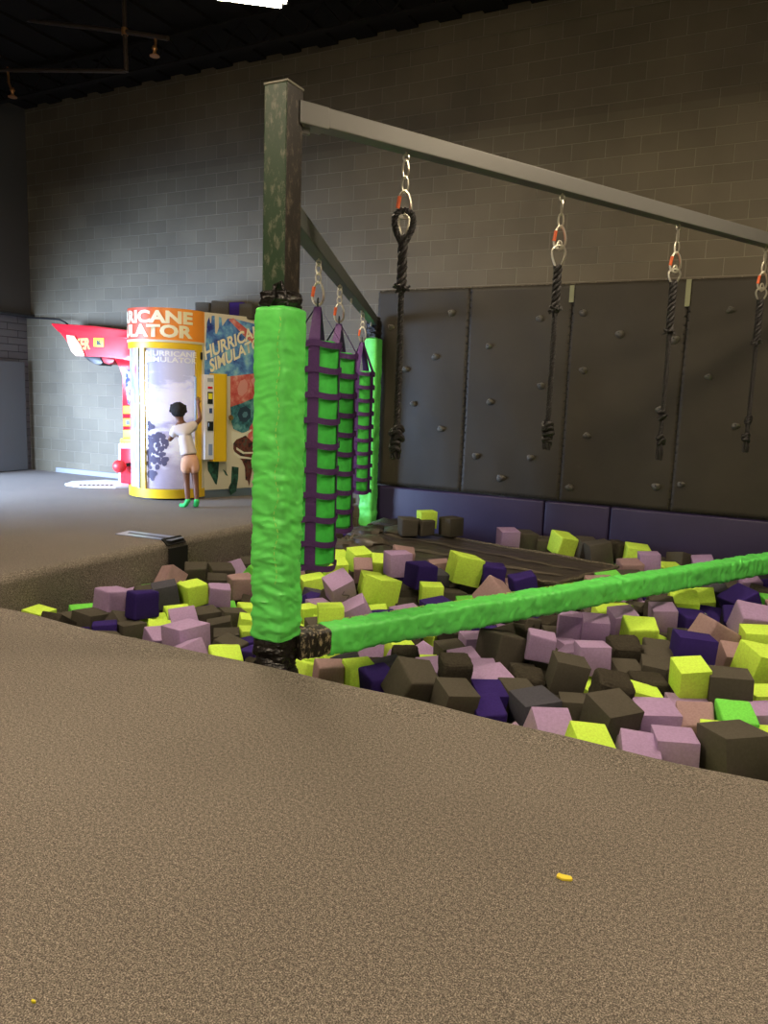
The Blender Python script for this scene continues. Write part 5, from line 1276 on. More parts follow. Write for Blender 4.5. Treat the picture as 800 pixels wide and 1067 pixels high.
(-1.788,4.352,-0.682,0.17,0.41,0.4,0.205,'L'),
(-1.535,4.368,-0.578,1.07,0.04,-0.22,0.205,'G'),
(-1.292,4.329,-0.594,0.26,0.44,-0.17,0.205,'L'),
(-1.05,4.417,-0.577,0.8,0.09,0.28,0.205,'B'),
(-0.814,4.361,-0.618,1.06,0.49,0.25,0.205,'L'),
(-0.535,4.366,-0.606,0.4,0.06,-0.03,0.205,'K'),
(-0.303,4.388,-0.669,0.51,-0.33,0.46,0.205,'P'),
(-0.028,4.369,-0.644,0.94,-0.2,-0.09,0.205,'P'),
(0.231,4.382,-0.594,0.85,-0.05,0.33,0.205,'B'),
(-5.339,4.607,-0.704,1.51,-0.05,0.55,0.205,'B'),
(-5.046,4.611,-0.709,1.07,-0.01,-0.5,0.205,'K'),
(-4.777,4.581,-0.715,0.92,-0.04,0.34,0.205,'C'),
(-4.501,4.603,-0.72,1.44,-0.18,0.11,0.205,'G'),
(-4.275,4.598,-0.7,0.42,-0.16,-0.04,0.205,'B'),
(-4.047,4.609,-0.674,0.47,0.08,0.29,0.205,'B'),
(-3.816,4.654,-0.681,0.17,0.17,0.56,0.205,'B'),
(-3.544,4.651,-0.705,0.54,-0.18,-0.31,0.205,'B'),
(-3.312,4.573,-0.67,1.2,-0.51,0.14,0.205,'S'),
(-3.037,4.633,-0.661,0.12,-0.18,0.35,0.205,'B'),
(-2.791,4.621,-0.689,0.47,-0.81,-0.04,0.205,'D'),
(-2.535,4.601,-0.644,1.33,-0.11,0.2,0.205,'C'),
(-2.279,4.594,-0.634,0.4,0.0,0.2,0.205,'K'),
(-2.071,4.632,-0.581,0.42,-0.04,0.07,0.205,'K'),
(-1.835,4.61,-0.687,0.4,-0.51,-0.27,0.205,'B'),
(-1.586,4.6,-0.698,0.15,-0.2,0.4,0.205,'D'),
(-1.322,4.583,-0.644,0.54,-0.44,-0.22,0.205,'P'),
(-1.059,4.662,-0.666,0.89,-0.1,0.35,0.205,'B'),
(-0.82,4.621,-0.682,0.02,0.6,-0.03,0.205,'C'),
(-0.587,4.618,-0.673,1.15,-0.03,-0.45,0.205,'K'),
(-0.364,4.648,-0.555,0.45,0.2,-0.16,0.205,'K'),
(-0.108,4.605,-0.67,0.71,0.05,0.35,0.205,'C'),
(0.169,4.641,-0.63,0.31,0.58,0.02,0.205,'C'),
(-5.286,4.857,-0.717,1.03,0.24,0.09,0.205,'K'),
(-5.043,4.832,-0.689,1.14,-0.28,-0.39,0.205,'B'),
(-4.737,4.849,-0.696,0.15,0.19,0.44,0.205,'B'),
(-4.488,4.886,-0.715,0.54,0.01,-0.39,0.205,'K'),
(-4.251,4.825,-0.689,0.17,-0.23,-0.58,0.205,'L'),
(-4.026,4.879,-0.648,0.94,0.1,-0.4,0.205,'B'),
(-3.761,4.869,-0.641,0.2,-0.0,0.26,0.205,'B'),
(-3.533,4.907,-0.675,1.03,0.21,-0.03,0.205,'B'),
(-3.316,4.836,-0.643,0.87,-0.14,0.34,0.205,'B'),
(-3.058,4.889,-0.686,0.85,0.62,-0.31,0.205,'B'),
(-2.804,4.887,-0.62,1.39,-0.41,0.04,0.205,'K'),
(-2.566,4.859,-0.664,0.04,0.28,-0.03,0.205,'L'),
(-2.343,4.836,-0.68,1.31,0.18,0.25,0.205,'C'),
(-2.097,4.894,-0.642,1.01,0.14,0.19,0.205,'K'),
(-1.831,4.868,-0.602,0.62,0.2,0.5,0.205,'L'),
(-1.541,4.855,-0.615,0.97,-0.23,-0.07,0.205,'K'),
(-1.286,4.842,-0.669,0.93,0.19,-0.23,0.205,'K'),
(-1.085,4.918,-0.53,0.84,0.17,0.13,0.205,'P'),
(-0.85,4.836,-0.625,1.45,0.2,-0.51,0.205,'L'),
(-0.591,4.846,-0.599,0.95,-0.2,-0.57,0.205,'K'),
(-0.289,4.882,-0.636,1.35,-0.25,0.2,0.205,'P'),
(-0.034,4.859,-0.71,0.36,-0.23,0.09,0.205,'B'),
(0.253,4.887,-0.654,1.07,-0.43,-0.22,0.205,'B'),
(-5.296,5.098,-0.708,1.37,-0.1,0.36,0.205,'K'),
(-5.057,5.075,-0.652,1.4,0.52,0.32,0.205,'B'),
(-4.849,5.109,-0.7,0.2,-0.15,0.43,0.205,'K'),
(-4.492,5.099,-0.696,0.41,0.11,-0.64,0.205,'G'),
(-4.232,5.068,-0.677,1.14,-0.11,-0.11,0.205,'D'),
(-3.947,5.11,-0.71,0.74,-0.12,0.3,0.205,'B'),
(-3.706,5.097,-0.697,1.28,0.27,0.34,0.205,'B'),
(-3.457,5.106,-0.669,0.78,0.07,0.04,0.205,'L'),
(-3.229,5.125,-0.62,0.39,0.27,-0.02,0.205,'P'),
(-2.997,5.152,-0.611,0.7,-0.24,0.25,0.205,'K'),
(-2.741,5.127,-0.635,0.95,0.03,-0.43,0.205,'S'),
(-2.509,5.099,-0.646,1.47,-0.03,0.66,0.205,'C'),
(-2.27,5.161,-0.691,0.6,0.35,0.1,0.205,'K'),
(-2.025,5.111,-0.69,0.06,-0.16,0.09,0.205,'G'),
(-1.815,5.087,-0.724,0.15,-0.19,-0.04,0.205,'L'),
(-1.543,5.115,-0.592,0.28,0.16,0.28,0.205,'S'),
(-1.301,5.146,-0.605,0.44,0.13,-0.18,0.205,'C'),
(-1.029,5.11,-0.706,0.82,0.52,-0.04,0.205,'B'),
(-0.776,5.076,-0.658,1.45,-0.07,0.42,0.205,'K'),
(-0.548,5.109,-0.581,0.96,-0.28,0.14,0.205,'K'),
(-0.299,5.119,-0.668,1.29,0.02,-0.46,0.205,'L'),
(-0.038,5.104,-0.647,0.48,0.02,-0.51,0.205,'B'),
(0.235,5.116,-0.637,1.22,-0.03,-0.33,0.205,'L'),
(-5.315,5.32,-0.7,1.52,0.39,0.11,0.205,'K'),
(-5.057,5.292,-0.696,0.18,0.12,0.96,0.205,'B'),
(-4.805,5.35,-0.71,1.34,0.4,-0.06,0.205,'K'),
(-4.553,5.397,-0.719,1.16,-0.15,0.16,0.205,'D'),
(-4.269,5.3,-0.711,0.12,0.11,-0.01,0.205,'B'),
(-4.06,5.316,-0.723,0.3,0.16,-0.1,0.205,'L'),
(-3.821,5.32,-0.635,0.52,0.26,0.22,0.205,'B'),
(-3.56,5.364,-0.668,0.87,0.63,0.37,0.205,'K'),
(-3.303,5.436,-0.7,0.78,0.05,-0.17,0.205,'P'),
(-3.042,5.406,-0.696,1.31,0.53,-0.18,0.205,'B'),
(-2.784,5.356,-0.609,0.54,0.17,-0.28,0.205,'B'),
(-2.534,5.378,-0.652,0.73,-0.05,-0.03,0.205,'K'),
(-2.286,5.397,-0.585,0.34,0.24,0.26,0.205,'K'),
(-2.04,5.379,-0.691,1.36,-0.12,0.19,0.205,'B'),
(-1.788,5.323,-0.684,0.35,0.27,0.7,0.205,'B'),
(-1.538,5.357,-0.636,0.57,-0.13,-0.44,0.205,'L'),
(-1.288,5.398,-0.685,0.67,-0.18,-0.07,0.205,'B'),
(-1.03,5.367,-0.632,0.7,-0.11,-0.44,0.205,'C'),
(-0.769,5.413,-0.648,0.79,-0.37,0.05,0.205,'B'),
(-0.524,5.352,-0.646,0.74,-0.46,0.1,0.205,'G'),
(-0.248,5.36,-0.717,0.99,-0.03,-0.02,0.205,'P'),
(-0.016,5.362,-0.623,1.36,0.08,0.07,0.205,'L'),
(0.218,5.359,-0.691,1.09,-0.33,-0.37,0.205,'B'),
(-5.164,5.728,-0.712,1.13,-0.05,-0.38,0.205,'B'),
(-5.054,5.541,-0.722,0.88,0.06,0.22,0.205,'L'),
(-4.796,5.552,-0.705,1.37,0.51,0.07,0.205,'B'),
(-4.549,5.621,-0.684,1.24,0.01,-0.07,0.205,'B'),
(-4.323,5.525,-0.711,0.58,-0.01,-0.46,0.205,'K'),
(-4.072,5.56,-0.714,0.68,-0.23,0.14,0.205,'L'),
(-3.806,5.561,-0.683,1.4,0.64,0.13,0.205,'K'),
(-3.562,5.621,-0.6,0.35,0.09,-0.05,0.205,'B'),
(-3.351,5.676,-0.636,0.4,0.46,0.27,0.205,'K'),
(-3.093,5.647,-0.598,0.38,-0.29,0.35,0.205,'B'),
(-2.845,5.593,-0.67,0.89,-0.01,0.24,0.205,'L'),
(-2.559,5.627,-0.648,0.26,0.21,-0.38,0.205,'B'),
(-2.311,5.616,-0.634,0.11,0.09,-0.11,0.205,'S'),
(-2.07,5.638,-0.679,0.87,0.08,-0.03,0.205,'P'),
(-1.832,5.586,-0.668,1.22,-0.2,-0.02,0.205,'P'),
(-1.591,5.555,-0.65,0.48,-0.07,-0.13,0.205,'B'),
(-1.335,5.639,-0.684,1.34,0.64,0.34,0.205,'B'),
(-1.108,5.604,-0.608,0.07,0.31,-0.48,0.205,'B'),
(-0.825,5.641,-0.679,0.29,-0.22,0.33,0.205,'S'),
(-0.571,5.638,-0.644,1.33,0.34,0.08,0.205,'B'),
(-0.249,5.617,-0.69,0.41,0.2,0.59,0.205,'B'),
(0.017,5.584,-0.69,0.23,-0.23,-0.36,0.205,'C'),
(0.267,5.599,-0.677,1.13,-0.47,0.2,0.205,'B'),
(-5.287,5.914,-0.72,0.83,0.14,0.15,0.205,'P'),
(-4.997,5.894,-0.731,0.74,-0.12,-0.05,0.205,'B'),
(-4.802,5.796,-0.688,1.23,-0.18,-0.66,0.205,'K'),
(-4.548,5.857,-0.686,1.48,0.62,0.3,0.205,'B'),
(-4.281,5.829,-0.681,0.98,-0.29,-0.76,0.205,'K'),
(-4.042,5.8,-0.716,0.1,0.03,0.34,0.205,'P'),
(-3.752,5.846,-0.673,0.21,-0.05,-0.39,0.205,'B'),
(-3.531,5.891,-0.652,1.54,-0.26,0.19,0.205,'B'),
(-3.278,5.902,-0.617,1.06,0.26,-0.17,0.205,'G'),
(-3.009,5.881,-0.684,0.4,-0.14,-0.46,0.205,'P'),
(-2.776,5.818,-0.632,1.14,-0.22,-0.12,0.205,'B'),
(-2.553,5.864,-0.591,1.55,-0.16,0.15,0.205,'L'),
(-2.3,5.855,-0.688,0.8,-0.02,-0.26,0.205,'B'),
(-2.041,5.914,-0.651,0.74,0.01,0.32,0.205,'B'),
(-1.801,5.824,-0.72,0.27,0.01,0.22,0.205,'B'),
(-1.538,5.816,-0.692,0.55,0.24,0.47,0.205,'P'),
(-1.329,5.904,-0.694,0.54,0.43,0.24,0.205,'B'),
(-1.044,5.848,-0.687,0.76,-0.07,0.17,0.205,'B'),
(-0.78,5.877,-0.649,0.04,0.23,0.55,0.205,'K'),
(-0.521,5.876,-0.66,1.15,-0.04,0.59,0.205,'B'),
(-0.248,5.868,-0.698,0.55,0.49,0.16,0.205,'S'),
(0.031,5.837,-0.629,0.53,0.01,-0.7,0.205,'B'),
(0.281,5.867,-0.659,0.38,0.14,0.04,0.205,'K'),
(-5.293,6.151,-0.731,0.04,0.17,0.01,0.205,'P'),
(-5.07,6.112,-0.706,0.24,-0.19,0.21,0.205,'K'),
(-4.761,6.167,-0.726,1.21,-0.2,0.03,0.205,'S'),
(-4.512,6.102,-0.712,1.25,0.23,-0.16,0.205,'D'),
(-4.259,6.117,-0.701,0.49,-0.24,0.3,0.205,'K'),
(-4.001,6.161,-0.707,0.93,-0.02,0.54,0.205,'K'),
(-3.773,6.082,-0.644,0.63,0.17,0.08,0.205,'D'),
(-3.525,6.159,-0.656,0.85,0.08,-0.5,0.205,'B'),
(-3.223,6.128,-0.622,0.61,0.66,0.07,0.205,'L'),
(-3.004,6.233,-0.695,0.88,-0.15,-0.56,0.205,'C'),
(-2.815,6.094,-0.646,0.51,-0.51,-0.29,0.205,'K'),
(-2.545,6.109,-0.66,0.57,0.44,0.32,0.205,'G'),
(-2.306,6.133,-0.665,0.71,-0.33,0.33,0.205,'B'),
(-2.029,6.158,-0.64,0.16,-0.03,-0.03,0.205,'B'),
(-1.758,6.103,-0.705,1.19,0.07,0.47,0.205,'K'),
(-1.542,6.093,-0.652,1.2,-0.16,0.38,0.205,'B'),
(-1.312,6.11,-0.589,0.24,0.49,-0.21,0.205,'B'),
(-1.037,6.107,-0.689,0.64,-0.24,-0.54,0.205,'S'),
(-0.83,6.106,-0.535,0.34,-0.26,-0.06,0.205,'C'),
(-0.584,6.137,-0.669,0.14,0.18,-0.28,0.205,'P'),
(-0.32,6.1,-0.714,0.78,0.28,-0.09,0.205,'K'),
(-0.02,6.076,-0.639,0.75,-0.33,0.07,0.205,'B'),
(0.204,6.121,-0.692,0.91,-0.61,0.18,0.205,'B'),
(-5.292,6.374,-0.687,0.76,0.07,-0.26,0.205,'B'),
(-5.036,6.322,-0.719,0.05,-0.09,0.22,0.205,'B'),
(-4.798,6.426,-0.726,0.5,-0.01,-0.21,0.205,'B'),
(-4.556,6.391,-0.713,1.02,-0.13,-0.26,0.205,'L'),
(-4.327,6.337,-0.713,0.77,-0.03,0.28,0.205,'C'),
(-4.053,6.408,-0.688,0.13,-0.06,0.27,0.205,'C'),
(-3.818,6.371,-0.611,0.18,-0.11,0.35,0.205,'B'),
(-3.607,6.403,-0.702,0.23,0.02,-0.17,0.205,'L'),
(-3.366,6.324,-0.638,0.75,0.25,-0.54,0.205,'K'),
(-3.146,6.407,-0.592,0.5,0.36,-0.09,0.205,'B'),
(-2.825,6.386,-0.613,0.0,0.14,-0.39,0.205,'P'),
(-2.6,6.351,-0.564,0.14,-0.52,0.02,0.205,'B'),
(-2.367,6.343,-0.675,0.58,-0.29,-0.02,0.205,'C'),
(-2.074,6.427,-0.592,0.31,0.23,0.21,0.205,'K'),
(-1.86,6.339,-0.681,0.62,0.26,-0.26,0.205,'K'),
(-1.578,6.368,-0.692,0.82,-0.23,0.49,0.205,'B'),
(-1.302,6.397,-0.666,0.91,0.22,-0.29,0.205,'K'),
(-1.077,6.363,-0.681,1.47,0.03,0.15,0.205,'K'),
(-0.826,6.334,-0.655,0.16,0.12,-0.45,0.205,'L'),
(-0.586,6.365,-0.669,0.3,-0.07,0.23,0.205,'L'),
(-0.321,6.368,-0.702,0.82,-0.23,-0.15,0.205,'C'),
(-0.061,6.361,-0.65,0.98,0.0,0.08,0.205,'L'),
(0.188,6.395,-0.646,0.37,-0.06,0.24,0.205,'B'),
(-5.303,6.612,-0.707,0.17,-0.04,0.35,0.205,'K'),
(-5.07,6.566,-0.679,1.31,0.35,0.8,0.205,'G'),
(-4.804,6.683,-0.711,0.53,0.5,-0.0,0.205,'L'),
(-4.506,6.591,-0.707,1.04,-0.14,-0.28,0.205,'B'),
(-4.254,6.549,-0.718,0.74,-0.05,0.28,0.205,'P'),
(-4.049,6.668,-0.688,0.93,0.46,-0.33,0.205,'C'),
(-3.758,6.605,-0.609,0.43,0.09,0.25,0.205,'B'),
(-3.515,6.644,-0.68,1.23,-0.24,0.33,0.205,'B'),
(-3.323,6.606,-0.587,1.34,-0.11,-0.06,0.205,'D'),
(-3.075,6.659,-0.679,0.91,0.1,-0.17,0.205,'G'),
(-2.825,6.647,-0.629,0.37,-0.07,-0.24,0.205,'L'),
(-2.549,6.61,-0.651,1.04,0.63,-0.43,0.205,'B'),
(-2.308,6.57,-0.674,0.93,0.41,0.05,0.205,'B'),
(-2.033,6.659,-0.699,1.24,0.24,0.16,0.205,'B'),
(-1.773,6.601,-0.671,0.18,0.54,0.35,0.205,'K'),
(-1.515,6.617,-0.673,1.22,-0.05,-0.13,0.205,'B'),
(-1.279,6.648,-0.611,0.25,0.52,-0.19,0.205,'B'),
(-1.056,6.626,-0.69,1.5,-0.19,-0.37,0.205,'P'),
(-0.799,6.628,-0.699,1.06,0.33,0.16,0.205,'K'),
(-0.49,6.644,-0.735,0.7,0.01,-0.12,0.205,'P'),
(-0.228,6.597,-0.668,0.56,0.01,0.13,0.205,'K'),
(-0.002,6.646,-0.68,0.87,0.42,0.01,0.205,'G'),
(0.254,6.63,-0.691,1.14,0.39,0.02,0.205,'K'),
(-5.297,6.859,-0.715,0.85,0.22,-0.13,0.205,'B'),
(-5.037,6.854,-0.704,0.6,0.54,0.02,0.205,'L'),
(-4.844,6.927,-0.724,0.63,0.09,0.15,0.205,'K'),
(-4.544,6.839,-0.707,0.27,-0.12,0.34,0.205,'C'),
(-4.269,6.865,-0.687,0.91,-0.42,-0.37,0.205,'C'),
(-4.021,6.937,-0.709,0.22,-0.42,0.05,0.205,'K'),
(-3.826,6.847,-0.617,0.91,-0.27,0.0,0.205,'K'),
(-3.57,6.895,-0.642,0.19,0.23,-0.46,0.205,'C'),
(-3.288,6.859,-0.71,0.83,-0.05,-0.42,0.205,'L'),
(-3.057,6.898,-0.565,1.45,0.45,0.22,0.205,'K'),
(-2.809,6.92,-0.631,0.94,0.1,-0.0,0.205,'K'),
(-2.499,6.927,-0.696,0.91,0.5,-0.19,0.205,'B'),
(-2.25,6.817,-0.7,0.44,0.7,0.08,0.205,'G'),
(-2.043,6.896,-0.706,0.24,-0.19,-0.17,0.205,'B'),
(-1.781,6.897,-0.711,0.68,0.06,0.14,0.205,'B'),
(-1.53,6.923,-0.668,0.65,-0.01,-0.23,0.205,'B'),
(-1.288,6.903,-0.68,1.23,-0.17,0.18,0.205,'K'),
(-1.054,6.838,-0.579,1.41,-0.16,0.52,0.205,'B'),
(-0.816,6.851,-0.704,1.2,-0.19,0.12,0.205,'C'),
(-0.568,6.877,-0.624,1.48,0.39,0.26,0.205,'L'),
(-0.31,6.873,-0.664,1.43,0.05,-0.05,0.205,'B'),
(-0.079,6.902,-0.649,1.1,0.2,-0.49,0.205,'K'),
(0.178,6.869,-0.652,0.43,0.04,-0.04,0.205,'P'),
(-5.304,7.116,-0.696,0.61,0.4,-0.2,0.205,'K'),
(-5.059,7.099,-0.697,0.1,0.41,-0.23,0.205,'B'),
(-4.814,7.174,-0.701,1.17,-0.45,-0.14,0.205,'B'),
(-4.593,7.094,-0.686,0.94,-0.1,0.7,0.205,'K'),
(-4.315,7.139,-0.731,0.83,0.1,-0.06,0.205,'L'),
(-4.043,7.196,-0.717,1.11,0.22,0.05,0.205,'K'),
(-3.785,7.113,-0.637,0.2,-0.35,0.05,0.205,'K'),
(-3.545,7.133,-0.638,1.42,0.12,-0.24,0.205,'B'),
(-3.281,7.118,-0.625,0.63,0.21,0.61,0.205,'L'),
(-3.024,7.121,-0.67,1.31,0.21,-0.5,0.205,'B'),
(-2.798,7.157,-0.612,0.17,0.05,-0.13,0.205,'L'),
(-2.539,7.166,-0.565,1.21,0.32,-0.11,0.205,'B'),
(-2.305,7.111,-0.615,0.39,0.17,0.09,0.205,'K'),
(-2.078,7.106,-0.645,0.32,0.06,-0.11,0.205,'K'),
(-1.853,7.203,-0.666,0.29,-0.01,-0.07,0.205,'B'),
(-1.586,7.165,-0.674,1.5,0.14,-0.08,0.205,'K'),
(-1.341,7.15,-0.697,1.05,-0.22,0.2,0.205,'D'),
(-1.073,7.105,-0.647,0.52,0.38,-0.05,0.205,'P'),
(-0.813,7.099,-0.61,1.3,-0.05,0.17,0.205,'C'),
(-0.571,7.129,-0.653,1.24,0.11,0.33,0.205,'D'),
(-0.321,7.115,-0.722,0.53,0.2,0.08,0.205,'L'),
(-0.05,7.148,-0.69,1.35,-0.06,0.46,0.205,'L'),
(0.196,7.115,-0.671,0.62,-0.01,0.26,0.205,'B'),
(-5.294,7.377,-0.673,1.43,-0.47,0.11,0.205,'K'),
(-5.035,7.343,-0.683,0.58,0.17,-0.29,0.205,'S'),
(-4.794,7.399,-0.649,0.86,-0.26,-0.13,0.205,'K'),
(-4.547,7.345,-0.677,0.96,0.31,0.1,0.205,'B'),
(-4.289,7.361,-0.562,0.93,-0.62,0.32,0.205,'B'),
(-4.038,7.411,-0.615,0.01,0.02,-0.16,0.205,'C'),
(-3.809,7.374,-0.547,1.15,0.4,0.5,0.205,'K'),
(-3.577,7.383,-0.662,0.11,0.2,0.18,0.205,'K'),
(-3.327,7.385,-0.589,1.0,-0.47,0.27,0.205,'B'),
(-3.039,7.403,-0.681,0.88,0.02,0.37,0.205,'L'),
(-2.78,7.412,-0.604,0.86,-0.17,0.09,0.205,'K'),
(-2.528,7.41,-0.604,0.26,0.03,-0.05,0.205,'B'),
(-2.291,7.377,-0.615,0.52,-0.26,-0.09,0.205,'L'),
(-2.063,7.345,-0.585,1.25,-0.24,0.01,0.205,'L'),
(-1.798,7.416,-0.632,1.39,0.41,-0.08,0.205,'G'),
(-1.576,7.399,-0.653,1.52,0.23,0.59,0.205,'L'),
(-1.317,7.387,-0.671,1.0,-0.27,-0.1,0.205,'K'),
(-0.974,7.343,-0.683,1.2,-0.4,0.47,0.205,'K'),
(-0.753,7.413,-0.644,0.35,-0.2,0.07,0.205,'K'),
(-0.526,7.386,-0.703,0.43,0.48,-0.1,0.205,'S'),
(-0.275,7.345,-0.619,0.58,0.31,0.09,0.205,'P'),
(-0.029,7.392,-0.703,1.37,0.47,0.07,0.205,'B'),
(0.24,7.366,-0.686,0.93,0.15,0.37,0.205,'L'),
(-5.339,7.618,-0.67,0.01,-0.61,-0.07,0.205,'B'),
(-5.046,7.605,-0.658,0.45,0.14,-0.09,0.205,'B'),
(-4.82,7.633,-0.721,0.53,-0.1,-0.18,0.205,'C'),
(-4.554,7.591,-0.67,0.92,0.13,0.16,0.205,'B'),
(-4.304,7.632,-0.635,1.32,0.12,-0.12,0.205,'K'),
(-4.063,7.614,-0.637,0.25,0.0,0.28,0.205,'D'),
(-3.806,7.612,-0.641,0.48,0.31,-0.33,0.205,'B'),
(-3.584,7.621,-0.605,0.46,0.52,-0.13,0.205,'P'),
(-3.321,7.655,-0.594,1.54,0.0,-0.36,0.205,'D'),
(-3.082,7.638,-0.584,0.26,0.19,-0.34,0.205,'B'),
(-2.827,7.635,-0.639,0.65,-0.18,0.13,0.205,'K'),
(-2.581,7.631,-0.633,0.62,0.17,0.06,0.205,'B'),
(-2.341,7.612,-0.639,0.5,0.33,0.07,0.205,'B'),
(-2.092,7.594,-0.687,0.6,0.24,0.18,0.205,'P'),
(-1.842,7.642,-0.61,1.01,-0.13,-0.1,0.205,'K'),
(-1.555,7.647,-0.696,0.43,0.06,-0.48,0.205,'K'),
(-1.323,7.63,-0.631,1.42,-0.12,-0.29,0.205,'C'),
(-1.077,7.586,-0.702,0.56,0.21,0.32,0.205,'L'),
(-0.853,7.682,-0.65,0.66,0.02,-0.52,0.205,'G'),
(-0.563,7.672,-0.705,1.15,-0.72,0.0,0.205,'C'),
(-0.301,7.576,-0.708,0.47,-0.33,-0.14,0.205,'G'),
(-0.08,7.636,-0.698,0.24,0.06,0.05,0.205,'C'),
(0.17,7.603,-0.672,0.28,0.12,-0.06,0.205,'C'),
(-5.298,7.868,-0.699,0.64,-0.26,0.31,0.205,'L'),
(-5.02,7.853,-0.691,0.47,-0.19,-0.59,0.205,'C'),
(-4.785,7.87,-0.632,0.31,-0.06,-0.12,0.205,'G'),
(-4.526,7.836,-0.632,0.95,0.19,-0.13,0.205,'P'),
(-4.295,7.894,-0.621,0.37,0.16,0.14,0.205,'B'),
(-4.032,7.854,-0.681,1.06,-0.31,-0.17,0.205,'K'),
(-3.787,7.873,-0.656,1.41,-0.35,0.19,0.205,'B'),
(-3.537,7.886,-0.615,1.07,0.01,0.0,0.205,'K'),
(-3.292,7.895,-0.62,1.27,-0.28,0.0,0.205,'L'),
(-3.055,7.884,-0.578,0.47,-0.13,-0.23,0.205,'K'),
(-2.802,7.89,-0.654,1.44,0.02,0.13,0.205,'B'),
(-2.575,7.904,-0.634,1.29,-0.27,0.47,0.205,'P'),
(-2.322,7.862,-0.666,1.44,-0.25,0.1,0.205,'L'),
(-2.083,7.86,-0.637,0.53,-0.72,0.16,0.205,'C'),
(-1.829,7.877,-0.583,1.15,-0.12,-0.4,0.205,'K'),
(-1.578,7.863,-0.633,0.74,0.09,0.05,0.205,'B'),
(-1.318,7.855,-0.661,0.07,0.35,0.5,0.205,'P'),
(-1.054,7.863,-0.638,0.7,-0.23,0.14,0.205,'P'),
(-0.768,7.885,-0.557,1.12,0.15,-0.15,0.205,'L'),
(-0.5,7.878,-0.673,1.47,-0.14,-0.01,0.205,'B'),
(-0.251,7.823,-0.641,0.84,0.25,-0.15,0.205,'L'),
(-0.004,7.865,-0.695,0.17,0.15,0.38,0.205,'C'),
(0.248,7.868,-0.678,1.36,-0.16,0.44,0.205,'B'),
(-5.291,8.15,-0.699,1.3,-0.15,-0.4,0.205,'K'),
(-5.058,8.069,-0.678,0.53,-0.31,-0.17,0.205,'B'),
(-4.781,8.146,-0.707,0.43,0.01,-0.35,0.205,'L'),
(-4.548,8.094,-0.689,1.28,-0.29,0.34,0.205,'K'),
(-4.301,8.141,-0.65,1.44,0.07,-0.31,0.205,'C'),
(-4.037,8.115,-0.624,0.38,0.37,-0.08,0.205,'L'),
(-3.746,8.106,-0.58,0.29,-0.08,-0.04,0.205,'B'),
(-3.516,8.143,-0.607,0.28,-0.26,0.62,0.205,'L'),
(-3.265,8.127,-0.645,0.48,-0.45,-0.41,0.205,'C'),
(-3.037,8.14,-0.571,0.16,-0.3,-0.29,0.205,'C'),
(-2.77,8.12,-0.61,1.14,0.24,0.35,0.205,'C'),
(-2.532,8.15,-0.61,1.26,0.36,-0.29,0.205,'B'),
(-2.302,8.073,-0.689,0.11,0.0,0.24,0.205,'G'),
(-1.992,8.085,-0.588,1.06,0.13,-0.3,0.205,'L'),
(-1.767,8.091,-0.649,1.22,0.09,0.2,0.205,'B'),
(-1.527,8.132,-0.67,0.33,0.3,0.06,0.205,'B'),
(-1.298,8.111,-0.701,0.56,0.04,0.02,0.205,'B'),
(-1.047,8.121,-0.718,1.26,-0.07,-0.18,0.205,'K'),
(-0.823,8.115,-0.627,1.56,0.11,0.12,0.205,'L'),
(-0.563,8.128,-0.601,0.64,-0.36,-0.12,0.205,'G'),
(-0.272,8.08,-0.66,0.62,0.2,0.27,0.205,'B'),
(-0.028,8.12,-0.609,0.38,-0.19,-0.45,0.205,'L'),
(0.272,8.134,-0.646,0.96,0.29,-0.17,0.205,'C'),
(-5.319,8.36,-0.636,1.36,-0.08,-0.15,0.205,'B'),
(-5.029,8.318,-0.68,0.11,-0.47,0.31,0.205,'D'),
(-4.79,8.365,-0.667,0.08,0.16,0.55,0.205,'L'),
(-4.531,8.339,-0.696,1.14,0.33,-0.22,0.205,'B'),
(-4.249,8.357,-0.532,0.91,0.11,0.12,0.205,'C'),
(-4.033,8.366,-0.692,1.43,-0.02,0.26,0.205,'B'),
(-3.802,8.332,-0.633,0.63,0.25,-0.08,0.205,'B'),
(-3.576,8.337,-0.595,0.3,-0.23,0.06,0.205,'L'),
(-3.343,8.349,-0.616,0.66,-0.14,-0.04,0.205,'B'),
(-3.046,8.342,-0.697,1.37,-0.02,0.17,0.205,'G'),
(-2.812,8.366,-0.645,0.23,0.16,-0.19,0.205,'B'),
(-2.556,8.387,-0.647,1.33,0.19,-0.29,0.205,'B'),
(-2.283,8.283,-0.573,0.36,0.34,0.19,0.205,'G'),
(-2.084,8.313,-0.674,0.59,-0.09,0.4,0.205,'K'),
(-1.825,8.319,-0.671,0.15,-0.31,-0.18,0.205,'D'),
(-1.575,8.38,-0.698,0.76,0.56,0.07,0.205,'P'),
(-1.306,8.328,-0.656,0.34,0.09,-0.25,0.205,'B'),
(-1.04,8.359,-0.691,1.1,0.18,-0.08,0.205,'B'),
(-0.788,8.309,-0.638,1.55,0.03,0.27,0.205,'K'),
(-0.538,8.393,-0.714,1.03,-0.06,-0.32,0.205,'B'),
(-0.337,8.298,-0.699,0.71,-0.1,-0.58,0.205,'K'),
(-0.073,8.369,-0.649,1.4,-0.1,-0.21,0.205,'L'),
(0.172,8.364,-0.676,0.76,-0.21,-0.06,0.205,'B'),
(-5.29,8.627,-0.714,1.03,-0.14,-0.23,0.205,'B'),
(-4.998,8.559,-0.695,1.24,-0.35,0.28,0.205,'S'),
(-4.76,8.591,-0.704,1.51,0.03,0.15,0.205,'G'),
(-4.53,8.576,-0.724,1.1,-0.14,0.07,0.205,'K'),
(-4.279,8.605,-0.657,0.62,0.15,-0.0,0.205,'L'),
(-4.015,8.587,-0.683,1.48,-0.56,-0.07,0.205,'K'),
(-3.785,8.597,-0.571,1.31,0.2,0.65,0.205,'B'),
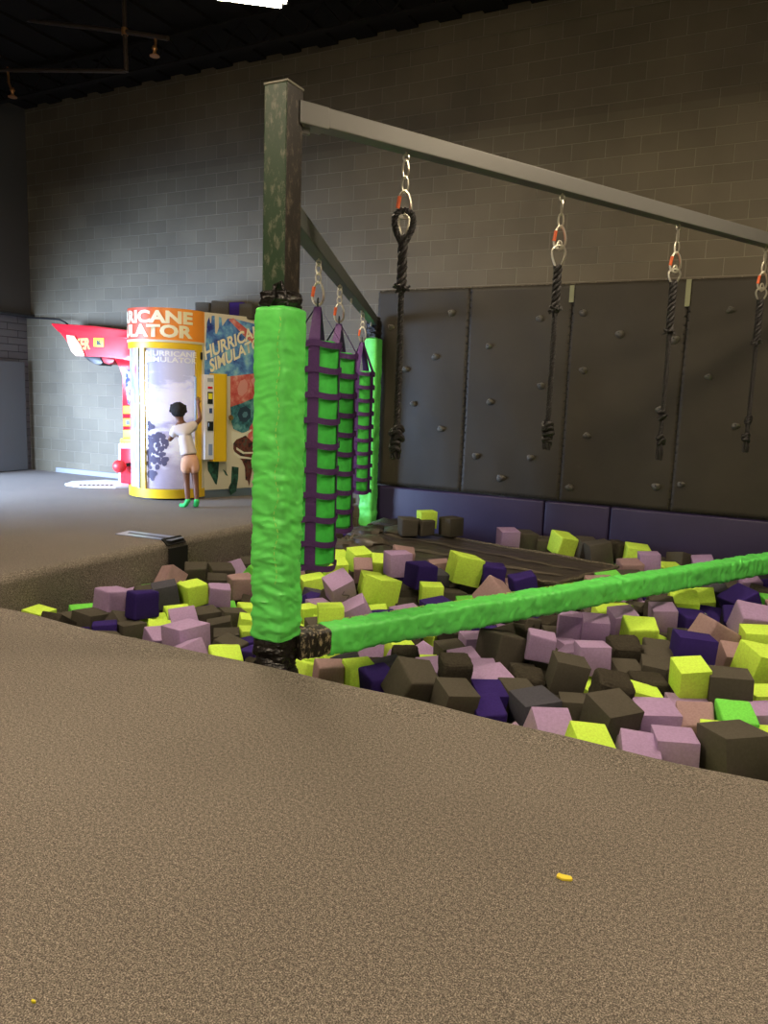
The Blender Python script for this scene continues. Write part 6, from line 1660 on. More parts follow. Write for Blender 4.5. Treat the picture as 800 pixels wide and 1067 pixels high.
(-3.531,8.645,-0.588,0.25,-0.21,-0.27,0.205,'S'),
(-3.263,8.592,-0.709,0.91,0.02,-0.46,0.205,'K'),
(-3.023,8.597,-0.683,0.1,0.44,-0.44,0.205,'P'),
(-2.771,8.61,-0.663,0.18,-0.37,0.47,0.205,'K'),
(-2.555,8.617,-0.669,1.48,0.24,0.07,0.205,'G'),
(-2.313,8.536,-0.689,0.68,0.27,0.5,0.205,'C'),
(-2.025,8.574,-0.664,1.01,0.06,-0.04,0.205,'L'),
(-1.762,8.57,-0.661,0.56,0.01,0.16,0.205,'P'),
(-1.516,8.591,-0.587,0.07,0.23,0.31,0.205,'B'),
(-1.267,8.559,-0.635,1.21,-0.13,-0.29,0.205,'L'),
(-1.029,8.605,-0.636,1.02,-0.0,-0.49,0.205,'B'),
(-0.82,8.522,-0.71,1.48,-0.19,-0.23,0.205,'C'),
(-0.584,8.642,-0.653,0.83,0.24,0.31,0.205,'C'),
(-0.333,8.591,-0.628,0.71,0.18,0.72,0.205,'G'),
(-0.038,8.589,-0.709,1.29,-0.38,0.08,0.205,'D'),
(0.314,8.554,-0.667,0.67,0.19,0.45,0.205,'K'),
(-5.284,8.885,-0.62,0.9,0.08,0.38,0.205,'B'),
(-5.105,8.788,-0.719,0.68,0.0,-0.27,0.205,'B'),
(-4.883,8.797,-0.64,0.32,0.13,-0.1,0.205,'C'),
(-4.669,8.838,-0.706,0.57,0.18,0.07,0.205,'S'),
(-4.413,8.789,-0.702,0.92,0.38,0.18,0.205,'C'),
(-4.031,8.844,-0.662,0.53,-0.42,0.1,0.205,'D'),
(-3.799,8.806,-0.655,1.42,-0.28,0.26,0.205,'B'),
(-3.56,8.861,-0.653,0.46,-0.43,0.13,0.205,'B'),
(-3.309,8.842,-0.723,0.76,-0.17,-0.09,0.205,'K'),
(-3.061,8.819,-0.644,1.32,0.16,-0.32,0.205,'B'),
(-2.802,8.848,-0.705,0.46,0.27,-0.22,0.205,'L'),
(-2.583,8.852,-0.692,0.3,-0.37,-0.24,0.205,'B'),
(-2.33,8.802,-0.683,1.12,-0.11,0.2,0.205,'D'),
(-2.093,8.832,-0.596,0.02,-0.45,0.23,0.205,'C'),
(-1.879,8.766,-0.662,0.8,0.58,-0.27,0.205,'B'),
(-1.57,8.823,-0.6,1.14,0.31,0.16,0.205,'K'),
(-1.296,8.788,-0.653,0.16,0.05,0.4,0.205,'G'),
(-1.047,8.86,-0.592,0.61,0.11,0.06,0.205,'P'),
(-0.748,8.774,-0.683,0.71,0.12,0.33,0.205,'K'),
(-0.471,8.8,-0.717,0.91,0.16,0.16,0.205,'L'),
(-0.22,8.813,-0.65,1.16,-0.11,0.23,0.205,'D'),
(0.027,8.807,-0.616,0.01,-0.04,0.3,0.205,'P'),
(0.267,8.812,-0.69,0.68,-0.56,0.16,0.205,'K'),
(-5.281,9.12,-0.707,1.37,-0.37,-0.11,0.205,'K'),
(-5.069,9.09,-0.688,1.14,-0.36,-0.16,0.205,'B'),
(-4.845,9.047,-0.605,0.98,0.22,0.01,0.205,'L'),
(-4.585,9.048,-0.702,0.87,-0.18,0.11,0.205,'L'),
(-4.322,9.039,-0.643,1.47,0.27,0.86,0.205,'K'),
(-4.097,9.068,-0.697,0.96,-0.09,0.65,0.205,'P'),
(-3.717,9.033,-0.661,0.63,-0.09,0.12,0.205,'P'),
(-3.462,9.107,-0.664,1.34,0.23,0.33,0.205,'B'),
(-3.239,9.038,-0.654,1.07,0.43,-0.19,0.205,'C'),
(-2.991,9.049,-0.617,0.29,0.07,-0.07,0.205,'K'),
(-2.801,9.075,-0.613,0.22,-0.11,-0.09,0.205,'L'),
(-2.598,9.073,-0.703,0.25,-0.06,-0.05,0.205,'B'),
(-2.349,9.079,-0.658,0.43,-0.46,0.48,0.205,'B'),
(-2.102,9.055,-0.714,1.05,0.13,-0.23,0.205,'K'),
(-1.859,9.043,-0.597,0.96,0.13,0.27,0.205,'D'),
(-1.544,9.049,-0.698,0.19,-0.13,-0.39,0.205,'L'),
(-1.244,9.032,-0.697,0.59,0.16,-0.49,0.205,'K'),
(-1.069,9.09,-0.57,0.75,0.16,-0.26,0.205,'B'),
(-0.814,9.009,-0.662,0.72,-0.72,0.13,0.205,'P'),
(-0.581,9.017,-0.656,0.54,-0.28,0.12,0.205,'P'),
(-0.229,9.1,-0.677,0.06,0.46,0.58,0.205,'C'),
(0.036,9.033,-0.693,0.74,-0.02,0.05,0.205,'G'),
(0.271,9.084,-0.687,0.57,0.09,-0.28,0.205,'B'),
(-5.311,9.322,-0.637,0.09,0.08,0.32,0.205,'D'),
(-5.049,9.291,-0.633,1.1,-0.03,-0.15,0.205,'S'),
(-4.807,9.275,-0.66,0.74,0.07,-0.03,0.205,'S'),
(-4.554,9.294,-0.625,0.72,0.18,0.18,0.205,'L'),
(-4.297,9.288,-0.711,1.09,-0.45,-0.03,0.205,'B'),
(-4.045,9.319,-0.678,1.54,0.62,-0.16,0.205,'S'),
(-3.803,9.276,-0.679,1.25,-0.36,0.41,0.205,'B'),
(-3.539,9.326,-0.712,0.08,-0.03,0.42,0.205,'B'),
(-3.263,9.288,-0.688,1.08,-0.15,0.09,0.205,'B'),
(-3.023,9.281,-0.692,0.91,-0.22,-0.38,0.205,'K'),
(-2.754,9.303,-0.586,1.28,0.17,0.15,0.205,'K'),
(-2.483,9.296,-0.663,1.43,-0.19,0.32,0.205,'L'),
(-2.291,9.293,-0.55,1.4,-0.05,-0.35,0.205,'B'),
(-2.102,9.311,-0.696,1.49,0.4,0.24,0.205,'P'),
(-1.81,9.267,-0.694,0.56,0.49,-0.22,0.205,'D'),
(-1.564,9.276,-0.668,0.64,-0.05,0.37,0.205,'B'),
(-1.325,9.281,-0.693,0.5,-0.14,0.71,0.205,'B'),
(-1.083,9.333,-0.654,0.02,-0.03,0.25,0.205,'L'),
(-0.852,9.274,-0.707,0.99,-0.31,0.15,0.205,'C'),
(-0.588,9.273,-0.703,0.97,0.22,0.29,0.205,'P'),
(-0.232,9.321,-0.625,1.43,-0.18,0.01,0.205,'K'),
(0.011,9.283,-0.723,0.53,0.15,-0.11,0.205,'L'),
(0.266,9.315,-0.663,1.44,-0.23,-0.13,0.205,'G'),
]
# ================================================================== FOAM PIT
rc = random.Random(5)
def cube_mesh(kind, seed):
    b = B(); rr = random.Random(seed); bm = b.bm
    bmesh.ops.create_cube(bm, size=1.0)
    for v in bm.verts: v.co += Vector((rr.uniform(-1, 1), rr.uniform(-1, 1), rr.uniform(-1, 1)))*(.025 if kind == 0 else .05)
    if kind == 0:
        bmesh.ops.bevel(bm, geom=bm.edges[:], offset=.018, segments=2, affect='EDGES', profile=.5)
    else:
        bmesh.ops.bevel(bm, geom=bm.edges[:], offset=.07 if kind == 1 else .15, segments=3, affect='EDGES', profile=.5)
        bmesh.ops.subdivide_edges(bm, edges=bm.edges[:], cuts=3 if kind == 1 else 4, use_grid_fill=True)
        am = .018 if kind == 1 else .045
        for v in bm.verts:
            n_ = v.co.normalized(); q_ = v.co*3.2+Vector((seed, 0, 0))
            v.co += n_*(am*noise.noise(q_)+am*.7*noise.noise(q_*3.0)+(am*.5*noise.noise(q_*8) if kind == 2 else 0))
    bmesh.ops.recalc_face_normals(bm, faces=bm.faces[:])
    me = bpy.data.meshes.new('foam_cube'); bm.to_mesh(me); bm.free()
    me.materials.append(FOAM['B'])
    if kind:
        for p_ in me.polygons: p_.use_smooth = True
    else:
        for p_ in me.polygons: p_.use_smooth = p_.area < .05
        try: me.set_sharp_from_angle(angle=radians(30))
        except Exception: pass
    return me
CM = {0: [cube_mesh(0, s) for s in range(5)], 1: [cube_mesh(1, s+20) for s in range(5)], 2: [cube_mesh(2, s+40) for s in range(4)]}
def erot(yaw, tx, ty): return Matrix.Rotation(yaw, 3, 'Z') @ Matrix.Rotation(tx, 3, 'X') @ Matrix.Rotation(ty, 3, 'Y')
SPEC = {}
for (x, y, z, yaw, tx, ty, s, c, lab) in CUBES:
    k = 2 if c == 'C' else (1 if (c in 'DP' and rc.random() < .75) or rc.random() < .28 else 0)
    me = rc.choice(CM[k])
    o = bpy.data.objects.new('foam_cube', me); COL.objects.link(o)
    o.location = (x, y, z); o.rotation_euler = erot(yaw, tx, ty).to_euler(); o.scale = (s, s, s)
    o.material_slots[0].link = 'OBJECT'; o.material_slots[0].material = FOAM[c]
    tag(o, lab, 'foam cube', 'foam cubes in the pit')
    if 'small S' in lab: SPEC['S'] = (o, s)
    if 'small hole' in lab: SPEC['hole'] = (o, s)
# the buried remainder of the filling
b = B()
cols = list('LGPKDBSC')
for (x, y, z, yaw, tx, ty, s, c) in HEAP:
    b.box((x, y, z), (s, s, s), erot(yaw, tx, ty), bevel=s*.03, mi=cols.index(c), seg=1)
rx = random.Random(9)
for layer_z in (-.34, -.56, -.75):     # the pit goes on beyond the right edge of the picture
    yy = 3.60
    while yy < 9.35:
        xx = .1+(yy-3.5)*.02
        while xx < 5.2:
            px_ = 400+FPX*((Vector((xx, yy, layer_z))-CP).dot(rt))/((Vector((xx, yy, layer_z))-CP).dot(fw))
            if px_ > 838: b.box((xx+rx.uniform(-.03, .03), yy+rx.uniform(-.02, .02), layer_z+rx.uniform(-.05, .05)), (.2, .2, .2), erot(rx.uniform(0, 1.5), rx.gauss(0, .25), rx.gauss(0, .25)), mi=rx.choice((0, 0, 1, 2, 3, 3, 4, 5, 5, 5, 6, 7)), seg=1)
            xx += .26
        yy += .26
o = b.build('foam_cube_heap', [FOAM[c] for c in cols]); tag(o, 'heap of mixed foam cubes buried under the top layer', 'foam heap', None, 'stuff')
# the S drawn on one cube
if 'S' in SPEC:
    o, s = SPEC['S']; Rm = o.rotation_euler.to_matrix()
    tocam = (CP-o.location).normalized()
    ax = max([Vector(v) for v in ((1,0,0),(-1,0,0),(0,1,0),(0,-1,0))], key=lambda a: (Rm @ a).dot(tocam))
    n_ = Rm @ ax; upw = Rm @ Vector((0, 0, 1)); sd = upw.cross(n_)
    b = B(); pts = []
    for k in range(17):
        a = k/16; ang = (pi*.15+a*2*pi*1.35)
        t_ = -1+2*a; pts.append(o.location+n_*(s*.505)+upw*(s*.20*t_)+sd*(s*.13*sin(-t_*pi*.95)))
    b.tube(pts, s*.012, 5); q_ = b.build('drawn_letter', M['black'], None)
    q_.parent = o; q_.matrix_parent_inverse = (Matrix.Translation(o.location) @ Rm.to_4x4() @ Matrix.Scale(s, 4)).inverted()
    q_['label'] = 'dark letter S'
# cubes lying on the mat and on the booth roof
def loose(px, py, z, s, c, yaw, lab, tx=0, ty=0, kind=0, grp=None):
    p = onz(px, py, z); o = bpy.data.objects.new('foam_cube', CM[kind][int(px) % len(CM[kind])]); COL.objects.link(o)
    o.location = p; o.scale = (s, s, s); o.rotation_euler = erot(YAW*1.2+radians(yaw), radians(tx), radians(ty)).to_euler()
    o.material_slots[0].link = 'OBJECT'; o.material_slots[0].material = FOAM[c]; tag(o, lab, 'foam cube', grp); return o
G3 = 'foam cubes lying on the mat'
loose(425, 549, .00, .215, 'B', 5, 'left of two brown foam cubes touching on the back of the mat', kind=1, grp=G3)
loose(442, 549, .00, .19, 'B', 20, 'right of two brown foam cubes touching on the back of the mat', kind=1, grp=G3)
loose(444.5, 541, .08, .20, 'L', 10, 'lime foam cube behind the two brown cubes on the mat', grp=G3)
loose(470, 548.5, .00, .22, 'B', 30, 'single brown foam cube leaning against the purple wall pad', grp=G3)

# ================================================================== WIND BOOTH
c0 = Vector((-7.93, 8.50, 0)); RB = .56; A0 = radians(10)
bA = c0+Vector((cos(A0), sin(A0), 0))*RB; bB = Vector((-7.02, 9.50, 0))
side_d = (bB-bA).normalized(); side_n = Vector((side_d.y, -side_d.x, 0)).normalized(); SL = (bB-bA).length
HB = 2.63
bo = empty('simulator_booth', (c0.x, c0.y, 0), 'tall round-fronted booth with orange lettered header, yellow frame and glass front', 'booth')
def arc(a, r=RB, z=0.0): return Vector((c0.x+r*cos(a), c0.y+r*sin(a), z))
def arcwall(name, a0, a1, z0, z1, r, th, m, parent=bo, n=40, smooth=True):
    b = B(); ring = [[b.bm.verts.new(arc(a0+(a1-a0)*i/n, rr_, zz)) for (rr_, zz) in ((r, z0), (r, z1), (r-th, z1), (r-th, z0))] for i in range(n+1)]
    for i in range(n):
        for k in range(4): b.face([ring[i][k], ring[i+1][k], ring[i+1][(k+1) % 4], ring[i][(k+1) % 4]])
    b.face(ring[0]); b.face(ring[-1][::-1]); return b.build(name, m, parent, smooth)
AL = radians(-190)   # arc runs A0 .. AL (clockwise, through the side facing the camera)
hd = mat('orange_header_print', (.8, .2, .03), .4); t_ = NT(hd); v_ = t_.coord(); n_ = t_.noise(v_, 2.2, 3)
sx = t_.n('ShaderNodeSeparateXYZ'); tc_ = t_.n('ShaderNodeTexCoord'); t_.l(tc_, 'Object', sx, 0)
mm_ = t_.n('ShaderNodeMath', operation='MULTIPLY_ADD'); t_.l(sx, 'X', mm_, 0); mm_.inputs[1].default_value = .75
m2_ = t_.n('ShaderNodeMath', operation='MULTIPLY_ADD'); t_.l(n_, 'Fac', m2_, 0); m2_.inputs[1].default_value = .5; m2_.inputs[2].default_value = 6.15; t_.l(m2_, 0, mm_, 2)
t_.base(t_.ramp(mm_, [(.0, (.60, .06, .04)), (.45, (.68, .10, .035)), (.85, (.86, .30, .03))], 'Value').outputs[0])
arcwall('header', A0, AL, 2.20, HB, RB+.005, .03, hd)
arcwall('header_rim', A0, AL, 2.175, 2.205, RB+.015, .04, M['cream'])
arcwall('top_ring', A0, AL, 2.09, 2.18, RB+.002, .05, M['yellow'])
arcwall('base_ring', A0, AL, .03, .155, RB+.012, .06, M['yellow'])
arcwall('kick_plate', A0, AL, .0, .035, RB-.06, .05, M['black'])
for a0_, a1_, m_ in ((4, -6, 'yellow'), (-84, -92, 'yellow'), (-95, -98, 'aluminium')):
    arcwall('frame_post', radians(a0_), radians(a1_), .15, 2.10, RB, .04, M[m_], n=6)
arcwall('frame_post', radians(A0*0+10), radians(5), .15, 2.18, RB+.006, .05, M['cream'], n=4)
b = B(); p_ = arc(radians(2), RB+.012, 2.02); b.box(p_, (.02, .03, .10), Matrix.Rotation(radians(2), 3, 'Z'), bevel=.004); b.build('door_hinge', M['black'], bo)
# printed picture inside the glass: pale storm sky, sea, dark bush at lower left
pm = mat('storm_picture', (.8, .8, .9), .5); t_ = NT(pm)
tc_ = t_.n('ShaderNodeTexCoord'); sx = t_.n('ShaderNodeSeparateXYZ'); t_.l(tc_, 'Object', sx, 0)
v_ = t_.coord((1, 1, 2.2)); n1_ = t_.noise(v_, 2.6, 5, .6)
zf = t_.n('ShaderNodeMath', operation='MULTIPLY_ADD'); t_.l(n1_, 'Fac', zf, 0); zf.inputs[1].default_value = .5; 
zs_ = t_.n('ShaderNodeMath', operation='MULTIPLY'); t_.l(sx, 'Z', zs_, 0); zs_.inputs[1].default_value = .45; t_.l(zs_, 0, zf, 2)
sea = t_.ramp(zf, [(.20, (.30, .27, .40)), (.45, (.46, .42, .55)), (.62, (.86, .86, .95)), (.70, (.45, .42, .62)), (.80, (.74, .73, .90)), (.95, (.66, .65, .84)), (1.0, (.46, .46, .62))], 'Value')
t_.base(sea.outputs[0]); t_.b.inputs['Emission Strength'].default_value = .42; t_.t.links.new(sea.outputs[0], t_.b.inputs['Emission Color'])  # picture glows by itself, in place of the booth's interior lighting
pic = arcwall('storm_picture', radians(-5), radians(-84), .16, 2.09, RB-.045, .01, pm); pic['label'] = 'pale storm picture glowing in place of interior light'
# side graphics left of the glass door
pm2 = mat('pastel_print', (.7, .7, .75), .4); t_ = NT(pm2); v_ = t_.coord((2.2, 2.2, .55)); n_ = t_.noise(v_, 2.6, 3, .6)
t_.base(t_.ramp(n_, [(.34, (.62, .10, .14)), (.42, (.74, .66, .74)), (.50, (.78, .80, .84)), (.56, (.40, .80, .22)), (.62, (.78, .78, .80))]).outputs[0])
arcwall('pastel_panel', radians(-98), radians(-150), .16, 2.09, RB-.02, .02, pm2)
# leaf mass printed at lower left of the picture
b = B(); rr = random.Random(3)
for k in range(110):
    u = rr.random(); v = rr.random()
    a_ = radians(-81+u*34*(1-.6*abs(v-.7))); z_ = .28+v*.82*(1-.25*u)
    if (v < .35 and u > .35+v): continue
    c_ = arc(a_, RB-.040, z_); tan_ = Vector((-sin(a_), cos(a_), 0)); s_ = rr.uniform(.018, .05); n6 = 6
    vs = [b.bm.verts.new(c_+tan_*(s_*cos(2*pi*q/n6)*rr.uniform(.6, 1.2))+Vector((0, 0, s_*sin(2*pi*q/n6)*rr.uniform(.7, 1.3)))) for q in range(n6)]; b.face(vs)
b.build('bush_print', mat('bush_print', (.115, .105, .19), .6, emit=(.115, .105, .19), estr=.2), bo)  # faint glow added here too, for the lit interior
gl = bpy.data.materials.new('clear_glass'); gl.use_nodes = True; nt = gl.node_tree; nt.nodes.clear()
o_ = nt.nodes.new('ShaderNodeOutputMaterial'); mx = nt.nodes.new('ShaderNodeMixShader'); tr = nt.nodes.new('ShaderNodeBsdfTransparent'); gg = nt.nodes.new('ShaderNodeBsdfGlossy')
gg.inputs['Roughness'].default_value = .05; fr_ = nt.nodes.new('ShaderNodeFresnel'); fr_.inputs[0].default_value = 1.45
ml_ = nt.nodes.new('ShaderNodeMath'); ml_.operation = 'MULTIPLY'; ml_.inputs[1].default_value = .45; nt.links.new(fr_.outputs[0], ml_.inputs[0]); nt.links.new(ml_.outputs[0], mx.inputs[0]); nt.links.new(tr.outputs[0], mx.inputs[1]); nt.links.new(gg.outputs[0], mx.inputs[2]); nt.links.new(mx.outputs[0], o_.inputs[0])
arcwall('glass_door', radians(-5), radians(-84), .16, 2.09, RB-.012, .006, gl)
arcwall('glass_side', radians(-92), radians(-150), .16, 2.09, RB-.010, .006, gl)
b = B(); a_ = radians(-11); b.tube([arc(a_, RB-.0, .98), arc(a_, RB+.03, 1.0), arc(a_, RB+.03, 1.72), arc(a_, RB-.0, 1.74)], .013, 8); b.build('door_handle', mat('pale_blue_handle', (.28, .38, .50), .4), bo, True)
# lettering round the header and across the door
def hmap(u, v): a_ = radians(-14)-(1-u)*1.62/RB; return arc(a_, RB+.012, 2.235+v*.36)
l_ = lettering('header_lettering', [('HURRICANE', 0, 1, .52, 1.0), ('SIMULATOR', 0, 1, 0, .48)], hmap, M['letter'], bo, 60); l_['label'] = 'cream HURRICANE SIMULATOR lettering'
def dmap(u, v): a_ = radians(-7)-(1-u)*radians(73); return arc(a_, RB-.002, 1.905+v*.155)
l_ = lettering('door_lettering', [('HURRICANE', 0, 1, .53, 1.0), ('SIMULATOR', 0, 1, 0, .47)], dmap, M['letter_white'], bo, 40, .022); l_['label'] = 'white HURRICANE SIMULATOR lettering'
# body behind the front: side wall, roof, far side
bL = arc(AL)
b = B(); outer = [arc(A0+(AL-A0)*i/36, RB-.065) for i in range(37)]
poly = outer+[Vector((bL.x+.02, 9.50, 0)), Vector((bB.x-.06, 9.50, 0))]
b.prism([Vector((p.x, p.y, HB-.06)) for p in poly], (0, 0, .03)); b.build('roof', M['white'], bo)
b = B(); b.prism([Vector((p.x, p.y, 0.10)) for p in (Vector((bL.x, bL.y, 0)), Vector((bL.x+.03, bL.y, 0)), Vector((bL.x+.03, 9.5, 0)), Vector((bL.x, 9.5, 0)))], (0, 0, HB-.11)); b.build('far_side_panel', M['cream'], bo)
def sp(s, z, off=0.0): return Vector((bA.x, bA.y, z))+side_d*s+side_n*off
b = B(); b.prism([sp(0, .12), sp(SL, .12), sp(SL, .12, -.04), sp(0, .12, -.04)], (0, 0, HB-.12)); b.build('side_panel', M['cream'], bo)
b = B(); b.prism([sp(.03, .0, -.03), sp(SL, .0, -.03), sp(SL, .0, -.06), sp(.03, .0, -.06)], (0, 0, .13)); b.build('side_plinth', M['aluminium'], bo)
PN = side_n; P0 = sp(0, 0, .003)
def pw(x, y, off=.0):     # photo point on the side panel's plane
    p = onplane(x, y, P0, PN); return p+PN*off
def decal(name, polys, m, off, label=None):
    b = B()
    for pl in polys:
        b.prism([pw(x, y, off) for x, y in pl], PN*.0015)
    o = b.build(name, m, bo)
    if label: o['label'] = label
    return o
def nmat(name, stops, scale=6, detail=4):
    m = mat(name, stops[0][1], .45); t = NT(m); v = t.coord(); n = t.noise(v, scale, detail, .65); t.base(t.ramp(n, stops).outputs[0]); return m
blue = nmat('blue_splash', [(.32, (.018, .022, .20)), (.48, (.08, .22, .52)), (.60, (.20, .46, .62)), (.72, (.36, .62, .60))], 5)
redm = nmat('red_splash', [(.35, (.50, .035, .03)), (.55, (.62, .16, .13)), (.68, (.70, .40, .32))], 8)
teal = nmat('teal_splash', [(.36, (.015, .06, .07)), (.5, (.05, .20, .24)), (.62, (.16, .38, .36))], 8)
grn = nmat('green_drip', [(.4, (.008, .030, .020)), (.6, (.035, .13, .085))], 12)
drk = nmat('dark_drip', [(.38, (.015, .012, .010)), (.52, (.15, .03, .02)), (.66, (.05, .09, .06))], 12)
E_ = 275
decal('blue_splash', [[(208.5, 362), (211, 350), (212, 362), (214, 363), (215.5, 336), (218, 330), (219, 337), (220, 336), (220.5, 329), (223.5, 329), (224, 347), (225.5, 348), (228, 341), (228, 330), (230.5, 331), (231.5, 340), (237, 332), (243, 332), (E_, 340), (E_, 392), (208.5, 392)]], blue, .001)
decal('red_beam', [[(238, 333), (243, 331.5), (268, 352), (E_, 362), (E_, 372), (266, 361), (255, 351)]], redm, .003)
decal('red_splash', [[(240, 392), (E_, 388), (E_, 410), (252, 420), (240, 424)]], redm, .003)
decal('teal_splash', [[(240, 424), (252, 420), (E_, 408), (E_, 449), (262, 449), (252, 451), (243, 447), (241, 440)]], teal, .002)
decal('red_stripe', [[(260, 445), (266, 436), (E_, 434), (E_, 470), (262, 470), (258, 455)]], redm, .003)
decal('dark_splash', [[(243, 462), (248, 455), (256, 454), (262, 460), (E_, 466), (E_, 498), (266, 500), (263, 485), (262, 492), (260.5, 500), (259.5, 507), (258, 501), (255.5, 500), (255, 487), (252, 480), (246, 474), (243, 468)]], drk, .004)
decal('green_drip', [[(216, 481), (228, 481), (227, 497), (225.5, 505), (224, 504), (219, 494), (216.5, 490)], [(241.5, 486), (248.5, 487), (248, 498), (246, 512), (240, 516), (239, 512), (238, 508), (240.5, 503)], [(232, 489), (235, 491), (237.5, 496), (235, 495)]], grn, .002)
decal('white_wisp', [[(241, 449), (252, 452), (262, 447), (262, 449), (253, 455), (246, 458), (242, 463), (241, 460)], [(246, 466), (254, 471), (266, 471), (266, 472.5), (253, 473), (246, 468.5)], [(243, 470), (250, 475), (262, 477), (262, 478.5), (249, 477.5), (243, 473)]], mat('white_print', (.72, .70, .55), .5), .006)
decal('face_print', [[(247, 405), (250, 397), (255, 395), (258, 400), (257, 408), (252, 413), (248, 411)], [(261, 396), (266, 392), (272, 395), (271, 403), (265, 405)]], mat('pink_print', (.66, .30, .26), .5), .005)
decal('dark_ring', [[(247, 432), (250, 425), (256, 423), (261, 427), (261, 435), (256, 440), (250, 439)]], mat('navy_print', (.02, .045, .08), .5), .005)
decal('ring_centre', [[(252, 432), (254, 429), (257, 429), (258, 432), (256, 435), (253, 435)]], mat('steel_print', (.10, .22, .28), .5), .007)
# slanted lettering on the side panel
def smap(u, v):
    x = 213.5+u*65; y = 390-u*33-v*29*(1-.22*u); x += (v-.5)*-3.0; return pw(x, y, .009)
l_ = lettering('side_lettering', [('HURRICANE', 0, 1, .50, 1.0), ('SIMULATOR', .06, .98, -.02, .47)], smap, M['letter'], bo, 20, .03); l_['label'] = 'slanted cream HURRICANE SIMULATOR lettering'
# control cabinet: white instrument strip and a yellow cover
cb0 = pw(209, 392); s_0 = (pw(209.5, 430)-P0).dot(side_d); s_1 = (pw(219, 430)-P0).dot(side_d); s_2 = (pw(240, 430)-P0).dot(side_d)
z_b, z_t = pw(225, 478).z, pw(225, 391).z
Rs = Matrix((side_d, -side_n, Vector((0, 0, 1)))).transposed()
dp = .13
b = B(); b.box(sp((s_0+s_1)/2-.01, (z_b+z_t)/2, dp/2), (s_1-s_0, dp, z_t-z_b), Rs, bevel=.006); b.build('control_panel', M['white'], bo)
b = B(); w2 = (s_2-s_1)-.10
prof = [sp(s_1-.01, z_b-.03, .0), sp(s_1-.01, z_b-.03, dp+.005)]+[sp(s_1-.01+w2*.75+w2*.25*sin(a), z_b-.03, dp+.005-w2*.22*(1-cos(a))) for a in [radians(q) for q in range(0, 91, 15)]]+[sp(s_1-.01+w2, z_b-.03, 0)]
b.prism(prof, (0, 0, z_t-z_b+.05)); b.build('yellow_cover', M['yellow'], bo)
def panelbox(name, sx_, z_, w_, h_, m_, th=.012):
    b = B(); b.box(sp(s_0+(s_1-s_0)*sx_, z_, dp+th/2), (w_, th, h_), Rs, bevel=.003); return b.build(name, m_, bo)
H_ = z_t-z_b; W_ = s_1-s_0
panelbox('display', .5, z_t-.27*H_, W_*.55, .17, M['black']); panelbox('display_screen', .5, z_t-.25*H_, W_*.42, .08, M['yellow_label'], .018)
panelbox('button_plate', .55, z_t-.42*H_, W_*.30, .07, mat('blue_button', (.05, .09, .25), .4)); panelbox('card_reader', .5, z_t-.60*H_, W_*.62, .13, M['black'], .02); panelbox('coin_slot', .3, z_t-.585*H_, W_*.12, .05, M['aluminium'], .026)
panelbox('notice', .5, z_t-.06*H_, W_*.6, .05, mat('grey_notice', (.35, .37, .40), .5)); panelbox('red_notice', .5, z_t-.15*H_, W_*.5, .03, M['red']); panelbox('warning_notice', .55, z_b+.12*H_, W_*.4, .16, mat('blue_notice', (.25, .32, .50), .5))
b = B(); p_ = sp(s_2-.03, z_t-.5*H_, .05); b.lathe([(.03, 0), (.04, .02), (.03, .05)], p_, 12, axis=side_n); b.build('side_knob', M['brass'], bo, True)
# small white box at the foot inside the glass
b = B(); b.box(arc(radians(-40), RB-.13, .20), (.10, .06, .07), Matrix.Rotation(radians(35), 3, 'Z'), bevel=.01); b.build('floor_unit', M['white'], bo)
# foam cubes left on the booth roof
for (px_, w_, c_, yaw_, lab) in ((215, .26, 'B', 10, 'small brown foam cube on the booth roof, leftmost'), (231, .27, 'B', 30, 'larger brown foam cube on the booth roof, middle one'), (249, .24, 'P', 20, 'purple foam cube on the booth roof'), (259, .22, 'B', 10, 'rightmost brown foam cube on the booth roof')):
    p = ony(px_, 325, 9.33); p.z = HB-.03+w_*.47
    o = bpy.data.objects.new('foam_cube', CM[1][px_ % 5]); COL.objects.link(o); o.location = p; o.scale = (w_,)*3; o.rotation_euler = (0, 0, radians(yaw_))
    o.material_slots[0].link = 'OBJECT'; o.material_slots[0].material = FOAM[c_]; tag(o, lab, 'foam cube', 'foam cubes on the booth roof')

# ================================================================== RED BOXING MACHINE
YM = 9.02
Q = lambda x, y, Y=YM: ony(x, y, Y)
bx_ = Q(128, 505); bxm = empty('boxing_machine', (bx_.x, YM+.2, 0), 'red arcade boxing machine with boat-shaped hood and hanging red ball', 'arcade machine')
def softprism(name, pts, depth, m, parent, bevel=.03, y0=YM, taper=None):
    b = B(); b.prism([Q(x, y, y0) for x, y in pts], (0, depth, 0), bevel=bevel); return b.build(name, m, parent, True)
softprism('hood', [(51, 336.5), (73, 338), (100, 340), (133, 344), (160, 350), (160, 382), (126, 374), (105, 372), (83, 371), (76, 370), (69, 355), (67, 349), (60, 346)], .42, M['red'], bxm, .035)
softprism('hood_top_fin', [(53, 336.5), (74, 338.5), (133, 345), (160, 351), (160, 357), (120, 351), (74, 347), (62, 344)], .50, M['red'], bxm, .012, YM-.04)
softprism('light_lens', [(69, 349), (77, 350), (84, 360), (88, 371), (79, 371), (74, 366), (70, 356)], .02, mat('amber_lens', (.85, .52, .38), .2), bxm, .004, YM-.022)
softprism('striker_housing', [(86, 371), (104, 372), (107, 378), (104, 381), (98, 379), (92, 376)], .25, M['black'], bxm, .015, YM+.08)
softprism('ball_hanger', [(105, 372), (119, 374), (118, 378), (113, 380), (107, 378)], .2, mat('dusky_red', (.36, .03, .04), .4), bxm, .015, YM+.1)
softprism('column', [(118, 374), (128, 372), (160, 378), (160, 460), (128, 460), (127.5, 420), (128.5, 392), (125, 382)], .34, M['red'], bxm, .02, YM+.05)
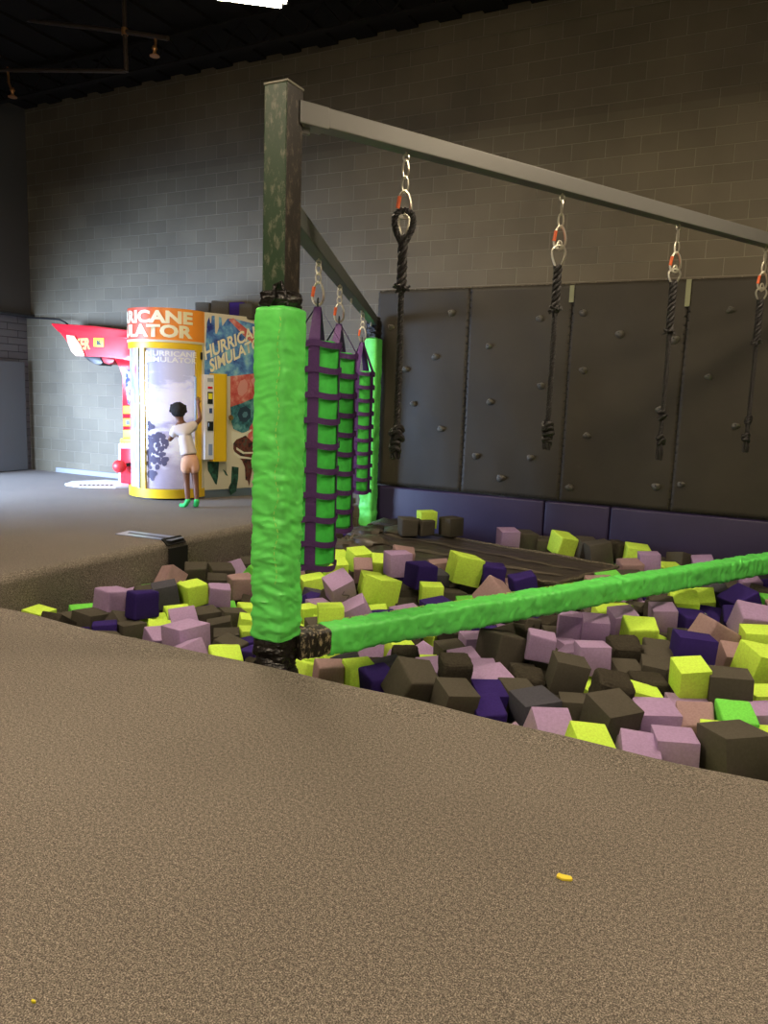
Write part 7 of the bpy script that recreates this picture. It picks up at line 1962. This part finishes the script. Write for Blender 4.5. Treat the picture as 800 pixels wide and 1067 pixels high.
softprism('column_shaft', [(128, 440), (160, 440), (160, 505), (128, 505)], .36, M['red'], bxm, .01, YM+.05)
softprism('column_decal', [(129.5, 388), (132, 385), (150, 385), (150, 425), (133, 421), (131, 405)], .01, nmat('blue_white_decal', [(.45, (.7, .7, .8)), (.55, (.05, .06, .3))], 14), bxm, .002, YM+.035)
for y0_, y1_, mm_ in ((423, 431, 'yellow_label'), (436, 444, 'yellow_label'), (448, 456, 'lime')):
    mt_ = M['yellow_label'] if mm_ != 'lime' else mat('lime_label', (.45, .85, .05), .5)
    o = softprism('label_plate', [(128.5, y0_), (150, y0_), (150, y1_), (128.5, y1_)], .012, mt_, bxm, .002, YM+.03)
b = B(); b.prism([Q(131, 438, YM+.026), Q(135, 438, YM+.026), Q(135, 442.5, YM+.026), Q(131, 442.5, YM+.026)], (0, .006, 0)); b.build('label_mark', M['black'], bxm)
softprism('yellow_collar', [(125, 457), (150, 457), (150, 462), (125, 462)], .45, M['yellow_label'], bxm, .01, YM-.02)
softprism('cabinet', [(123, 462), (155, 462), (155, 506), (123, 506)], .50, M['white'], bxm, .015, YM-.04)
softprism('cabinet_panel', [(125.5, 467), (155, 467), (155, 505), (125.5, 505)], .02, M['red'], bxm, .004, YM-.058)
bc = Q(124.5, 486, YM-.22); b = B()
b.lathe([(.105*sin(radians(a)), -.105*cos(radians(a))) for a in range(0, 181, 12)], bc, 24); bl_ = b.build('red_ball', mat('ball_rubber', (.62, .03, .035), .45), bxm, True)
b = B(); b.tube([bc+Vector((.03, .08, .02)), bc+Vector((.12, .2, .03))], .03, 10); b.build('ball_arm', M['black'], bxm, True)
b = B(); qp = [onz(70, 506.5), onz(78, 503.5), onz(122, 504.5), onz(134, 509.5), onz(110, 509)]
qp = [Vector((-10.02, 8.42, 0)), Vector((-9.98, 8.72, 0)), Vector((-9.10, 9.1, 0)), Vector((-8.78, 8.80, 0)), Vector((-9.4, 8.50, 0))]
qp = [onz(68, 506), onz(75, 503.2), onz(110, 501.8), onz(134, 503.5), onz(134, 508.5), onz(120, 509), onz(84, 508.3)]
b.prism([(p.x, p.y, .002) for p in qp], (0, 0, .03)); b.build('base_plate', M['white'], bxm)
b = B()
for k in range(8):
    x = 82+k*4.6; pts = [onz(x, 505.6, .033), onz(x+2.2, 504.8, .033), onz(x+3.6, 505.6, .033), onz(x+1.2, 506.6, .033)]; b.prism([(p.x, p.y, .033) for p in pts], (0, 0, .002))
b.build('tread_pattern', mat('brown_tread', (.16, .11, .11), .7), bxm)
def mm2(u, v): return Q(78+u*16, 365-v*12-u*1.0, YM-.004)
l_ = lettering('hood_lettering', [('KER', 0, 1, 0, 1)], mm2, mat('orange_letters', (.85, .38, .08), .5), bxm, 2)
softprism('warning_sign', [(97.5, 352), (108, 352.5), (108, 361.5), (97.5, 361)], .006, M['yellow_label'], bxm, .001, YM-.008)
b = B(); b.prism([Q(100.5, 359.5, YM-.012), Q(105.5, 359.6, YM-.012), Q(105.5, 358.8, YM-.012), Q(101.5, 354.6, YM-.012), Q(100.5, 354.6, YM-.012)], (0, .003, 0)); b.prism([Q(103.6, 354.6, YM-.012), Q(105, 354.7, YM-.012), Q(102, 358, YM-.012), Q(101, 358, YM-.012)], (0, .003, 0)); b.build('warning_mark', M['black'], bxm)
b = B(); pts = [(-6, 326.5), (10, 329), (30, 331), (48, 332), (62, 333), (68, 336), (73, 340)]
pts = [(27, 330.6), (30, 331)]+pts[3:]
b.tube([ony(x, y, WY-.10 if x < 50 else WY-.10-(x-50)*.012) for x, y in pts], .014, 8); tag(recenter(b.build('power_cable', M['black'], None, True)), 'black cable running along the wall to the red machine', 'cable')

# ================================================================== THE CHILD
cp = Vector((-6.86, 7.74, 0)); fwd = Vector((-.66, .75, 0)).normalized(); lat = Vector((fwd.y, -fwd.x, 0))
ch = empty('person', cp, 'child in white t-shirt, peach shorts and green socks reaching up at the booth', 'person')
SCL = 1.03
def J(a, f, z): return cp+lat*a*SCL+fwd*f*SCL+Vector((0, 0, z*SCL))
def skin(name, verts, edges, rads, m, parent, root=0, sub=2):
    me = bpy.data.meshes.new(name); me.from_pydata([tuple(v) for v in verts], edges, []); o = bpy.data.objects.new(name, me); COL.objects.link(o)
    mo = o.modifiers.new('s', 'SKIN'); mo.use_smooth_shade = True
    for i, r in enumerate(rads):
        sv = me.skin_vertices[0].data[i]; sv.radius = (r, r) if not isinstance(r, tuple) else r; sv.use_root = (i == root)
    o.modifiers.new('u', 'SUBSURF').levels = sub
    bpy.context.view_layer.update(); dg = bpy.context.evaluated_depsgraph_get(); me2 = bpy.data.meshes.new_from_object(o.evaluated_get(dg)); bpy.data.objects.remove(o)
    me2.name = name
    return link(name, me2, m, parent, True)
skinm = mat('brown_skin', (.17, .072, .038), .5)
V = [J(-.02, 0, .66), J(-.045, .02, .80), J(-.08, .03, .94), J(-.105, .03, 1.03), J(-.125, .035, 1.10), J(-.145, .045, 1.17), J(-.155, .05, 1.235),  # 0-6 spine, neck, head
     J(.015, .06, 1.03), J(.115, .17, 1.13), J(.095, .27, 1.265), J(.085, .29, 1.315),     # 7-10 right arm up
     J(-.20, .03, .99), J(-.265, .06, .86), J(-.22, .21, .90), J(-.20, .25, .925),          # 11-14 left arm bent forward
     J(.035, 0, .60), J(.055, .015, .34), J(.065, -.01, .20), J(.07, -.02, .075), J(.05, .09, .028),     # 15-19 right leg
     J(-.065, 0, .60), J(-.055, .025, .34), J(-.045, 0, .20), J(-.04, -.01, .075), J(-.13, .045, .028)]   # 20-24 left leg
Ed = [(0,1),(1,2),(2,3),(3,4),(4,5),(5,6),(3,7),(7,8),(8,9),(9,10),(3,11),(11,12),(12,13),(13,14),(0,15),(15,16),(16,17),(17,18),(18,19),(0,20),(20,21),(21,22),(22,23),(23,24)]
Rd = [.088, .080, .088, .072, .036, .066, .074, .042, .030, .024, .022, .040, .030, .024, .020, .062, .043, .040, .030, .026, .062, .043, .040, .030, .026]
def hand(base, dirv, up_, n0):
    """palm, four unequal curled fingers and a thumb from wrist vertex n0"""
    sd = dirv.cross(up_).normalized(); i0 = len(V); V.append(base+dirv*.035); Rd.append(.020); Ed.append((n0, i0))
    for k, ln in enumerate((.040, .048, .044, .034)):
        o_ = sd*((k-1.5)*.014); a = len(V)
        V.append(base+dirv*.058+o_); Rd.append(.0075); Ed.append((i0, a))
        V.append(base+dirv*(.058+ln*.55)+o_*1.15+up_*.006); Rd.append(.0068); Ed.append((a, a+1))
        V.append(base+dirv*(.058+ln)+o_*1.2+up_*.018); Rd.append(.0058); Ed.append((a+1, a+2))
    a = len(V); V.append(base+dirv*.030-sd*.026); Rd.append(.0085); Ed.append((i0, a)); V.append(base+dirv*.055-sd*.040+up_*.008); Rd.append(.007); Ed.append((a, a+1))
hand(V[10], (Vector((0, 0, 1))+fwd*.25).normalized(), fwd, 10)
hand(V[14], (fwd*.7+lat*.4+Vector((0, 0, .5))).normalized(), lat, 14)
body_ = skin('body', V, Ed, Rd, skinm, ch, 0, 2)
hc = J(-.152, .05, 1.235)
# face details on the far side of the head, ears at the sides
hf = (fwd*1.0+lat*.15+Vector((0, 0, .12))).normalized(); hr = hf.cross(Vector((0, 0, 1))).normalized()
def ball(b, c, r, n=10, sc=(1, 1, 1)):
    prof = [(r*sin(pi*k/n), -r*cos(pi*k/n)) for k in range(n+1)]; b.lathe(prof, c, 14)
b = B()
for s in (-1, 1): ball(b, hc+hr*(s*.084)-hf*.005, .018, 8)
ball(b, hc+hf*.094-Vector((0, 0, .012)), .014, 8); b.build('ears_and_nose', skinm, ch, True)
b = B()
for s in (-1, 1): ball(b, hc+hf*.078+hr*(s*.032)+Vector((0, 0, .012)), .012, 8)
b.build('eyes', M['black'], ch, True)
b = B(); b.tube([hc+hf*.082+hr*(-.022)-Vector((0, 0, .042)), hc+hf*.089-Vector((0, 0, .045)), hc+hf*.082+hr*.022-Vector((0, 0, .042))], .006, 6); b.build('mouth', mat('lips', (.20, .06, .05), .5), ch, True)
hm = vinyl('black_hair', (.010, .008, .007), .8, 60, 1.0)
b = B()
def hairf(u, v):
    a = 2*pi*u; q_ = v*pi; d = Vector((cos(a)*sin(q_), sin(a)*sin(q_), cos(q_)))
    r = .100+.010*noise.noise(d*9)
    face_ = max(0, d.dot(hf)-.05); r -= .05*face_; r += .004*max(0, -d.z)
    return hc+Vector((0, 0, .012))-hf*.008+d*r
b.grid(hairf, 28, 16, closed_u=True)
for s in (-1, 1):
    for k in range(3):
        c_ = hc+hr*(s*(.082+.006*k))+Vector((0, 0, .060-.032*k))-hf*.02
        def pf(u, v, c_=c_, k=k):
            a = 2*pi*u; q_ = v*pi; d = Vector((cos(a)*sin(q_), sin(a)*sin(q_), cos(q_))); return c_+d*(.022+.005*noise.noise(d*6+Vector((k, s, 0))))
        b.grid(pf, 14, 8, closed_u=True)
b.build('hair', hm, ch, True)
# clothes
shirt = skin('t_shirt', [J(-.025, .0, .68), J(-.045, .02, .80), J(-.08, .03, .93), J(-.105, .03, 1.025), J(-.118, .034, 1.07), J(.01, .058, 1.03), J(.065, .11, 1.085), J(-.195, .03, .985), J(-.245, .05, .90)],
             [(0,1),(1,2),(2,3),(3,4),(3,5),(5,6),(3,7),(7,8)], [(.132, .108), (.118, .100), (.114, .098), (.092, .082), .050, .068, .060, .066, .058], mat('white_cotton', (.68, .60, .58), .85), ch, 1)
shorts = skin('shorts', [J(-.02, 0, .72), J(-.018, 0, .64), J(.032, 0, .56), J(.046, .008, .43), J(-.058, 0, .56), J(-.058, .012, .43)],
              [(0,1),(1,2),(2,3),(1,4),(4,5)], [(.108, .098), (.104, .096), .080, .086, .080, .086], mat('peach_cotton', (.66, .36, .22), .85), ch, 1)
gs = mat('green_sock_cotton', (.05, .66, .16), .85)
for pts_ in ([J(.07, -.02, .125), J(.07, -.03, .055), J(.055, .04, .035), J(.045, .10, .028)], [J(-.04, -.01, .125), J(-.035, -.015, .055), J(-.09, .02, .035), J(-.145, .05, .028)]):
    skin('sock', pts_, [(0,1),(1,2),(2,3)], [.036, .040, .034, .026], gs, ch, 1)

# ================================================================== CRUMBS ON THE CARPET
t0 = onz(588, 916); b = B()
cr = [(-.030, .004), (-.024, .016), (-.014, .022), (-.008, .014), (.012, .010), (.026, .004), (.028, -.010), (.020, -.015), (-.012, -.012)]
Rc = Matrix.Rotation(YAW*1.0, 3, 'Z')
b.prism([t0+Rc @ Vector((x*.85, y*.9, .001)) for x, y in cr], (0, 0, .008), bevel=.0008); tag(recenter(b.build('foam_scrap', mat('yellow_scrap', (.90, .72, .06), .8), None, True)), 'torn yellow foam scrap on the near carpet', 'scrap')
t0 = onz(35, 1045); b = B(); b.prism([t0+Rc @ Vector((x*.22, y*.22, .001)) for x, y in cr], (0, 0, .006), bevel=.0006); tag(recenter(b.build('foam_scrap', M['yellow_label'], None)), 'tiny yellow crumb at the lower left corner of the carpet', 'scrap')
